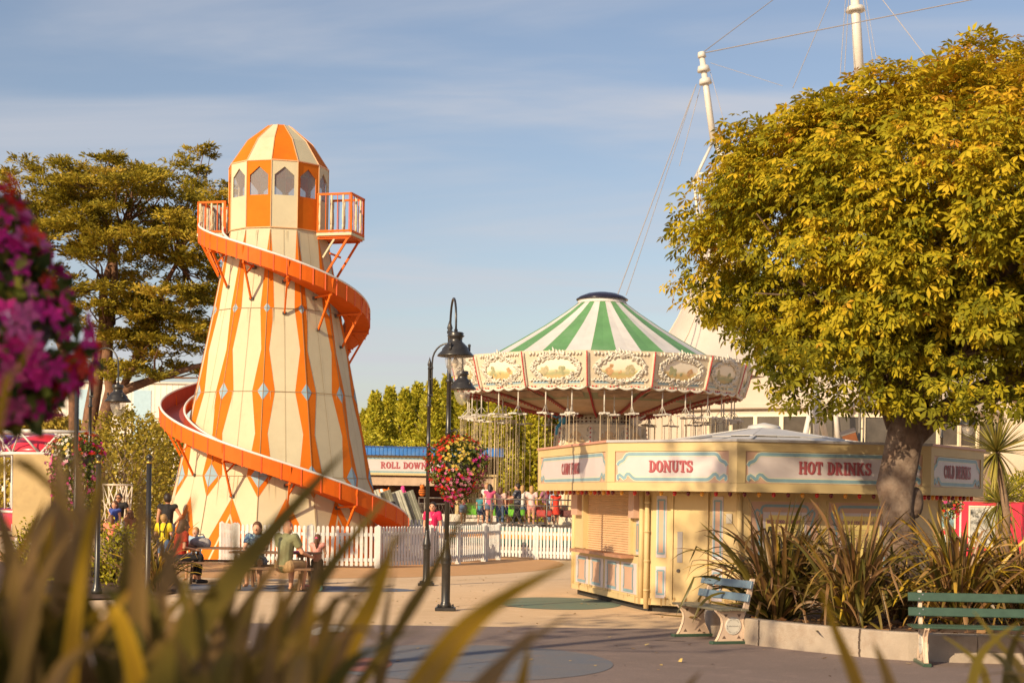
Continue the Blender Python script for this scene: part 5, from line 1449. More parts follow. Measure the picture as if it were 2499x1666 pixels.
# canopy: 30 stripes of canvas, slightly slack
mb = MB(); prof = [(1.02,10.40),(1.7,9.90),(2.6,9.30),(3.6,8.70),(4.6,8.12),(5.5,7.62),(6.05,7.40)]
for k in range(NS*2):
    a0 = A0+k*DA/2; a1 = a0+DA/2
    for (r0,z0),(r1,z1) in zip(prof[:-1], prof[1:]):
        am = (a0+a1)/2
        s0, s1 = -.04*math.sin(PI*(r0-1)/5), -.04*math.sin(PI*(r1-1)/5)
        vs = [rp(a0,r0,z0), rp(am,r0,z0+s0), rp(a1,r0,z0), rp(a1,r1,z1), rp(am,r1,z1+s1), rp(a0,r1,z1)]
        mb.add(vs, [(0,5,4,1),(1,4,3,2)], k % 2, False)
can = mb.build('canopy', [RGREEN, RWHITE], ride)
mb = MB(); mb.lathe([(1.10,10.36),(1.06,10.40),(1.04,10.52),(1.0,10.54)], 36, 0); mb.build('canopy_collar', [RWHITE], can)
mb = MB(); mb.lathe([(.95,10.52),(1.12,10.52),(1.13,10.56),(.95,10.68),(.65,10.80),(.3,10.86),(0,10.88)], 36, 0); mb.build('cap', [NAVY], can)
# rounding boards: one painted landscape per board, scrolls all round, bulbs on the ribs
def land_mat(i):
    sky = [(.78,.68,.52),(.74,.66,.54),(.80,.72,.56)][i % 3]
    m = bpy.data.materials.new('painted_landscape'); m.use_nodes = True
    nt = m.node_tree; N = nt.nodes; L = nt.links; b = N['Principled BSDF']; b.inputs['Roughness'].default_value = .55
    tc = N.new('ShaderNodeTexCoord'); sx = N.new('ShaderNodeSeparateXYZ'); L.new(tc.outputs['Object'], sx.inputs[0])
    n = N.new('ShaderNodeTexNoise'); n.inputs['Scale'].default_value = 2.2; n.inputs['Detail'].default_value = 6
    mp = N.new('ShaderNodeMapping'); mp.inputs['Location'].default_value = (i*3.7, i*1.3, 0); L.new(tc.outputs['Object'], mp.inputs[0]); L.new(mp.outputs[0], n.inputs['Vector'])
    add = N.new('ShaderNodeMath'); add.operation = 'MULTIPLY_ADD'; add.inputs[1].default_value = .30; L.new(n.outputs[0], add.inputs[0])
    mr = N.new('ShaderNodeMapRange'); mr.inputs[1].default_value = 6.75; mr.inputs[2].default_value = 7.55; mr.inputs[3].default_value = 0; mr.inputs[4].default_value = 1
    L.new(sx.outputs[2], mr.inputs[0]); L.new(mr.outputs[0], add.inputs[2])
    cr = N.new('ShaderNodeValToRGB'); e = cr.color_ramp.elements
    gcol = [(.40,.36,.16),(.55,.38,.16),(.33,.36,.20)][i % 3]
    st = [(.16,(.50,.36,.16)),(.36,gcol),(.46,(.62,.50,.28)),(.56,sky),(1.0,(.80,.74,.62))]
    while len(e) < len(st): e.new(.5)
    for q,(p,c) in zip(e, st): q.position = p; q.color = (*c,1)
    L.new(add.outputs[0], cr.inputs[0])
    L.new(cr.outputs[0], b.inputs['Base Color'])
    return m
LM = [land_mat(i) for i in range(3)]
TREEP = [mat('painted_tree_green', (.36,.36,.20), .6, .25, 9), mat('painted_tree_rust', (.54,.32,.16), .6, .25, 9), mat('painted_tree_olive', (.46,.40,.24), .6, .25, 9)]
BLUEP = mat('board_blue', (.30,.46,.55), .5, .15, 4)
bprof = [(6.10,6.36),(6.16,6.55),(6.26,6.88),(6.34,7.22),(6.42,7.52),(6.48,7.78)]
def br_at(z): return float(np.interp(z, [p[1] for p in bprof], [p[0] for p in bprof]))
random.seed(11)
for k in range(NS):
    a0 = A0+k*DA; a1 = a0+DA; am = (a0+a1)/2
    tx = Vector((math.cos(am), math.sin(am), 0)); nn = Vector((math.sin(am), -math.cos(am), 0)); up = Vector((0,0,1))
    cs = math.cos(DA/2)
    hwf = lambda z: br_at(z)*math.sin(DA/2)
    def bp(s, z, off=0.0): return nn*(br_at(z)*cs+off)+tx*s+up*z
    mb = MB()
    for (r0,z0),(r1,z1) in zip(bprof[:-1], bprof[1:]):
        h0, h1 = hwf(z0), hwf(z1)
        mb.add([bp(-h0,z0),bp(h0,z0),bp(h1,z1),bp(-h1,z1)], [(0,1,2,3)], 0)
        mb.add([bp(-h0,z0,-.05),bp(h0,z0,-.05),bp(h1,z1,-.05),bp(-h1,z1,-.05)], [(3,2,1,0)], 0)
    for t in np.arange(-1,1.01,.18):
        mb.add([bp(t*.9-.10,6.52,.01),bp(t*.9+.08,6.50,.01),bp(t*.9+.10,6.62,.01),bp(t*.9-.06,6.66,.01)], [(0,1,2,3)], 1)
    bo = mb.build('rounding_board', [IVORY, BLUEP], ride)
    pm = MB(); W2, zc, hh = .82, 7.10, .42
    ring = [(W2*math.cos(t)*(1+.06*math.cos(4*t)), zc+hh*math.sin(t)*(1+.05*math.cos(3*t))) for t in np.linspace(0,2*PI,28,endpoint=False)]
    pm.add([bp(s,z,.012) for s,z in ring], [list(range(28))], 0)
    for cx, cz, r, mi in ((random.uniform(-.5,-.3),7.05,.20,1),(random.uniform(.25,.5),7.02,random.uniform(.12,.22),2),(random.uniform(-.1,.1),6.95,.07,1)):
        tt = (k*2+mi) % 3+1
        for _ in range(7):
            ox, oz = random.uniform(-.6,.6)*r, random.uniform(-.8,.8)*r
            q = [(cx+ox+r*.45*math.cos(t)*random.uniform(.8,1.2), cz+oz+r*.42*math.sin(t)*random.uniform(.8,1.2)) for t in np.linspace(0,2*PI,8,endpoint=False)]
            pm.add([bp(s,z,.016+_*.0006) for s,z in q], [list(range(8))], tt)
    pm.build('painted_scene', [LM[k % 3]]+TREEP, bo)
    # carved scrollwork: curls along a frame round the picture
    sc = MB()
    fr = [(W2*1.13*math.cos(t)*(1+.07*math.cos(4*t)), zc+hh*1.20*math.sin(t)) for t in np.linspace(0,2*PI,30,endpoint=False)]
    for i,(s,z) in enumerate(fr):
        z = min(z, 7.62)
        for j in range(3):
            an = random.uniform(0,2*PI); r = random.uniform(.06,.11)
            pts = [bp(s+r*math.cos(an+t)*(1-t/9)+random.uniform(-.05,.05), min(7.72,max(6.45,z+r*math.sin(an+t)*(1-t/9)+(j-1)*.05)), .03+.015*j) for t in np.linspace(0,4.6,6)]
            sc.tube(pts, [.036,.044,.04,.034,.026,.012], 5, 0)
    for i in range(16):
        s = -1.05+2.1*i/15
        hz = .10+.16*math.exp(-(s/.28)**2)+.05*math.sin(i*2.1)
        sc.tube([bp(s,7.60,.02), bp(s+.04,7.62+hz*.6,.03), bp(s-.02,7.62+hz,.02)], [.045,.05,.02], 5, 0)
        if abs(s) > .3: sc.tube([bp(s-.1,6.66,.03), bp(s-.03,6.60,.04), bp(s+.05,6.66,.03), bp(s+.08,6.72,.03)], [.02,.035,.03,.015], 5, 0)
    for j in range(4):
        s0, s1 = -1.2+.6*j, -.6+.6*j
        pts = [bp(s0+(s1-s0)*t, 6.37-.085*math.sin(PI*t), .02) for t in np.linspace(0,1,7)]
        sc.tube(pts, [.03,.045,.055,.06,.055,.045,.03], 5, 0)
    sc.build('scrollwork', [IVORYW], bo)
    # rib with a row of red bulbs, and the row along the lower edge
    rb = MB()
    rib = [rp(a0, br_at(z)+.03, z) for z in np.linspace(6.36,7.70,10)]
    rb.tube(rib, .075, 6, 0)
    ro = rb.build('rib', [IVORY], ride)
    bl = MB()
    for z in np.linspace(6.42,7.72,19): bl.ball(rp(a0, br_at(z)+.11, z), .037, 6, 4, 0)
    for i in range(18):
        s = (i+.5)/18
        p = rp(a0, br_at(6.4), 6.39).lerp(rp(a1, br_at(6.4), 6.39), s)
        bl.ball(p, .038, 6, 4, 0 if (i//3) % 2 == 0 else 1)
    bl.build('bulb_row', [BULBP, BULBI], ro, kind='stuff')
random.seed(3)
# underside: a bell of painted panels between bulb studded ribs, sweeping down to the drum
uprof = [(6.12,6.40),(5.6,6.36),(4.9,6.22),(4.1,6.00),(3.3,5.76),(2.5,5.58),(1.9,5.50),(1.55,5.48)]
mb = MB()
for k in range(NS):
    a0 = A0+k*DA; a1 = a0+DA
    for i,((r0,z0),(r1,z1)) in enumerate(zip(uprof[:-1], uprof[1:])):
        mb.add([rp(a0,r0,z0), rp(a1,r0,z0), rp(a1,r1,z1), rp(a0,r1,z1)], [(3,2,1,0)], 2 if i == 2 else (0 if i % 2 else 1))
    for t0,t1 in ((.15,.85),):
        q = [(5.3,6.30),(4.4,6.07)]
        b0, b1 = a0+DA*t0, a0+DA*t1
        mb.add([rp(b0,q[0][0],q[0][1]-.02), rp(b1,q[0][0],q[0][1]-.02), rp(b1,q[1][0],q[1][1]-.02), rp(b0,q[1][0],q[1][1]-.02)], [(3,2,1,0)], 3)
ce = mb.build('ceiling', [PINKISH, mat('ceiling_cream', (.64,.42,.24), .55, .1, 1.5), mat('ceiling_green_band', (.30,.30,.16), .55, .1, 1.5), mat('ceiling_picture', (.42,.26,.15), .6, .35, 2.5)], ride)
for k in range(NS):
    a0 = A0+k*DA
    mb = MB(); mb.tube([rp(a0,r,z-.04) for r,z in uprof], .055, 6, 0)
    ro = mb.build('ceiling_rib', [mat('rib_red', (.30,.06,.04), .5, .1)], ride)
    bl = MB()
    for r in np.linspace(6.0,1.8,26):
        z = float(np.interp(-r, [-p[0] for p in uprof], [p[1] for p in uprof])); bl.ball(rp(a0,r,z-.11), .032, 6, 4, 0)
    bl.build('bulb_row', [BULBP], ro, kind='stuff')
mb = MB(); mb.lathe([(1.55,5.52),(1.40,5.46),(1.38,5.0),(1.42,4.98)], 30, 0)
dr = mb.build('bulb_drum', [IVORY], ride)
bl = MB()
for z in (5.36,5.22,5.08):
    for i in range(44): bl.ball(rp(2*PI*i/44+z, 1.42, z), .04, 6, 4, 0)
bl.build('bulb_row', [mat('drum_bulb_dark', (.16,.05,.03), .3, .1)], dr, kind='stuff')
# centre house: eight splayed decorated boards on a frame
for k in range(8):
    a = R(8)+k*PI/4; tx = Vector((math.cos(a), math.sin(a), 0)); nn = Vector((math.sin(a), -math.cos(a), 0)); up = Vector((0,0,1))
    mb = MB()
    z0, z1 = .78, 5.0
    def cp(s, z, off=0): 
        r = 1.95+.35*(1-(z-z0)/(z1-z0)); return tx*s*r*.41+nn*(r*.92+off)+up*z
    for i in range(6):
        za, zb = z0+(z1-z0)*i/6, z0+(z1-z0)*(i+1)/6
        mb.add([cp(-1,za),cp(1,za),cp(1,zb),cp(-1,zb)], [(0,1,2,3)], 0)
    mb.add([cp(-.55,3.6,.012),cp(.55,3.6,.012),cp(.7,4.2,.012),cp(.3,4.7,.012),cp(0,4.82,.012),cp(-.3,4.7,.012),cp(-.7,4.2,.012)], [list(range(7))], 1)
    mb.add([cp(-.45,1.4,.012),cp(.45,1.4,.012),cp(.5,3.2,.012),cp(-.5,3.2,.012)], [(0,1,2,3)], 1)
    mb.bar(cp(-1,5.02), cp(1,5.02), .12, .12, 0)
    for s in (-.97,.97): mb.bar(cp(s,z0), cp(s,z1), .10, .10, 2)
    b = mb.build('centre_board', [IVORY, mat('centre_picture', (.62,.44,.25), .6, .18, 3), IVORYW], ride)
    bl = MB()
    for z in np.linspace(1,4.9,22): bl.ball(cp(-.97,z,.08), .035, 6, 4, 0)
    bl.build('bulb_row', [BULBP], b, kind='stuff')
    sc = MB()
    for i in range(26):
        s, z = random.choice([-.8,.8,random.uniform(-.8,.8)]), random.uniform(3.4,4.9); an = random.uniform(0,6.3)
        sc.tube([cp(s+.10*math.cos(an+t), z+.12*math.sin(an+t), .03) for t in np.linspace(0,4,5)], .022, 5, 0)
    sc.build('scrollwork', [IVORYW], b)
# statues on the shoulders of the centre house
for wd, nm, c, lab in ((-62,'statue',(.06,.34,.55),'small turquoise painted figure perched on the swing ride centre'),(48,'statue',(.66,.63,.60),'white painted figure leaning from the swing ride centre')):
    m_ = mat('statue_'+str(wd), c, .4, .1)
    p = rp(R(wd), 1.85, 5.03)
    mb = MB(); mb.tube([p, p+Vector((0,0,.25)), p+Vector((.05,-.05,.55)), p+Vector((.08,-.1,.75))], [.16,.20,.17,.07], 8); mb.ball(p+Vector((.10,-.13,.88)), .11, 10, 7)
    mb.tube([p+Vector((.05,-.05,.6)), p+rp(R(wd),.35,.35), p+rp(R(wd),.6,.45)], [.07,.055,.04], 6); mb.tube([p+Vector((-.1,-.1,.1)), p+rp(R(wd),.3,-.1), p+rp(R(wd),.32,-.4)], [.09,.07,.05], 6)
    o = mb.build('statue', [m_]); o.parent = ride; o.name = 'painted_figure'
# guard rail round the platform, with diamond mesh infill
rail = MB(); mesh_ = MB()
NR = 40
for k in range(NR):
    a0, a1 = 2*PI*k/NR, 2*PI*(k+1)/NR
    ad = (math.degrees(a0)+180) % 360-180
    if not (-100 < ad < 100): continue
    for z in (1.86,): rail.tube([rp(a0,7.8,z), rp(a1,7.8,z)], .03, 6)
    rail.tube([rp(a0,7.8,1.62), rp(a1,7.8,1.62)], .022, 6)
    rail.tube([rp(a0,7.8,.9), rp(a1,7.8,.9)], .02, 6)
    if k % 2 == 0: rail.tube([rp(a0,7.8,.78), rp(a0,7.8,1.88)], .03, 6)
    for i in range(4):
        b0 = a0+(a1-a0)*i/4; b1 = a0+(a1-a0)*(i+1.6)/4
        mesh_.tube([rp(b0,7.8,.9), rp(b1,7.8,1.62)], .007, 3, caps=False); mesh_.tube([rp(b1,7.8,.9), rp(b0,7.8,1.62)], .007, 3, caps=False)
g = rail.build('guard_rail', [GALV], ride); mesh_.build('rail_mesh', [GALV], g)

# swings: white spreader on a rod, four chains, moulded seat
CHAIN = mat('swing_chain', (.52,.40,.26), .5, .2, 10, metal=.3)
SPREAD = mat('spreader_white', (.55,.51,.45), .45, .06)
SEATG = mat('seat_green', (.14,.42,.03), .4, .12); SEATR = mat('seat_red', (.38,.03,.025), .4, .12); SEATM = mat('seat_maroon', (.13,.03,.025), .4, .12)
def make_swing(seat_m, label, group):
    s = thing('swing', label, 'swing', (0,0,0), 0, group)
    mb = MB(); mb.tube([(0,0,6.28),(0,0,5.40)], .028, 6); mb.tube([(0,0,5.7),(-.3,0,5.36)], .014, 4); mb.tube([(0,0,5.7),(.3,0,5.36)], .014, 4)
    mb.box((0,0,5.34), (.80,.07,.07), 0); mb.box((-.33,0,5.33), (.09,.42,.06), 0); mb.box((.33,0,5.33), (.09,.42,.06), 0)
    mb.build('spreader', [SPREAD], s)
    for x in (-.30,.30):
        for y in (-.15,.15):
            c = MB(); c.tube([(x,y,5.32),(x*.97,y,1.62 if y > 0 else 1.42)], .013, 5); c.build('chain', [CHAIN], s)
    st = MB()
    st.box((0,-.02,1.20), (.56,.40,.06), 0, None, .02); st.box((0,.19,1.44), (.56,.05,.44), 0, None, .02)
    for x in (-.28,.28): st.box((x,0,1.33), (.045,.40,.24), 0, None, .015)
    st.tube([(-.26,-.24,1.45),(.26,-.24,1.45)], .016, 6, 1); st.box((0,-.30,1.02), (.5,.08,.03), 1)
    for x in (-.2,.2): st.tube([(x,-.2,1.19),(x,-.3,1.03)], .014, 5, 1)
    for i in range(5): st.box((-.2+.1*i,.218,1.44), (.02,.012,.36), 1)
    st.build('seat', [seat_m, GALV], s)
    return s
kinds = [make_swing(SEATG, 'swing with a green seat hanging on long chains from the carousel', 'green swings on the carousel'),
         make_swing(SEATR, 'swing with a red seat hanging on long chains from the carousel', 'red swings on the carousel'),
         make_swing(SEATM, 'swing with a dark maroon seat hanging on long chains from the carousel', 'maroon swings on the carousel')]
used = set()
def put_swing(i, a, r):
    s = kinds[i] if i not in used else copy_tree(kinds[i]); used.add(i)
    p = rp(a, r, 0)+RC; s.location = p; s.rotation_euler = (0,0,a+PI/2)
for k in range(NS):
    for j, (dr_, rr) in enumerate(((.27,5.75),(.73,5.75),(.5,4.55))):
        a = A0+(k+dr_)*DA
        ad = (math.degrees(a)+180) % 360-180
        if rr < 5 and k % 2: continue
        i = 0 if (ad < -28 and ad > -75 and j != 2) else (1 if (j == 0) else 2)
        put_swing(i, a, rr)

# ================================================================= roll down stall
BLUEROOF = mat('blue_roof', (.03,.17,.52), .45, .12, 1.0, dirt=(.10,.22,.45), dsc=1.5)
SY = 78.0
sp = WZ(975, SY)
stall = thing('game_stall', 'roll down game stall with blue ribbed roof and a scrolled sign', 'stall', (sp.x, SY, 0))
x0 = WZ(868, SY).x-sp.x-1.0; x1 = 4.6
MS = Matrix.Identity(4)
mb = MB(); zr0, zr1 = 4.18, 4.35
nrib = 44
for k in range(nrib):
    xa, xb = x0-.3+(x1-x0+.6)*k/nrib, x0-.3+(x1-x0+.6)*(k+1)/nrib; xm = (xa+xb)/2
    for (ya,za),(yb,zb_) in (((-.35,zr0),(3.5,zr1)),):
        mb.add([(xa,ya,za),(xm,ya,za+.05),(xb,ya,za),(xb,yb,zb_),(xm,yb,zb_+.05),(xa,yb,zb_)], [(0,1,4,5),(1,2,3,4)], 0)
    mb.box((xm-.02,-.33,zr0-.16), ((x1-x0+.6)/nrib*.5,.05,.36), 0)
mb.box(((x0+x1)/2,-.30,zr0-.16), (x1-x0+.6,.06,.34), 0)
mb.build('roof', [BLUEROOF], stall)
wd = x1-x0; mb = MB()
mb.box(((x0+x1)/2,-.1,2.95), (wd,.12,.10), 0); mb.box(((x0+x1)/2,-.1,3.80), (wd,.12,.10), 0)
fb = mb.build('fascia_board', [KY], stall)
scroll_panel(Matrix.Translation((0,-.12,0)), -2.3, 2.6, 2.98, 3.76, fb, 'ROLL DOWN', .31, .92)
scroll_panel(Matrix.Translation((0,-.12,0)), x0, -2.45, 2.98, 3.76, fb, '', .3, 1)
mb = MB(); mb.box(((x0+x1)/2,3.2,2.0), (wd,.1,4.0), 1)
for x in (x0+.1,-2.4,2.7,x1-.1): mb.box((x,.0,1.45), (.16,.16,2.9), 0)
mb.box(((x0+x1)/2,.1,.55), (wd,.5,1.1), 2); mb.box(((x0+x1)/2,1.6,2.86), (wd,3.2,.06), 1)
mb.build('stall_frame', [KY, mat('stall_inside', (.10,.04,.03), .8, .2), mat('stall_counter', (.66,.60,.52), .6, .1)], stall)
mb = MB(); mb.box(((x0+x1)/2,.03,2.62), (wd,.04,.40), 0); mb.build('awning_valance', [mat('valance', (.50,.36,.25), .7, .15, 2)], stall)
# prizes hanging under the awning
def plush(name, px, py, D, build, label):
    p = W(px, py, D); o = build(); o.location = p; o.scale = (.6,.6,.6); tag(o, label, 'soft toy'); return o
def striped_fish():
    mb = MB(); OR, WH = 0, 1
    prof = [(0,-.55),(.10,-.5),(.22,-.36),(.30,-.16),(.30,.02),(.24,.22),(.14,.40),(.07,.48),(.05,.52)]
    q = MB(); b = []
    for (r0,z0),(r1,z1) in zip(prof[:-1], prof[1:]):
        mid = (z0+z1)/2; mm = WH if (-.28 < mid < -.12 or .10 < mid < .22) else OR
        b.append((r0,z0,mm))
    b.append(prof[-1]); q.lathe(b, 12, 0)
    Mf = Matrix.Rotation(R(65),4,'Y'); q.add([(0,-.03,.48),(.18,-.03,.72),(.0,-.03,.66),(-.18,-.03,.72),(0,.03,.48),(.18,.03,.72),(.0,.03,.66),(-.18,.03,.72)], [(0,1,2,3),(7,6,5,4)], 0)
    q.add([(0,-.26,-.1),(0,-.46,.08),(0,-.24,.14),(.03,-.26,-.1),(.03,-.46,.08),(.03,-.24,.14)], [(0,1,2),(5,4,3)], 0)
    m2 = MB(); m2.add([Mf@Vector(v) for v in q.v], q.f, 0); m2.m = q.m; m2.s = q.s
    return m2.build('plush_fish', [mat('plush_orange', (.85,.20,.02), .9, .1, 8), mat('plush_white', (.8,.76,.7), .9, .1, 8)])
plush('plush_fish', 930, 1202, 74, striped_fish, 'big orange and white striped plush fish hanging under the stall awning')
def pink_toy():
    mb = MB(); mb.lathe([(0,-.45),(.18,-.42),(.24,-.2),(.20,.05),(.15,.2),(.17,.34),(.10,.46),(0,.5)], 12, 0)
    for s in (-1,1): mb.tube([(s*.16,0,.1),(s*.30,0,-.1)], [.07,.05], 6, 0)
    return mb.build('plush_toy', [mat('plush_pink', (.70,.06,.28), .9, .1, 8)])
plush('plush_toy', 983, 1200, 77.4, pink_toy, 'pink plush toy hanging under the stall awning')
def stripe_toy():
    mb = MB(); mb.ball((0,0,0), .28, 12, 8, 0, (1,.8,1.2))
    for z in (-.1,.06,.2): mb.tube([(.27*math.cos(t)*math.cos(z*2.2),.22*math.sin(t)*math.cos(z*2.2),z) for t in np.linspace(0,2*PI,14)], .03, 5, 1)
    mb.ball((0,-.05,.42), .18, 10, 7, 0)
    for s in (-1,1): mb.ball((s*.13,0,.56), .06, 8, 5, 1)
    return mb.build('plush_toy', [mat('plush_tiger', (.62,.16,.02), .9, .1, 8), mat('plush_black', (.02,.015,.012), .9, 0)])
plush('plush_toy', 1030, 1200, 77.4, stripe_toy, 'orange and black striped plush toy beside the street lamp pole')
# leaning ribbed metal panels at the ride entrance
mb = MB()
tilt = R(20)
for i in range(4):
    M = Matrix.Translation((i*.42, i*.25, 0)) @ Matrix.Rotation(-tilt, 4, 'Y')
    mb.box((0,0,.85), (.42,.03,1.7), i % 2, M)
    for j in range(5): mb.bar(M@Vector((-.18+.09*j,-.02,.02)), M@Vector((-.18+.09*j,-.02,1.69)), .022, .02, (i+j) % 2)
p = WZ(985, 62)
o = mb.build('metal_ramp_panel', [mat('panel_steel', (.55,.54,.44), .4, .2, 3, metal=.3), mat('panel_steel_dark', (.26,.26,.20), .4, .2, 3, metal=.5)])
o.location = (p.x-.6, 62, .5); tag(o, 'leaning ribbed grey metal panels beside the ride entrance', 'panel')
lf = MB(); lf.box((0,0,.25), (3.2,1.2,.5), 0); q = lf.build('entrance_step', [DECK]); q.location = (p.x+.1, 62.3, 0); tag(q, 'dark entrance platform under the leaning metal panels', 'step')

# ================================================================= big white tent pavilion far behind
TENT = mat('tent_fabric', (.52,.46,.40), .6, .05, .3, dirt=(.46,.38,.31), dsc=.25, dlo=.5, dhi=.8)
TWALL = mat('tent_wall', (.54,.45,.36), .7, .06, .4)
MAST = mat('mast_white', (.62,.58,.52), .45, .05)
CABLE = mat('cable_grey', (.36,.33,.32), .6, 0)
PX = WZ(1745, 100)
pav = thing('tent_pavilion', 'huge white tent roofed pavilion with tall masts behind the carousel and tree', 'building', (PX.x, 100, 0))
def tent_cone(cx, cy, ztop, zb, rb, n, name, power=2.2):
    mb = MB(); prof = []
    for i in range(15):
        t = i/14; r = .9+(rb-.9)*t; prof.append((r, zb+(ztop-zb)*(1-t)**power))
    b = len(mb.v)
    for r, z in prof:
        for k in range(n):
            a = 2*PI*k/n; sc = 1+.0*math.cos(a)
            zz = z-.02*(r)*abs(math.sin(n/4*a))
            mb.v.append((cx+r*math.sin(a), cy-r*math.cos(a), zz))
    for i in range(len(prof)-1):
        for k in range(n):
            k2 = (k+1) % n; mb.f.append([b+(i+1)*n+k, b+(i+1)*n+k2, b+i*n+k2, b+i*n+k]); mb.m.append(0); mb.s.append(True)
    # seams
    for k in range(0, n, 6):
        a = 2*PI*k/n
        mb.tube([(cx+r*math.sin(a), cy-r*math.cos(a), z+.03) for r, z in prof], .05, 4, 1)
    return mb.build(name, [TENT, mat('tent_seam', (.62,.50,.40), .6, 0)], pav)
tent_cone(1.2, 6, 19.8, 9.3, 11.0, 48, 'tent_roof', 3.6)
tent_cone(20, 18, 24, 9.5, 21.5, 48, 'tent_roof', 2.6)
tent_cone(30, -2, 15.5, 8.4, 13, 48, 'tent_roof', 2.0)
mb = MB()
mb.lathe([(12.2,-.1),(12.2,9.45)], 48, 0, (7.5,6,0)); mb.lathe([(20.5,-.1),(20.5,9.6)], 48, 0, (20,18,0)); mb.lathe([(12,-.1),(12,8.5)], 48, 0, (30,-2,0))
wall_ = mb.build('pavilion_wall', [TWALL], pav)
# window band on the drum facing the fairground
for k in range(-6, 10):
    a = R(k*7.2+4)
    mb = MB(); M = Matrix.Translation((7.5,6,0)) @ Matrix.Rotation(a,4,'Z')
    mb.box((0,-12.22,5.9), (1.35,.06,1.9), 0, M)
    o = mb.build('window', [mat('pav_glass', (.10,.085,.07), .12, .3, .6)], pav)
    f = MB()
    for x in (-.76,.76): f.box((x,-12.27,5.9), (.20,.14,2.1), 0, M)
    f.box((0,-12.27,6.92), (1.32,.12,.14), 0, M); f.box((0,-12.27,4.88), (1.32,.12,.14), 0, M); f.box((0,-12.26,5.35), (1.32,.08,.06), 0, M)
    f.build('frame', [mat('window_cream', (.78,.68,.48), .5, .05)], o)
# eaves ring beam
mb = MB(); mb.lathe([(12.25,7.3),(12.5,7.3),(12.5,7.5),(12.25,7.55)], 48, 0, (7.5,6,0)); mb.build('ring_beam', [TWALL], pav)
def mast(cx, cy, z0, top, r, name, lean=0.0):
    mb = MB(); b = Vector((cx,cy,z0)); t = Vector(top); d = (t-b)
    mb.tube([b.lerp(t,.0), b.lerp(t,.5), t], [r,r*.95,r*.8], 12)
    for f, rr in ((.955,1.3),(.80,2.0),(.66,2.0)):
        q = b.lerp(t,f); mb.tube([q, q+d.normalized()*.35], [r*rr, r*rr*.8], 8)
    for k in range(4):
        a = k*PI/2+PI/4; mb.tube([b+Vector((1.6*math.cos(a),1.6*math.sin(a),-2.2)), b+d*.03], r*.42, 6)
    for k in range(4):
        a = k*PI/2+PI/4; a2 = a+PI/2
        mb.tube([b+Vector((1.6*math.cos(a),1.6*math.sin(a),-2.2)), b+Vector((1.6*math.cos(a2),1.6*math.sin(a2),-2.2))], r*.35, 6)
        mb.tube([b+Vector((1.6*math.cos(a),1.6*math.sin(a),-2.2)), b+Vector((1.0*math.cos(a),1.0*math.sin(a),-6))], r*.4, 6)
    return mb.build(name, [MAST], pav)
def loc_(px, py, D):
    return W(px, py, D)-Vector((PX.x,100,0))
m1b, m1t = loc_(1742,350,106), loc_(1712,131,106)
mast(m1b.x, m1b.y, m1b.z, m1t, .22, 'mast')
m2b, m2t = loc_(2098,200,118), loc_(2083,-60,118)
mast(m2b.x, m2b.y, m2b.z, m2t, .37, 'mast')
# tripod of props in front of the wall
mb = MB(); ap2 = loc_(1990,950,92)
for px in (1960,1993,2018): mb.tube([ap2, loc_(px,1085,90+(px-1960)*.05)], .17, 8)
mb.tube([ap2-Vector((0,0,.0)), ap2+Vector((0,0,1.2))], .16, 8); mb.tube([ap2+Vector((1.0,0,.2)), ap2+Vector((1.4,.2,-3.4))], .14, 8); mb.tube([ap2+Vector((1.0,0,.2)), ap2+Vector((2.6,0,1.6))], .2, 8)
mb.build('prop', [MAST], pav)
cb = MB()
def cable(p, q, r=.035): cb.tube([p, q], r, 4, caps=False)
cable(m1t, loc_(1940,-40,130)); cable(m1t, loc_(2420,-10,112)); cable(m1t+Vector((-.3,0,-2)), loc_(1505,725,96)); cable(m1t+Vector((-.3,0,-2)), loc_(1528,720,96), .025)
cable(m1t+Vector((0,0,-2)), m1b+Vector((-2.2,0,-1.5)), .02); cable(m1t+Vector((.6,0,-1.2)), loc_(1765,290,104), .02); cable(m1t+Vector((.6,0,-.6)), loc_(1910,210,104), .015)
cable(loc_(2030,-10,118), loc_(1935,215,110), .03); cable(loc_(2064,-10,118), loc_(2050,190,116), .025); cable(loc_(2072,-10,118), loc_(2060,190,116), .025); cable(loc_(2105,-10,118), loc_(2130,150,116), .025); cable(loc_(2112,-10,118), loc_(2140,150,116), .02); cable(loc_(2150,-5,118), loc_(2265,145,112), .035)
cb.build('cable', [CABLE], pav)
# floodlight on a pole beside the kiosk roof
fp = WZ(2091, 36)
fl = thing('floodlight_pole', 'grey scaffold pole carrying a square floodlight above the kiosk roof', 'floodlight', fp)
mb = MB(); mb.tube([(0,0,0),(0,0,4.6)], .03, 8); mb.tube([(.09,0,0),(.09,0,4.6)], .02, 6)
for z in np.arange(.4,4.6,.35): mb.tube([(0,0,z),(.09,0,z)], .012, 5)
mb.build('pole', [GALV], fl)
mb = MB(); Mq = Matrix.Translation((-.22,-.15,3.25)) @ Matrix.Rotation(R(25),4,'X') @ Matrix.Rotation(R(-20),4,'Y')
mb.box((0,0,0), (.36,.22,.52), 0, Mq, .02); mb.box((0,-.115,0), (.30,.01,.46), 1, Mq); mb.bar((0,0,3.2), (-.2,-.05,3.2), .04, .04, 0)
mb.build('lamp_head', [mat('flood_body', (.10,.08,.07), .5, .1), mat('flood_glass', (.34,.13,.06), .2, .1)], fl)
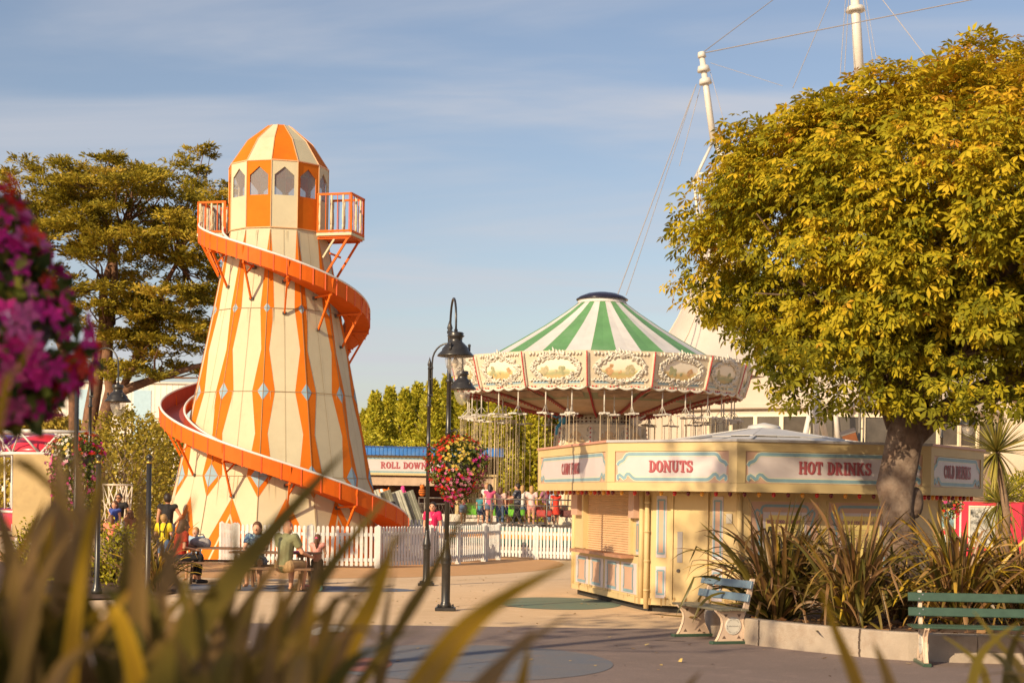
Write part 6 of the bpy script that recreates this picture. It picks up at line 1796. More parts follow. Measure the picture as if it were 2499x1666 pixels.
# ================================================================= trees
def bark(name, c, c2):
    return mat(name, c, .9, .3, 5, bump=.9, bscale=14, dirt=c2, dsc=3, dlo=.45, dhi=.7)
def tube_np(mb, pts, r0, r1, n=7):
    k = len(pts); mb.tube(pts, [r0+(r1-r0)*i/(k-1) for i in range(k)], n)
def wob(p, q, amp, n=5):
    p, q = Vector(p), Vector(q)
    return [p.lerp(q, i/n)+Vector((random.uniform(-1,1),random.uniform(-1,1),random.uniform(-.6,.6)))*amp*math.sin(PI*i/n) for i in range(n+1)]
# --- horse chestnut beside the kiosk
CHB = bark('chestnut_bark', (.15,.095,.065), (.27,.20,.15))
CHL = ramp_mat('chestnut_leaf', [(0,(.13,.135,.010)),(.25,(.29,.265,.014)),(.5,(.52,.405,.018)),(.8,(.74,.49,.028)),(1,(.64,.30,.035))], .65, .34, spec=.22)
random.seed(5); rng = np.random.default_rng(5)
CT = Vector((5.80, 24.2, .27))
chest = thing('chestnut_tree', 'big golden leaved horse chestnut tree growing in the planter beside the kiosk', 'tree', CT)
mb = MB()
tk = [(-.02,0,-.1),(-.03,0,.15),(-.02,0,.5),(-.05,0,.95),(-.10,0,1.4),(-.10,0,1.9),(-.03,0,2.4),(.05,0,2.9)]
tr_ = [.36,.29,.245,.225,.225,.245,.26,.28]
n = 20; b0 = 0
for i,(p,r) in enumerate(zip(tk,tr_)):
    for k in range(n):
        a = 2*PI*k/n
        rr = r*(1+.10*math.sin(3*a+p[2]*2.2)+.07*math.sin(5*a-p[2]*3)+(.28*max(0,math.cos(a*5+.6)) if i < 2 else 0))
        if abs(p[2]-1.7) < .25: rr *= 1+.30*math.exp(-((a-PI)/.45)**2)
        if abs(p[2]-.9) < .3: rr *= 1+.18*math.exp(-((a-PI*1.15)/.4)**2)
        mb.v.append((p[0]+rr*math.cos(a), p[1]+rr*math.sin(a), p[2]))
for i in range(len(tk)-1):
    for k in range(n):
        k2 = (k+1) % n; mb.f.append([i*n+k, i*n+k2, (i+1)*n+k2, (i+1)*n+k]); mb.m.append(0); mb.s.append(True)
# burr with a knot hole, as on the photographed trunk
mb.ball((-.17,-.13,1.18), .15, 14, 10, 0, (1,.85,1)); mb.ball((.15,-.04,1.66), .13, 12, 8, 0, (.9,.8,1.8)); mb.tube([(-.19,-.262,1.18),(-.19,-.235,1.18)], [.022,.04], 10, 1); mb.ball((-.26,-.02,2.02), .10, 10, 7, 0, (.9,.8,1.3))
limbs = []
ends = [(-1.7,-.3,4.9),(-1.6,1.2,5.2),(-.6,-1.2,5.6),(.6,.9,6.4),(1.8,-1.4,5.8),(3.2,.4,5.6),(4.4,-.8,4.4),(2.6,1.8,4.6),(-1.2,-.5,4.5),(1.4,-1.9,4.2),(3.9,1.2,3.6),(-2.3,.5,4.5)]
for e in ends:
    s = Vector((random.uniform(-.15,.2), random.uniform(-.12,.12), 2.75+random.uniform(0,.25)))
    m1 = s.lerp(Vector(e),.3)+Vector((0,0,.25)); P = [s, m1]+wob(m1, e, .18, 4)[1:]
    tube_np(mb, P, .13, .025, 8); limbs.append(P)
    for _ in range(6):
        q = P[random.randint(2,len(P)-1)]; d = Vector((random.uniform(-1,1),random.uniform(-1,1),random.uniform(-.3,.7)))*1.1
        tube_np(mb, wob(q, q+d, .1, 3), .035, .008, 5)
tube_np(mb, [(.02,0,2.55),(.35,-.03,2.85),(1.0,-.15,3.25),(2.0,-.2,3.7),(3.2,-.3,4.1)], .19, .04, 10)
mb.build('trunk', [CHB, mat('knot_hole', (.025,.017,.012), .9, 0)], chest)
cc = np.array([1.25, 0, 5.75]); cr = np.array([4.45, 3.5, 2.75])
def chestnut_leaf():
    vs, fs = [], []
    for k, a in enumerate((-105,-55,0,55,105)):
        L = (0.72,.92,1,.92,.72)[k]; s, c = math.sin(R(a)), math.cos(R(a)); w = .19
        for (t,u,z) in ((0.06,0,0),(.62,-w,-.10),(1,0,-.34),(.62,w,-.10)):
            y = t*L; x = u*L; vs.append((x*c+y*s, y*c-x*s, z*L+.02*abs(u)))
        b = 4*k; fs.append((b,b+3,b+2,b+1))
    return np.array(vs,float), np.array(fs)
ncl = 760
d = unit(rng.normal(0,1,(ncl,3))); d[:,2] = np.where(d[:,2] < -.62, -.62+.1*rng.uniform(-1,1,ncl), d[:,2]); 
lump = np.array([.86+.24*noise.noise(Vector(tuple(q*2.0))+Vector((3,1,7)))+.10*noise.noise(Vector(tuple(q*5.0))) for q in d])
rad = np.where(rng.uniform(0,1,ncl) < .78, rng.uniform(.88,1.06,ncl), rng.uniform(.45,.85,ncl))
pc = cc+d*cr*(rad*lump)[:,None]*1.06
# a few low drooping sprays
extra = np.array([[-2.3,-.8,3.55],[-2.0,-1,3.35],[-1.1,-1.2,3.3],[-.55,-1.2,3.1],[-3.1,-.4,4.2],[-3.2,0,4.8],[-.2,-.9,3.1],[.9,-1.1,3.1],[1.6,-1.2,3.05],[2.4,-1,3.1],[-1.6,-.6,3.6],[.25,-.9,3.0],[-2.6,-.6,3.9],[-3.2,-.2,5.5],[-3.1,0,6.1],[-2.5,-.3,6.9],[-1.2,-.2,7.6],[.9,0,8.35],[2.1,-.2,8.5],[3.2,-1,3.1],[-1.5,-1.1,3.0]])
pc = np.concatenate([pc, extra])
zcap = np.interp(pc[:,0], [-3.6,-2.9,-2.4,-.5,.7,2,5], [6.3,7.0,7.3,7.75,8.2,8.4,8.3]) - .25
pc[:,2] = np.where(pc[:,2] > zcap, zcap-(pc[:,2]-zcap)*.6, pc[:,2])
low = np.stack([rng.uniform(-2.2,5.0,70), rng.uniform(-2.2,.5,70), rng.uniform(3.1,4.4,70)],1)
pc = np.concatenate([pc, low]); xm = np.interp(pc[:,2], [2.9,3.4,3.8,4.24,4.6,5.2], [-1.75,-2.0,-2.2,-2.5,-3.1,-3.6]); pc[:,0] = np.maximum(pc[:,0], xm)
pts, dirs, tn = [], [], []
for i, p in enumerate(pc):
    k = 56 if i < ncl else 38
    q = rng.normal(0,1,(k,3)); q = unit(q)*rng.uniform(.3,1,(k,1))**.6*np.array([.46,.46,.30]); 
    pts.append(p+q); o = unit((p-cc)/cr)
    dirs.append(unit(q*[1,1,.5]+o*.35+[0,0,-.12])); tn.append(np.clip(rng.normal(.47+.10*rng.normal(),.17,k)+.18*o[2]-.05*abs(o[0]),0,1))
pts = np.concatenate(pts); dirs = np.concatenate(dirs); tn = np.concatenate(tn)
o = unit((pts-cc)/cr)
nr = unit(o*.75+rng.normal(0,.42,pts.shape)+[0,0,.75])
ltv, ltf = chestnut_leaf()
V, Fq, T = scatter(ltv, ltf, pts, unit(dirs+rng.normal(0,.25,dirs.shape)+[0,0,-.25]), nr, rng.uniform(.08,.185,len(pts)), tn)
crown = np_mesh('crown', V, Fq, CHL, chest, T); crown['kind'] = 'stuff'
# --- Monterey cypress on the left
CYB = bark('cypress_bark', (.20,.10,.055), (.11,.055,.035))
CYL = ramp_mat('cypress_leaf', [(0,(.10,.09,.012)),(.35,(.27,.22,.016)),(.7,(.46,.34,.025)),(1,(.55,.36,.06))], .75, .36)
random.seed(21); rng = np.random.default_rng(21)
CY = WZ(232, 75)
cyp = thing('cypress_tree', 'large spreading cypress tree with dark layered foliage left of the helter skelter', 'tree', CY)
def cl(px, py, dy=0.0):                       # picture position -> local point on the tree
    p = W(px, py, 75+dy)-CY; return p
mb = MB()
stems = [[(200,1300),(215,1080),(240,930),(250,800),(255,700),(300,560),(330,440)],[(215,1280),(235,1080),(270,950),(262,800),(280,640),(240,480),(190,420)],[(225,1300),(240,1060),(285,960),(380,925),(470,895),(520,880)],
         [(195,1290),(185,1050),(165,900),(130,760),(80,600),(40,470)],[(225,1200),(250,1040),(330,880),(380,760),(430,640),(480,520)]]
for st_, r0 in zip(stems, (.44,.40,.36,.28,.24)):
    P = [cl(x,y,random.uniform(-.6,.6)) for x,y in st_]; P[0].z = -.1
    Q = []
    for i in range(len(P)-1):
        for t in (0,.5): Q.append(P[i].lerp(P[i+1],t)+Vector((random.uniform(-.12,.12),random.uniform(-.12,.12),0))*(i > 0))
    Q.append(P[-1]); tube_np(mb, Q, r0, .06, 9)
clumps = []
def rowc(lst, sy=1.8):
    for x,y,rx,rz in lst:
        clumps.append((cl(x,y,random.uniform(-sy,sy)), rx, rz))
# layered plates, placed over the crown's outline as photographed
rowc([(15,425,.5,.12),(85,600,.8,.3),(120,560,.8,.3),(60,395,.8,.25),(30,420,.5,.2),(110,420,1.0,.3),(160,405,.9,.3),(205,425,.8,.3),(240,440,.7,.3),(150,395,.6,.2),(290,430,.8,.3),(330,415,.8,.3),(375,420,.8,.3),(420,400,.7,.25),(455,385,.6,.18),(480,372,.6,.12),(500,360,.5,.08),(470,412,.6,.12),(512,382,.45,.08),(500,425,.5,.1),(440,440,.9,.25)], 1.2)
for _ in range(205):
    t = random.uniform(0,2*PI); r = math.sqrt(random.uniform(.02,1))
    x = 292+255*r*math.cos(t); y = 620+235*r*math.sin(t)
    if y > 800 and x < 330 and random.random() < .6: continue
    if y > 680 and 200 < x < 300 and random.random() < .45: continue
    clumps.append((cl(x, y, random.uniform(-4,4)*math.sqrt(max(.05,1-r*r))-.4), random.uniform(.6,1.15), random.uniform(.18,.36)))
rowc([(420,780,.9,.25),(470,800,.9,.3),(500,740,.8,.3),(440,850,1.0,.22),(390,870,.8,.18),(490,860,.9,.22),(520,690,.8,.3),(350,850,.7,.15),(530,620,.7,.3),(540,560,.7,.25),(545,470,.6,.2),(560,455,.5,.15),(380,820,.8,.2),(470,905,.6,.2),(430,890,.5,.2),(330,900,.5,.14),(60,640,.9,.3),(40,560,.8,.3),(90,720,.8,.3),(130,820,.7,.25)], 1.0)
pts, dirs, nrs, tn = [], [], [], []
for _ in range(75):
    clumps.append((cl(random.uniform(240,525), random.uniform(700,925), random.uniform(-2.5,2)), random.uniform(.5,.9), .12))
for _ in range(60):
    clumps.append((cl(random.uniform(20,540), random.uniform(430,640), random.uniform(-4.5,-2)), random.uniform(.7,1.1), .2))
for c, rx, rz in clumps:
    k = int(400*rx)
    ctr = np.array(c); out = unit(ctr-np.array([cl(270,700).x,0,ctr[2]-.6])); 
    nf = int(8*rx)+3; f = rng.integers(0,nf,k)
    fa = rng.uniform(0,2*PI,nf); fd = unit(np.stack([np.cos(fa),np.sin(fa),rng.uniform(-.02,.26,nf)],1)+out*.5*[1,1,.1]); fl = rng.uniform(.55,1.25,nf)*rx
    t = rng.uniform(0,1,k)**.8; q = fd[f]*(t*fl[f])[:,None]+rng.normal(0,1,(k,3))*(.05+.13*rx*(1-t)[:,None])*[1,1,.75]; q[:,2] += rng.normal(0,.22*rz,k)
    pts.append(ctr+q); dirs.append(unit(fd[f]+[0,0,.15]+rng.normal(0,.38,(k,3)))); nrs.append(unit(rng.normal(0,.5,(k,3))+[-.35,-.55,.8]))
    tn.append(np.clip(rng.normal(.48+.12*rng.normal(),.2,k),0,1))
pts = np.concatenate(pts); dirs = np.concatenate(dirs); nrs = np.concatenate(nrs); tn = np.concatenate(tn)
SP = (np.array([[-.09,0,0],[.09,0,0],[.18,.5,.04],[0,1,.0],[-.18,.5,.04]],float), np.array([[0,1,2,3,4]]))
V, Fq, T = scatter(*SP, pts, dirs, nrs, rng.uniform(.10,.25,len(pts)), tn)
fo = np_mesh('crown', V, Fq, CYL, cyp, T); fo['kind'] = 'stuff'
for c, rx, rz in clumps[::2]:
    base = min((Vector(v) for v in [cl(255,700),cl(300,560),cl(262,800),cl(240,480),cl(380,760),cl(430,640),cl(130,760),cl(80,600),cl(380,925),cl(330,880)]), key=lambda q: (q-c).length)
    tube_np(mb, wob(base, c, .25, 4), .07, .015, 5)
mb.build('trunk', [CYB], cyp)
# --- generic small trees: poplar row, bushes, willow
def small_tree(name, label, loc, H, rx, stops, n, ls, shape, group=None, trunk_h=.25, seed=0, up=.5, parts=True, trans=.3, mname=None):
    r_ = np.random.default_rng(seed); random.seed(seed)
    root = thing(name, label, 'bush' if 'bush' in name or 'shrub' in name else 'tree', loc, 0, group)
    z = r_.uniform(0,1,n)**.9; a = r_.uniform(0,2*PI,n); rr = np.array([shape(q) for q in z])*rx
    lump = np.array([.8+.42*noise.noise(Vector((math.cos(t)*1.6, math.sin(t)*1.6, q*H/rx*1.1+seed))) for t,q in zip(a,z)])
    rad = rr*lump*np.where(r_.uniform(0,1,n) < .75, r_.uniform(.75,1.08,n), r_.uniform(.2,.8,n))
    p = np.stack([rad*np.cos(a), rad*np.sin(a), H*(trunk_h+(1-trunk_h)*z)+r_.normal(0,.12,n)],1)
    out = np.stack([np.cos(a),np.sin(a),np.full(n,up)],1)
    V, Fq, T = scatter(*LT, p, unit(out+r_.normal(0,.6,(n,3))), unit(out*[1,1,0]+r_.normal(0,.6,(n,3))+[0,0,.6]), r_.uniform(.6,1.3,n)*ls, np.clip(r_.normal(.5,.24,n),0,1))
    fo = np_mesh('crown', V, Fq, ramp_mat(mname or name+'_leaf', stops, .65, trans), root, T); fo['kind'] = 'stuff'
    mb = MB(); tube_np(mb, [(0,0,-.1),(.05,0,H*.4),(0,.05,H*.95)], .05*H**.7, .02, 7)
    for i in range(14):
        zz = random.uniform(.25,.8)*H; t = random.uniform(0,2*PI); L = shape(max(0,min(1,(zz/H-trunk_h)/(1-trunk_h))))*rx*.8
        tube_np(mb, wob((0,0,zz), (L*math.cos(t), L*math.sin(t), zz+L*up*1.4), .12, 3), .035, .01, 5)
    mb.build('trunk', [bark('grey_bark', (.16,.11,.07), (.24,.17,.11))], root)
    return root
POP = [(0,(.20,.22,.02)),(.35,(.42,.40,.03)),(.7,(.60,.52,.04)),(1,(.72,.60,.09))]
col_shape = lambda q: (.55+.45*min(1,q*3))*(1-max(0,q-.45)/.55*.93)**.8
pop = []
for v in range(3):
    pop.append(small_tree('poplar_tree', 'slender yellow green poplar', (0,0,0), 9.0, 1.3, POP, 9000, .21, col_shape, 'poplars in the row behind the carousel', .03, 40+v, 1.3))
poplars = [(888,7.6,112,1.1),(912,8.6,109,1.1),(948,9.2,113,1.15),(985,8.9,110,1.1),(1014,9.4,112,1.15),(1050,9.5,109,1.15),(1086,10.0,113,1.2),(1128,9.7,110,1.2),(1170,9.9,112,1.25),(1214,9.6,109,1.2),(1258,9.9,113,1.25),(1302,9.6,110,1.25),(1350,9.8,112,1.25),(1400,9.5,110,1.25)]
names = ['first, lowest poplar beside the helter skelter','second poplar of the row, beside the helter skelter','third poplar of the row, above the stall roof','fourth poplar of the row, above the stall sign','poplar just behind the rear street lamp pole','poplar behind the nearer street lamp','poplar behind the nearest swing chains','poplar right of the nearer street lamp','poplar in the middle of the swing chains','poplar left of the kiosk roof corner','poplar above the kiosk corner','poplar behind the carousel drum','poplar hidden behind the carousel centre','last poplar of the row behind the carousel']
for i,((px,h,D,w),nm) in enumerate(zip(poplars,names)):
    o = pop[i] if i < 3 else copy_tree(pop[i % 3])
    o.location = WZ(px, D); o.scale = (w*1.15,w*1.15,h/9.0); o.rotation_euler = (0,0,i*1.3); o['label'] = nm+' in sunlit yellow green leaf'
dome = lambda q: math.sqrt(max(0,1-(q*1.02-.15)**2/.95)) if q < .97 else .15
OLV = [(0,(.12,.11,.015)),(.4,(.30,.24,.025)),(.75,(.48,.36,.045)),(1,(.62,.47,.09))]
for i,(px,D,H,rx,lab) in enumerate(((300,62,4.9,2.2,'olive green bush with bare twigs between the black post and the helter skelter'),(385,66,4.6,1.9,'round olive bush close against the helter skelter base'),(250,70,4.2,2.0,'olive bush behind the cypress trunk'),(440,80,4.5,2.2,'far olive bush half hidden by the helter skelter'))):
    b = small_tree('bush', lab, WZ(px,D), H, rx, OLV, 5200, .16, dome, 'olive bushes', .05, 60+i, .5)
    mb = MB()
    for k in range(16):
        a = random.uniform(0,2*PI); zz = random.uniform(.3,.75)*H; L = rx*random.uniform(.7,1.02); s = Vector((.4*L*math.cos(a),.4*L*math.sin(a),zz*.7)); e = Vector((L*math.cos(a)*dome(zz/H),-abs(L*math.sin(a))*dome(zz/H),zz+.3))
        tube_np(mb, wob(s,e,.2,4), .03, .008, 5)
    mb.build('twigs', [mat('pale_twig', (.40,.28,.16), .8, .2)], b)
WIL = [(0,(.22,.18,.02)),(.5,(.50,.36,.045)),(1,(.70,.52,.10))]
for i,(px,D,H,rx,lab) in enumerate(((900,100,5.6,2.0,'rounded green bush under the first poplars beside the helter skelter'),(965,101,5.2,2.2,'rounded green bush above the stall roof'),(1040,102,4.8,2.2,'rounded green bush behind the rear street lamp'))):
    small_tree('bush', lab, WZ(px,D), H, rx, POP, 5200, .20, dome, 'bushes under the poplars', .05, 160+i, .5, mname='green_bush_leaf')
for px,D,H,rx,lab in ((45,78,6.2,3.2,'yellow willow with hanging leaves behind the purple ride'),(150,84,5.6,2.6,'yellow willow beside the cypress trunk')):
    small_tree('willow_tree', lab, WZ(px,D), H, rx, WIL, 6500, .30, dome, 'willows by the cypress', .05, int(px), -1.2)
HED = [(0,(.05,.06,.01)),(.5,(.12,.12,.015)),(1,(.25,.21,.03))]
small_tree('shrub', 'bright yellow green shrub at the right edge behind the red board', WZ(2490,60), 3.0, 1.7, [(0,(.14,.15,.008)),(.5,(.34,.30,.015)),(1,(.5,.42,.03))], 4000, .14, dome, None, .05, 91, .4, mname='bright_shrub_leaf')

# a loose crowned tree just outside the left of the view: its thin shade dapples the kiosk front
small_tree('lime_tree','tall loose crowned lime tree outside the left edge, dappling the kiosk with shade',(-8.2,10.4,0),12.6,3.1,OLV,1100,.30,dome,None,.60,411,.4)
small_tree('lime_tree','lower lime tree outside the left edge, shading the flax in front',(-7.0,-3.0,0),9.0,3.2,OLV,2600,.34,dome,None,.35,412,.4)
# ================================================================= sword leaved plants
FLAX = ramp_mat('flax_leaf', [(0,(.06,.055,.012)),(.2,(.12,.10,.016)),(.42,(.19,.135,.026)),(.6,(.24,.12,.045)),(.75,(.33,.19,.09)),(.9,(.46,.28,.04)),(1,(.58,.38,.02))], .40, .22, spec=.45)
def blade_mesh(blades, fold=.22):
    """blades: list of (points, widths, side vector, tint)"""
    Vs, Fs, Ts = [], [], []; b = 0
    for P, Wd, side, t in blades:
        P = np.asarray(P,float); n = len(P); tg = np.gradient(P,axis=0); tg = unit(tg)
        sd = unit(np.cross(tg, np.cross(np.broadcast_to(side,P.shape), tg))); nm = unit(np.cross(sd,tg))
        w = np.asarray(Wd)[:,None]/2
        v = np.stack([P-sd*w+nm*w*fold*2, P, P+sd*w+nm*w*fold*2],1).reshape(-1,3)
        Vs.append(v); i = np.arange(n-1)[:,None]*3+b
        Fs.append(np.concatenate([i+np.array([[0,1,4,3]]), i+np.array([[1,2,5,4]])]))
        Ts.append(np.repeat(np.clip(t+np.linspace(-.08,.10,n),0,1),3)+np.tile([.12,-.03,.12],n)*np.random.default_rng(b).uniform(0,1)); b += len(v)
    return np.concatenate(Vs), np.concatenate(Fs), np.clip(np.concatenate(Ts),0,1)
def flax_plant(name, label, loc, nb, L, w, seed, group=None, tmean=.45, spread=1.0, cat='plant'):
    r_ = np.random.default_rng(seed); bl = []
    for i in range(nb):
        a = r_.uniform(0,2*PI); t0 = abs(r_.normal(0,.40))*spread; l = L*r_.uniform(.4,1.05); ww = w*r_.uniform(.6,1.15)
        d0 = r_.uniform(.02,.16); p = np.array([d0*math.cos(a),d0*math.sin(a),0]); P = [p]; th = t0; bend = r_.uniform(.02,.09)+(.10 if r_.uniform() < .35 else 0); kink = r_.integers(5,11) if r_.uniform() < .35 else 99
        tw = r_.normal(0,.05)
        n = 13
        for k in range(n):
            st = l/n
            p = P[-1]+st*np.array([math.sin(th)*math.cos(a),math.sin(th)*math.sin(a),math.cos(th)]); P.append(p); th = min(th+bend*(k/n*2.2), 2.7); a += tw
            if k == kink: th = min(th+r_.uniform(.8,1.7),2.8)
            if p[2] < .03: th = min(th, 1.55)
        s = np.linspace(0,1,n+1); Wd = ww*np.minimum(1,.55+s*1.6)*np.sqrt(np.maximum(0,1-s**2.6))
        Wd[-1] = .002
        side = np.array([-math.sin(a),math.cos(a),0])+r_.normal(0,.45,3)
        bl.append((P,Wd,side,np.clip(r_.normal(tmean,.24),0,1)))
    V,Fq,T = blade_mesh(bl)
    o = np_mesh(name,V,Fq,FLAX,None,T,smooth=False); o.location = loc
    return tag(o,label,cat,group)
gF = 'sword leaved flax clumps in the planter'
flax_plant('flax_plant','bronze and green flax clump in the planter just right of the blue bench',WZ(1895,22.9,.27),270,1.85,.062,101,gF,.36,1.05)
flax_plant('flax_plant','bronze flax clump in the planter under the cold drinks menu',WZ(2085,22.0,.27),260,1.8,.062,102,gF,.44,1.1)
flax_plant('flax_plant','coppery flax clump in the planter behind the green bench',WZ(2340,22.2,.27),270,1.75,.062,103,gF,.55,1.1)
flax_plant('flax_plant','coppery flax clump at the far right end of the planter',WZ(2492,22.8,.27),230,1.75,.060,104,gF,.52,1.05)
flax_plant('flax_plant','short flax clump at the foot of the chestnut trunk',WZ(2190,23.4,.27),80,1.25,.055,105,gF,.48,1.2)
gL = 'flax clumps along the left bed'
for i,(px,D,nb,L,tm,lab) in enumerate(((385,31.0,120,1.25,.62,'coppery flax clump beside the woman in red'),(330,33.5,110,1.2,.60,'coppery flax clump between the two black posts'),(262,34,90,1.1,.35,'dark flax clump left of the first black post'),(130,36,100,1.3,.30,'dark flax clump below the yellow board'),(60,35,100,1.2,.35,'dark flax clump at the left edge of the bed'),(400,42,80,1.5,.25,'green flax clump behind the boy in yellow'))):
    flax_plant('flax_plant',lab,WZ(px,D,0),nb,L,.055,120+i,gL,tm,1.15)
for i,(px,D,lab) in enumerate(((290,32.5,'small yellow green shrub between the black posts'),(85,33,'small yellow green shrub in the left bed'))):
    small_tree('shrub',lab,WZ(px,D),1.15,.55,[(0,(.12,.13,.008)),(.5,(.32,.29,.015)),(1,(.5,.42,.03))],1500,.07,dome,None,.05,300+i,.6,mname='bright_shrub_leaf')
mb = MB(); bed = [WZ(-60,27.5),WZ(360,29.2),WZ(430,31),WZ(430,36),WZ(380,43),WZ(-60,43)]
mb.add([p+Vector((0,0,.03)) for p in bed],[list(range(6))]); structure(mb.build('flower_bed', SOIL))
# cabbage palms on the right
def cordyline(label, px, D, zc, ln, seed, trunk_px=None):
    base = WZ(trunk_px or px, D); top = WZ(px, D, zc)-base
    root = thing('cabbage_palm', label, 'palm', base, 0, 'cabbage palms by the red board')
    mb = MB(); tube_np(mb, [(0,0,-.05),(.03,0,zc*.5),(top.x,top.y,zc)], .11, .09, 10); mb.build('trunk',[bark('palm_bark',(.26,.17,.10),(.15,.09,.055))],root)
    r_ = np.random.default_rng(seed); bl = []
    for i in range(150):
        a = r_.uniform(0,2*PI); th = r_.uniform(.05,1.6)**1.0 if i < 105 else r_.uniform(1.9,2.75); l = ln*r_.uniform(.75,1.1); P = [np.array(top)+np.array([0,0,.02*i/150])]
        for k in range(7):
            P.append(P[-1]+l/7*np.array([math.sin(th)*math.cos(a),math.sin(th)*math.sin(a),math.cos(th)])); th = min(th+(.03 if i < 105 else .06),3.0)
        s = np.linspace(0,1,8); Wd = .055*np.minimum(1,.5+s*2.5)*np.sqrt(np.maximum(0,1-s**2.2)); Wd[-1] = .003
        bl.append((P,Wd,np.array([-math.sin(a),math.cos(a),0])+r_.normal(0,.3,3),np.clip(r_.normal(.5,.25),0,1)))
    V,Fq,T = blade_mesh(bl)
    o = np_mesh('crown',V,Fq,ramp_mat('palm_leaf',[(0,(.07,.075,.014)),(.5,(.20,.18,.03)),(1,(.42,.34,.07))],.45,.25),root,T); o['kind'] = 'stuff'
cordyline('tall cabbage palm with spiky head beside the cold drinks sign', 2432, 44, 3.35, 1.25, 31, 2452)
cordyline('shorter cabbage palm with a low spiky head at the right edge', 2440, 47, 2.0, 1.0, 32, 2432)

# ================================================================= out of focus flax right in front of the camera
FLAXN = ramp_mat('bronze_flax_leaf', [(0,(.065,.06,.010)),(.2,(.125,.10,.014)),(.42,(.19,.125,.022)),(.6,(.25,.145,.05)),(.75,(.31,.19,.075)),(.88,(.38,.21,.014)),(1,(.46,.28,.012))], .6, .30, spec=.18)
def near_blade(pix, D0, D1, wpx, t, D=None):
    """a long leaf through picture positions (2352-wide display), from its foot to its tip; wpx = width in pixels there"""
    pts = []; n = len(pix)
    for i,(x,y) in enumerate(pix):
        pts.append(np.array(W(x*1.0625,y*1.0625,D0+(D1-D0)*i/(n-1))))
    pts = np.array(pts); m = 14; ts = np.linspace(0,n-1,m); out = []
    for t_ in ts:
        i = min(int(t_),n-2); f = t_-i; p0 = pts[max(i-1,0)]; p1 = pts[i]; p2 = pts[i+1]; p3 = pts[min(i+2,n-1)]
        out.append(.5*((2*p1)+(-p0+p2)*f+(2*p0-5*p1+4*p2-p3)*f*f+(-p0+3*p1-3*p2+p3)*f**3))
    s = np.linspace(0,1,m); w = wpx*1.0625/4000*(D0+D1)/2
    Wd = w*1.12*np.minimum(1,.75+s)*np.maximum(0,1-s**1.7)**.85; Wd[-1] = .001
    return (out, Wd, np.array([1,.25,0.1]), t)
r_ = np.random.default_rng(77)
NB = {'left': [], 'mid': [], 'right': []}
NB['mid'] += [near_blade([(250,1800),(370,1580),(480,1400),(630,1215),(800,1028)],2.5,2.9,82,.28),
 near_blade([(560,1950),(930,1420),(1040,1225),(1178,985)],3.0,3.2,26,.40),
 near_blade([(820,1800),(960,1590),(1065,1450),(1180,1360),(1335,1280)],2.4,2.7,70,.86),
 near_blade([(990,1800),(1090,1600),(1180,1500),(1310,1410)],2.6,2.9,46,.70),
 near_blade([(640,1750),(790,1540),(880,1480),(985,1436)],2.6,2.9,36,.15),
 near_blade([(620,1800),(660,1560),(695,1400),(750,1240)],2.9,3.1,44,.55),
 near_blade([(700,1800),(770,1550),(860,1370),(910,1220)],2.7,2.9,60,.88),
 near_blade([(840,1800),(880,1450),(908,1300)],3.2,3.3,17,.45),
 near_blade([(820,1800),(905,1460),(970,1335)],3.1,3.3,18,.55),
 near_blade([(580,1800),(640,1500),(760,1300),(905,1120)],2.9,3.2,48,.35),
 near_blade([(1010,1800),(1130,1560),(1230,1440)],2.8,2.9,40,.6),
 near_blade([(1130,1800),(1190,1600),(1215,1480)],2.8,2.9,36,.8)]
NB['left'] += [near_blade([(300,1850),(330,1560),(380,1330),(450,1130)],2.7,2.9,46,.62), near_blade([(210,1850),(240,1600),(285,1350),(290,1180)],2.9,3.0,50,.35), near_blade([(470,1850),(500,1500),(535,1340),(540,1180)],3.0,3.1,40,.66),
 near_blade([(-30,1800),(60,1480),(110,1300),(230,1140)],2.5,2.7,36,.52), near_blade([(120,1850),(60,1500),(20,1260),(-20,1120)],2.6,2.8,56,.5), near_blade([(400,1850),(390,1600),(350,1400),(300,1290)],2.7,2.8,48,.2),near_blade([(150,1850),(168,1500),(185,1250),(178,1080),(163,950)],2.9,3.1,40,.70),
 near_blade([(-160,1500),(-70,1180),(20,1062),(110,1110),(185,1215)],2.4,2.5,40,.40),
 near_blade([(60,1800),(130,1500),(145,1300),(140,1130),(130,1010)],2.9,3.0,60,.60),
 near_blade([(30,1800),(60,1400),(90,1200),(170,1120)],2.6,2.8,34,.62),
 near_blade([(-60,1300),(10,900),(40,850),(85,770)],2.6,2.8,20,.9)]
for i in range(74):
    x = r_.uniform(-120,680); tipy = r_.uniform(1030,1420)+max(0,(x-300)*.25); lean = r_.normal(.12,.28)
    if 340 < x+lean*(1720-tipy) < 780 and tipy < 1400: tipy += 170
    H = 1720-tipy; tx = x+lean*H; 
    w = r_.uniform(26,66); D = r_.uniform(2.4,3.9)
    pix = [(x-lean*90,1800),(x+lean*H*.15,1560),(x+lean*H*.45,1720-H*.6),(tx,tipy)]
    NB['left' if x < 330 else 'mid'].append(near_blade(pix,D,D+r_.uniform(0,.3),w,np.clip(r_.normal(.5,.26),0,1)))
for i in range(24):
    x = r_.uniform(-60,760); tx = x+r_.choice([-1,1])*r_.uniform(120,300); ty = r_.uniform(1380,1520)
    NB['left' if x < 330 else 'mid'].append(near_blade([(x,1850),(x+(tx-x)*.2,1600),(x+(tx-x)*.55,ty-30),(tx,ty)],r_.uniform(2.5,3),r_.uniform(2.6,3.1),r_.uniform(30,60),np.clip(r_.normal(.4,.25),0,1)))
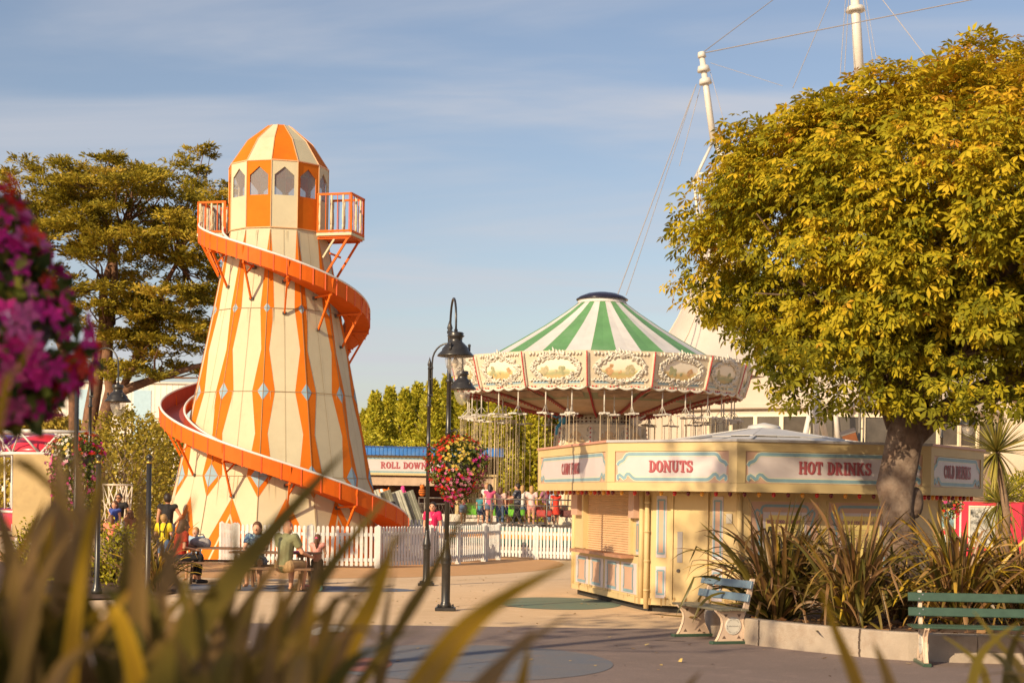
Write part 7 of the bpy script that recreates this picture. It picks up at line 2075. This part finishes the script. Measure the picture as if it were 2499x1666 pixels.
NB['right'] += [near_blade([(2040,1900),(1975,1600),(1915,1440),(1883,1345)],3.3,3.4,36,.85),
 near_blade([(2110,1900),(2050,1600),(2005,1470)],3.4,3.5,40,.75),
 near_blade([(1500,1900),(1560,1620),(1612,1540)],3.3,3.4,22,.5)]
foot = {'left': 'blurred brown and green flax leaves rising at the lower left corner', 'mid': 'blurred flax leaves crossing in front of the fence and tarmac', 'right': 'two blurred orange flax leaves in front of the planter wall'}
for k in NB:
    V,Fq,T = blade_mesh(NB[k], .12); o = np_mesh('flax_plant',V,Fq,FLAXN,None,T); tag(o, foot[k], 'plant'); o['kind'] = 'thing'
YB = [near_blade([(2265,1720),(2262,1555),(2215,1495),(2165,1460)],5.2,5.4,22,.95), near_blade([(2215,1720),(2232,1568),(2262,1490),(2345,1424)],5.0,5.2,26,1.0), near_blade([(2420,1720),(2400,1520),(2330,1465),(2240,1452)],5.1,5.4,24,.85), near_blade([(2330,1720),(2350,1560),(2290,1475),(2235,1402)],5.3,5.5,26,.9),
 near_blade([(2480,1700),(2420,1580),(2300,1545),(2190,1575)],5.0,5.2,24,.8), near_blade([(2380,1720),(2330,1560),(2275,1500),(2215,1530)],5.1,5.2,22,.3), near_blade([(2300,1750),(2310,1560),(2330,1470),(2370,1420)],5.3,5.3,26,.3), near_blade([(2420,1750),(2390,1600),(2352,1500),(2300,1440)],5.4,5.5,28,.5)]
V,Fq,T = blade_mesh(YB,.15); o = np_mesh('flax_plant',V,Fq,FLAX,None,T); tag(o,'yellow striped flax leaves at the lower right corner','plant')
# the blurred basket at the left edge
bp = W(4, 838, 5.0)
basket('hanging_basket', 'large out of focus basket of magenta flowers at the left edge', (bp.x-.02,bp.y,bp.z), (.29,.27,.22),
       [((.3,-.8,-.3),-.3,['magenta','magenta','pink']),((.3,-.2,.95),.86,['scarlet','magenta','pink']),((1,-.2,.0),.9,['scarlet','magenta'])], 1900, 430, .06, .046, trail=.07, neck=1.1)
pp = WZ(176, 14.5); rt = thing('thin_pole', 'thin dark blurred pole behind the magenta basket', 'pole', pp)
mb = MB(); mb.tube([(0,0,0),(0,0,3.05)], .019, 10); mb.build('shaft', BLK, rt); mb = MB(); mb.lathe([(.06,0),(.05,.06),(.022,.1)], 12, 0); mb.build('base', BLK, rt)
world()
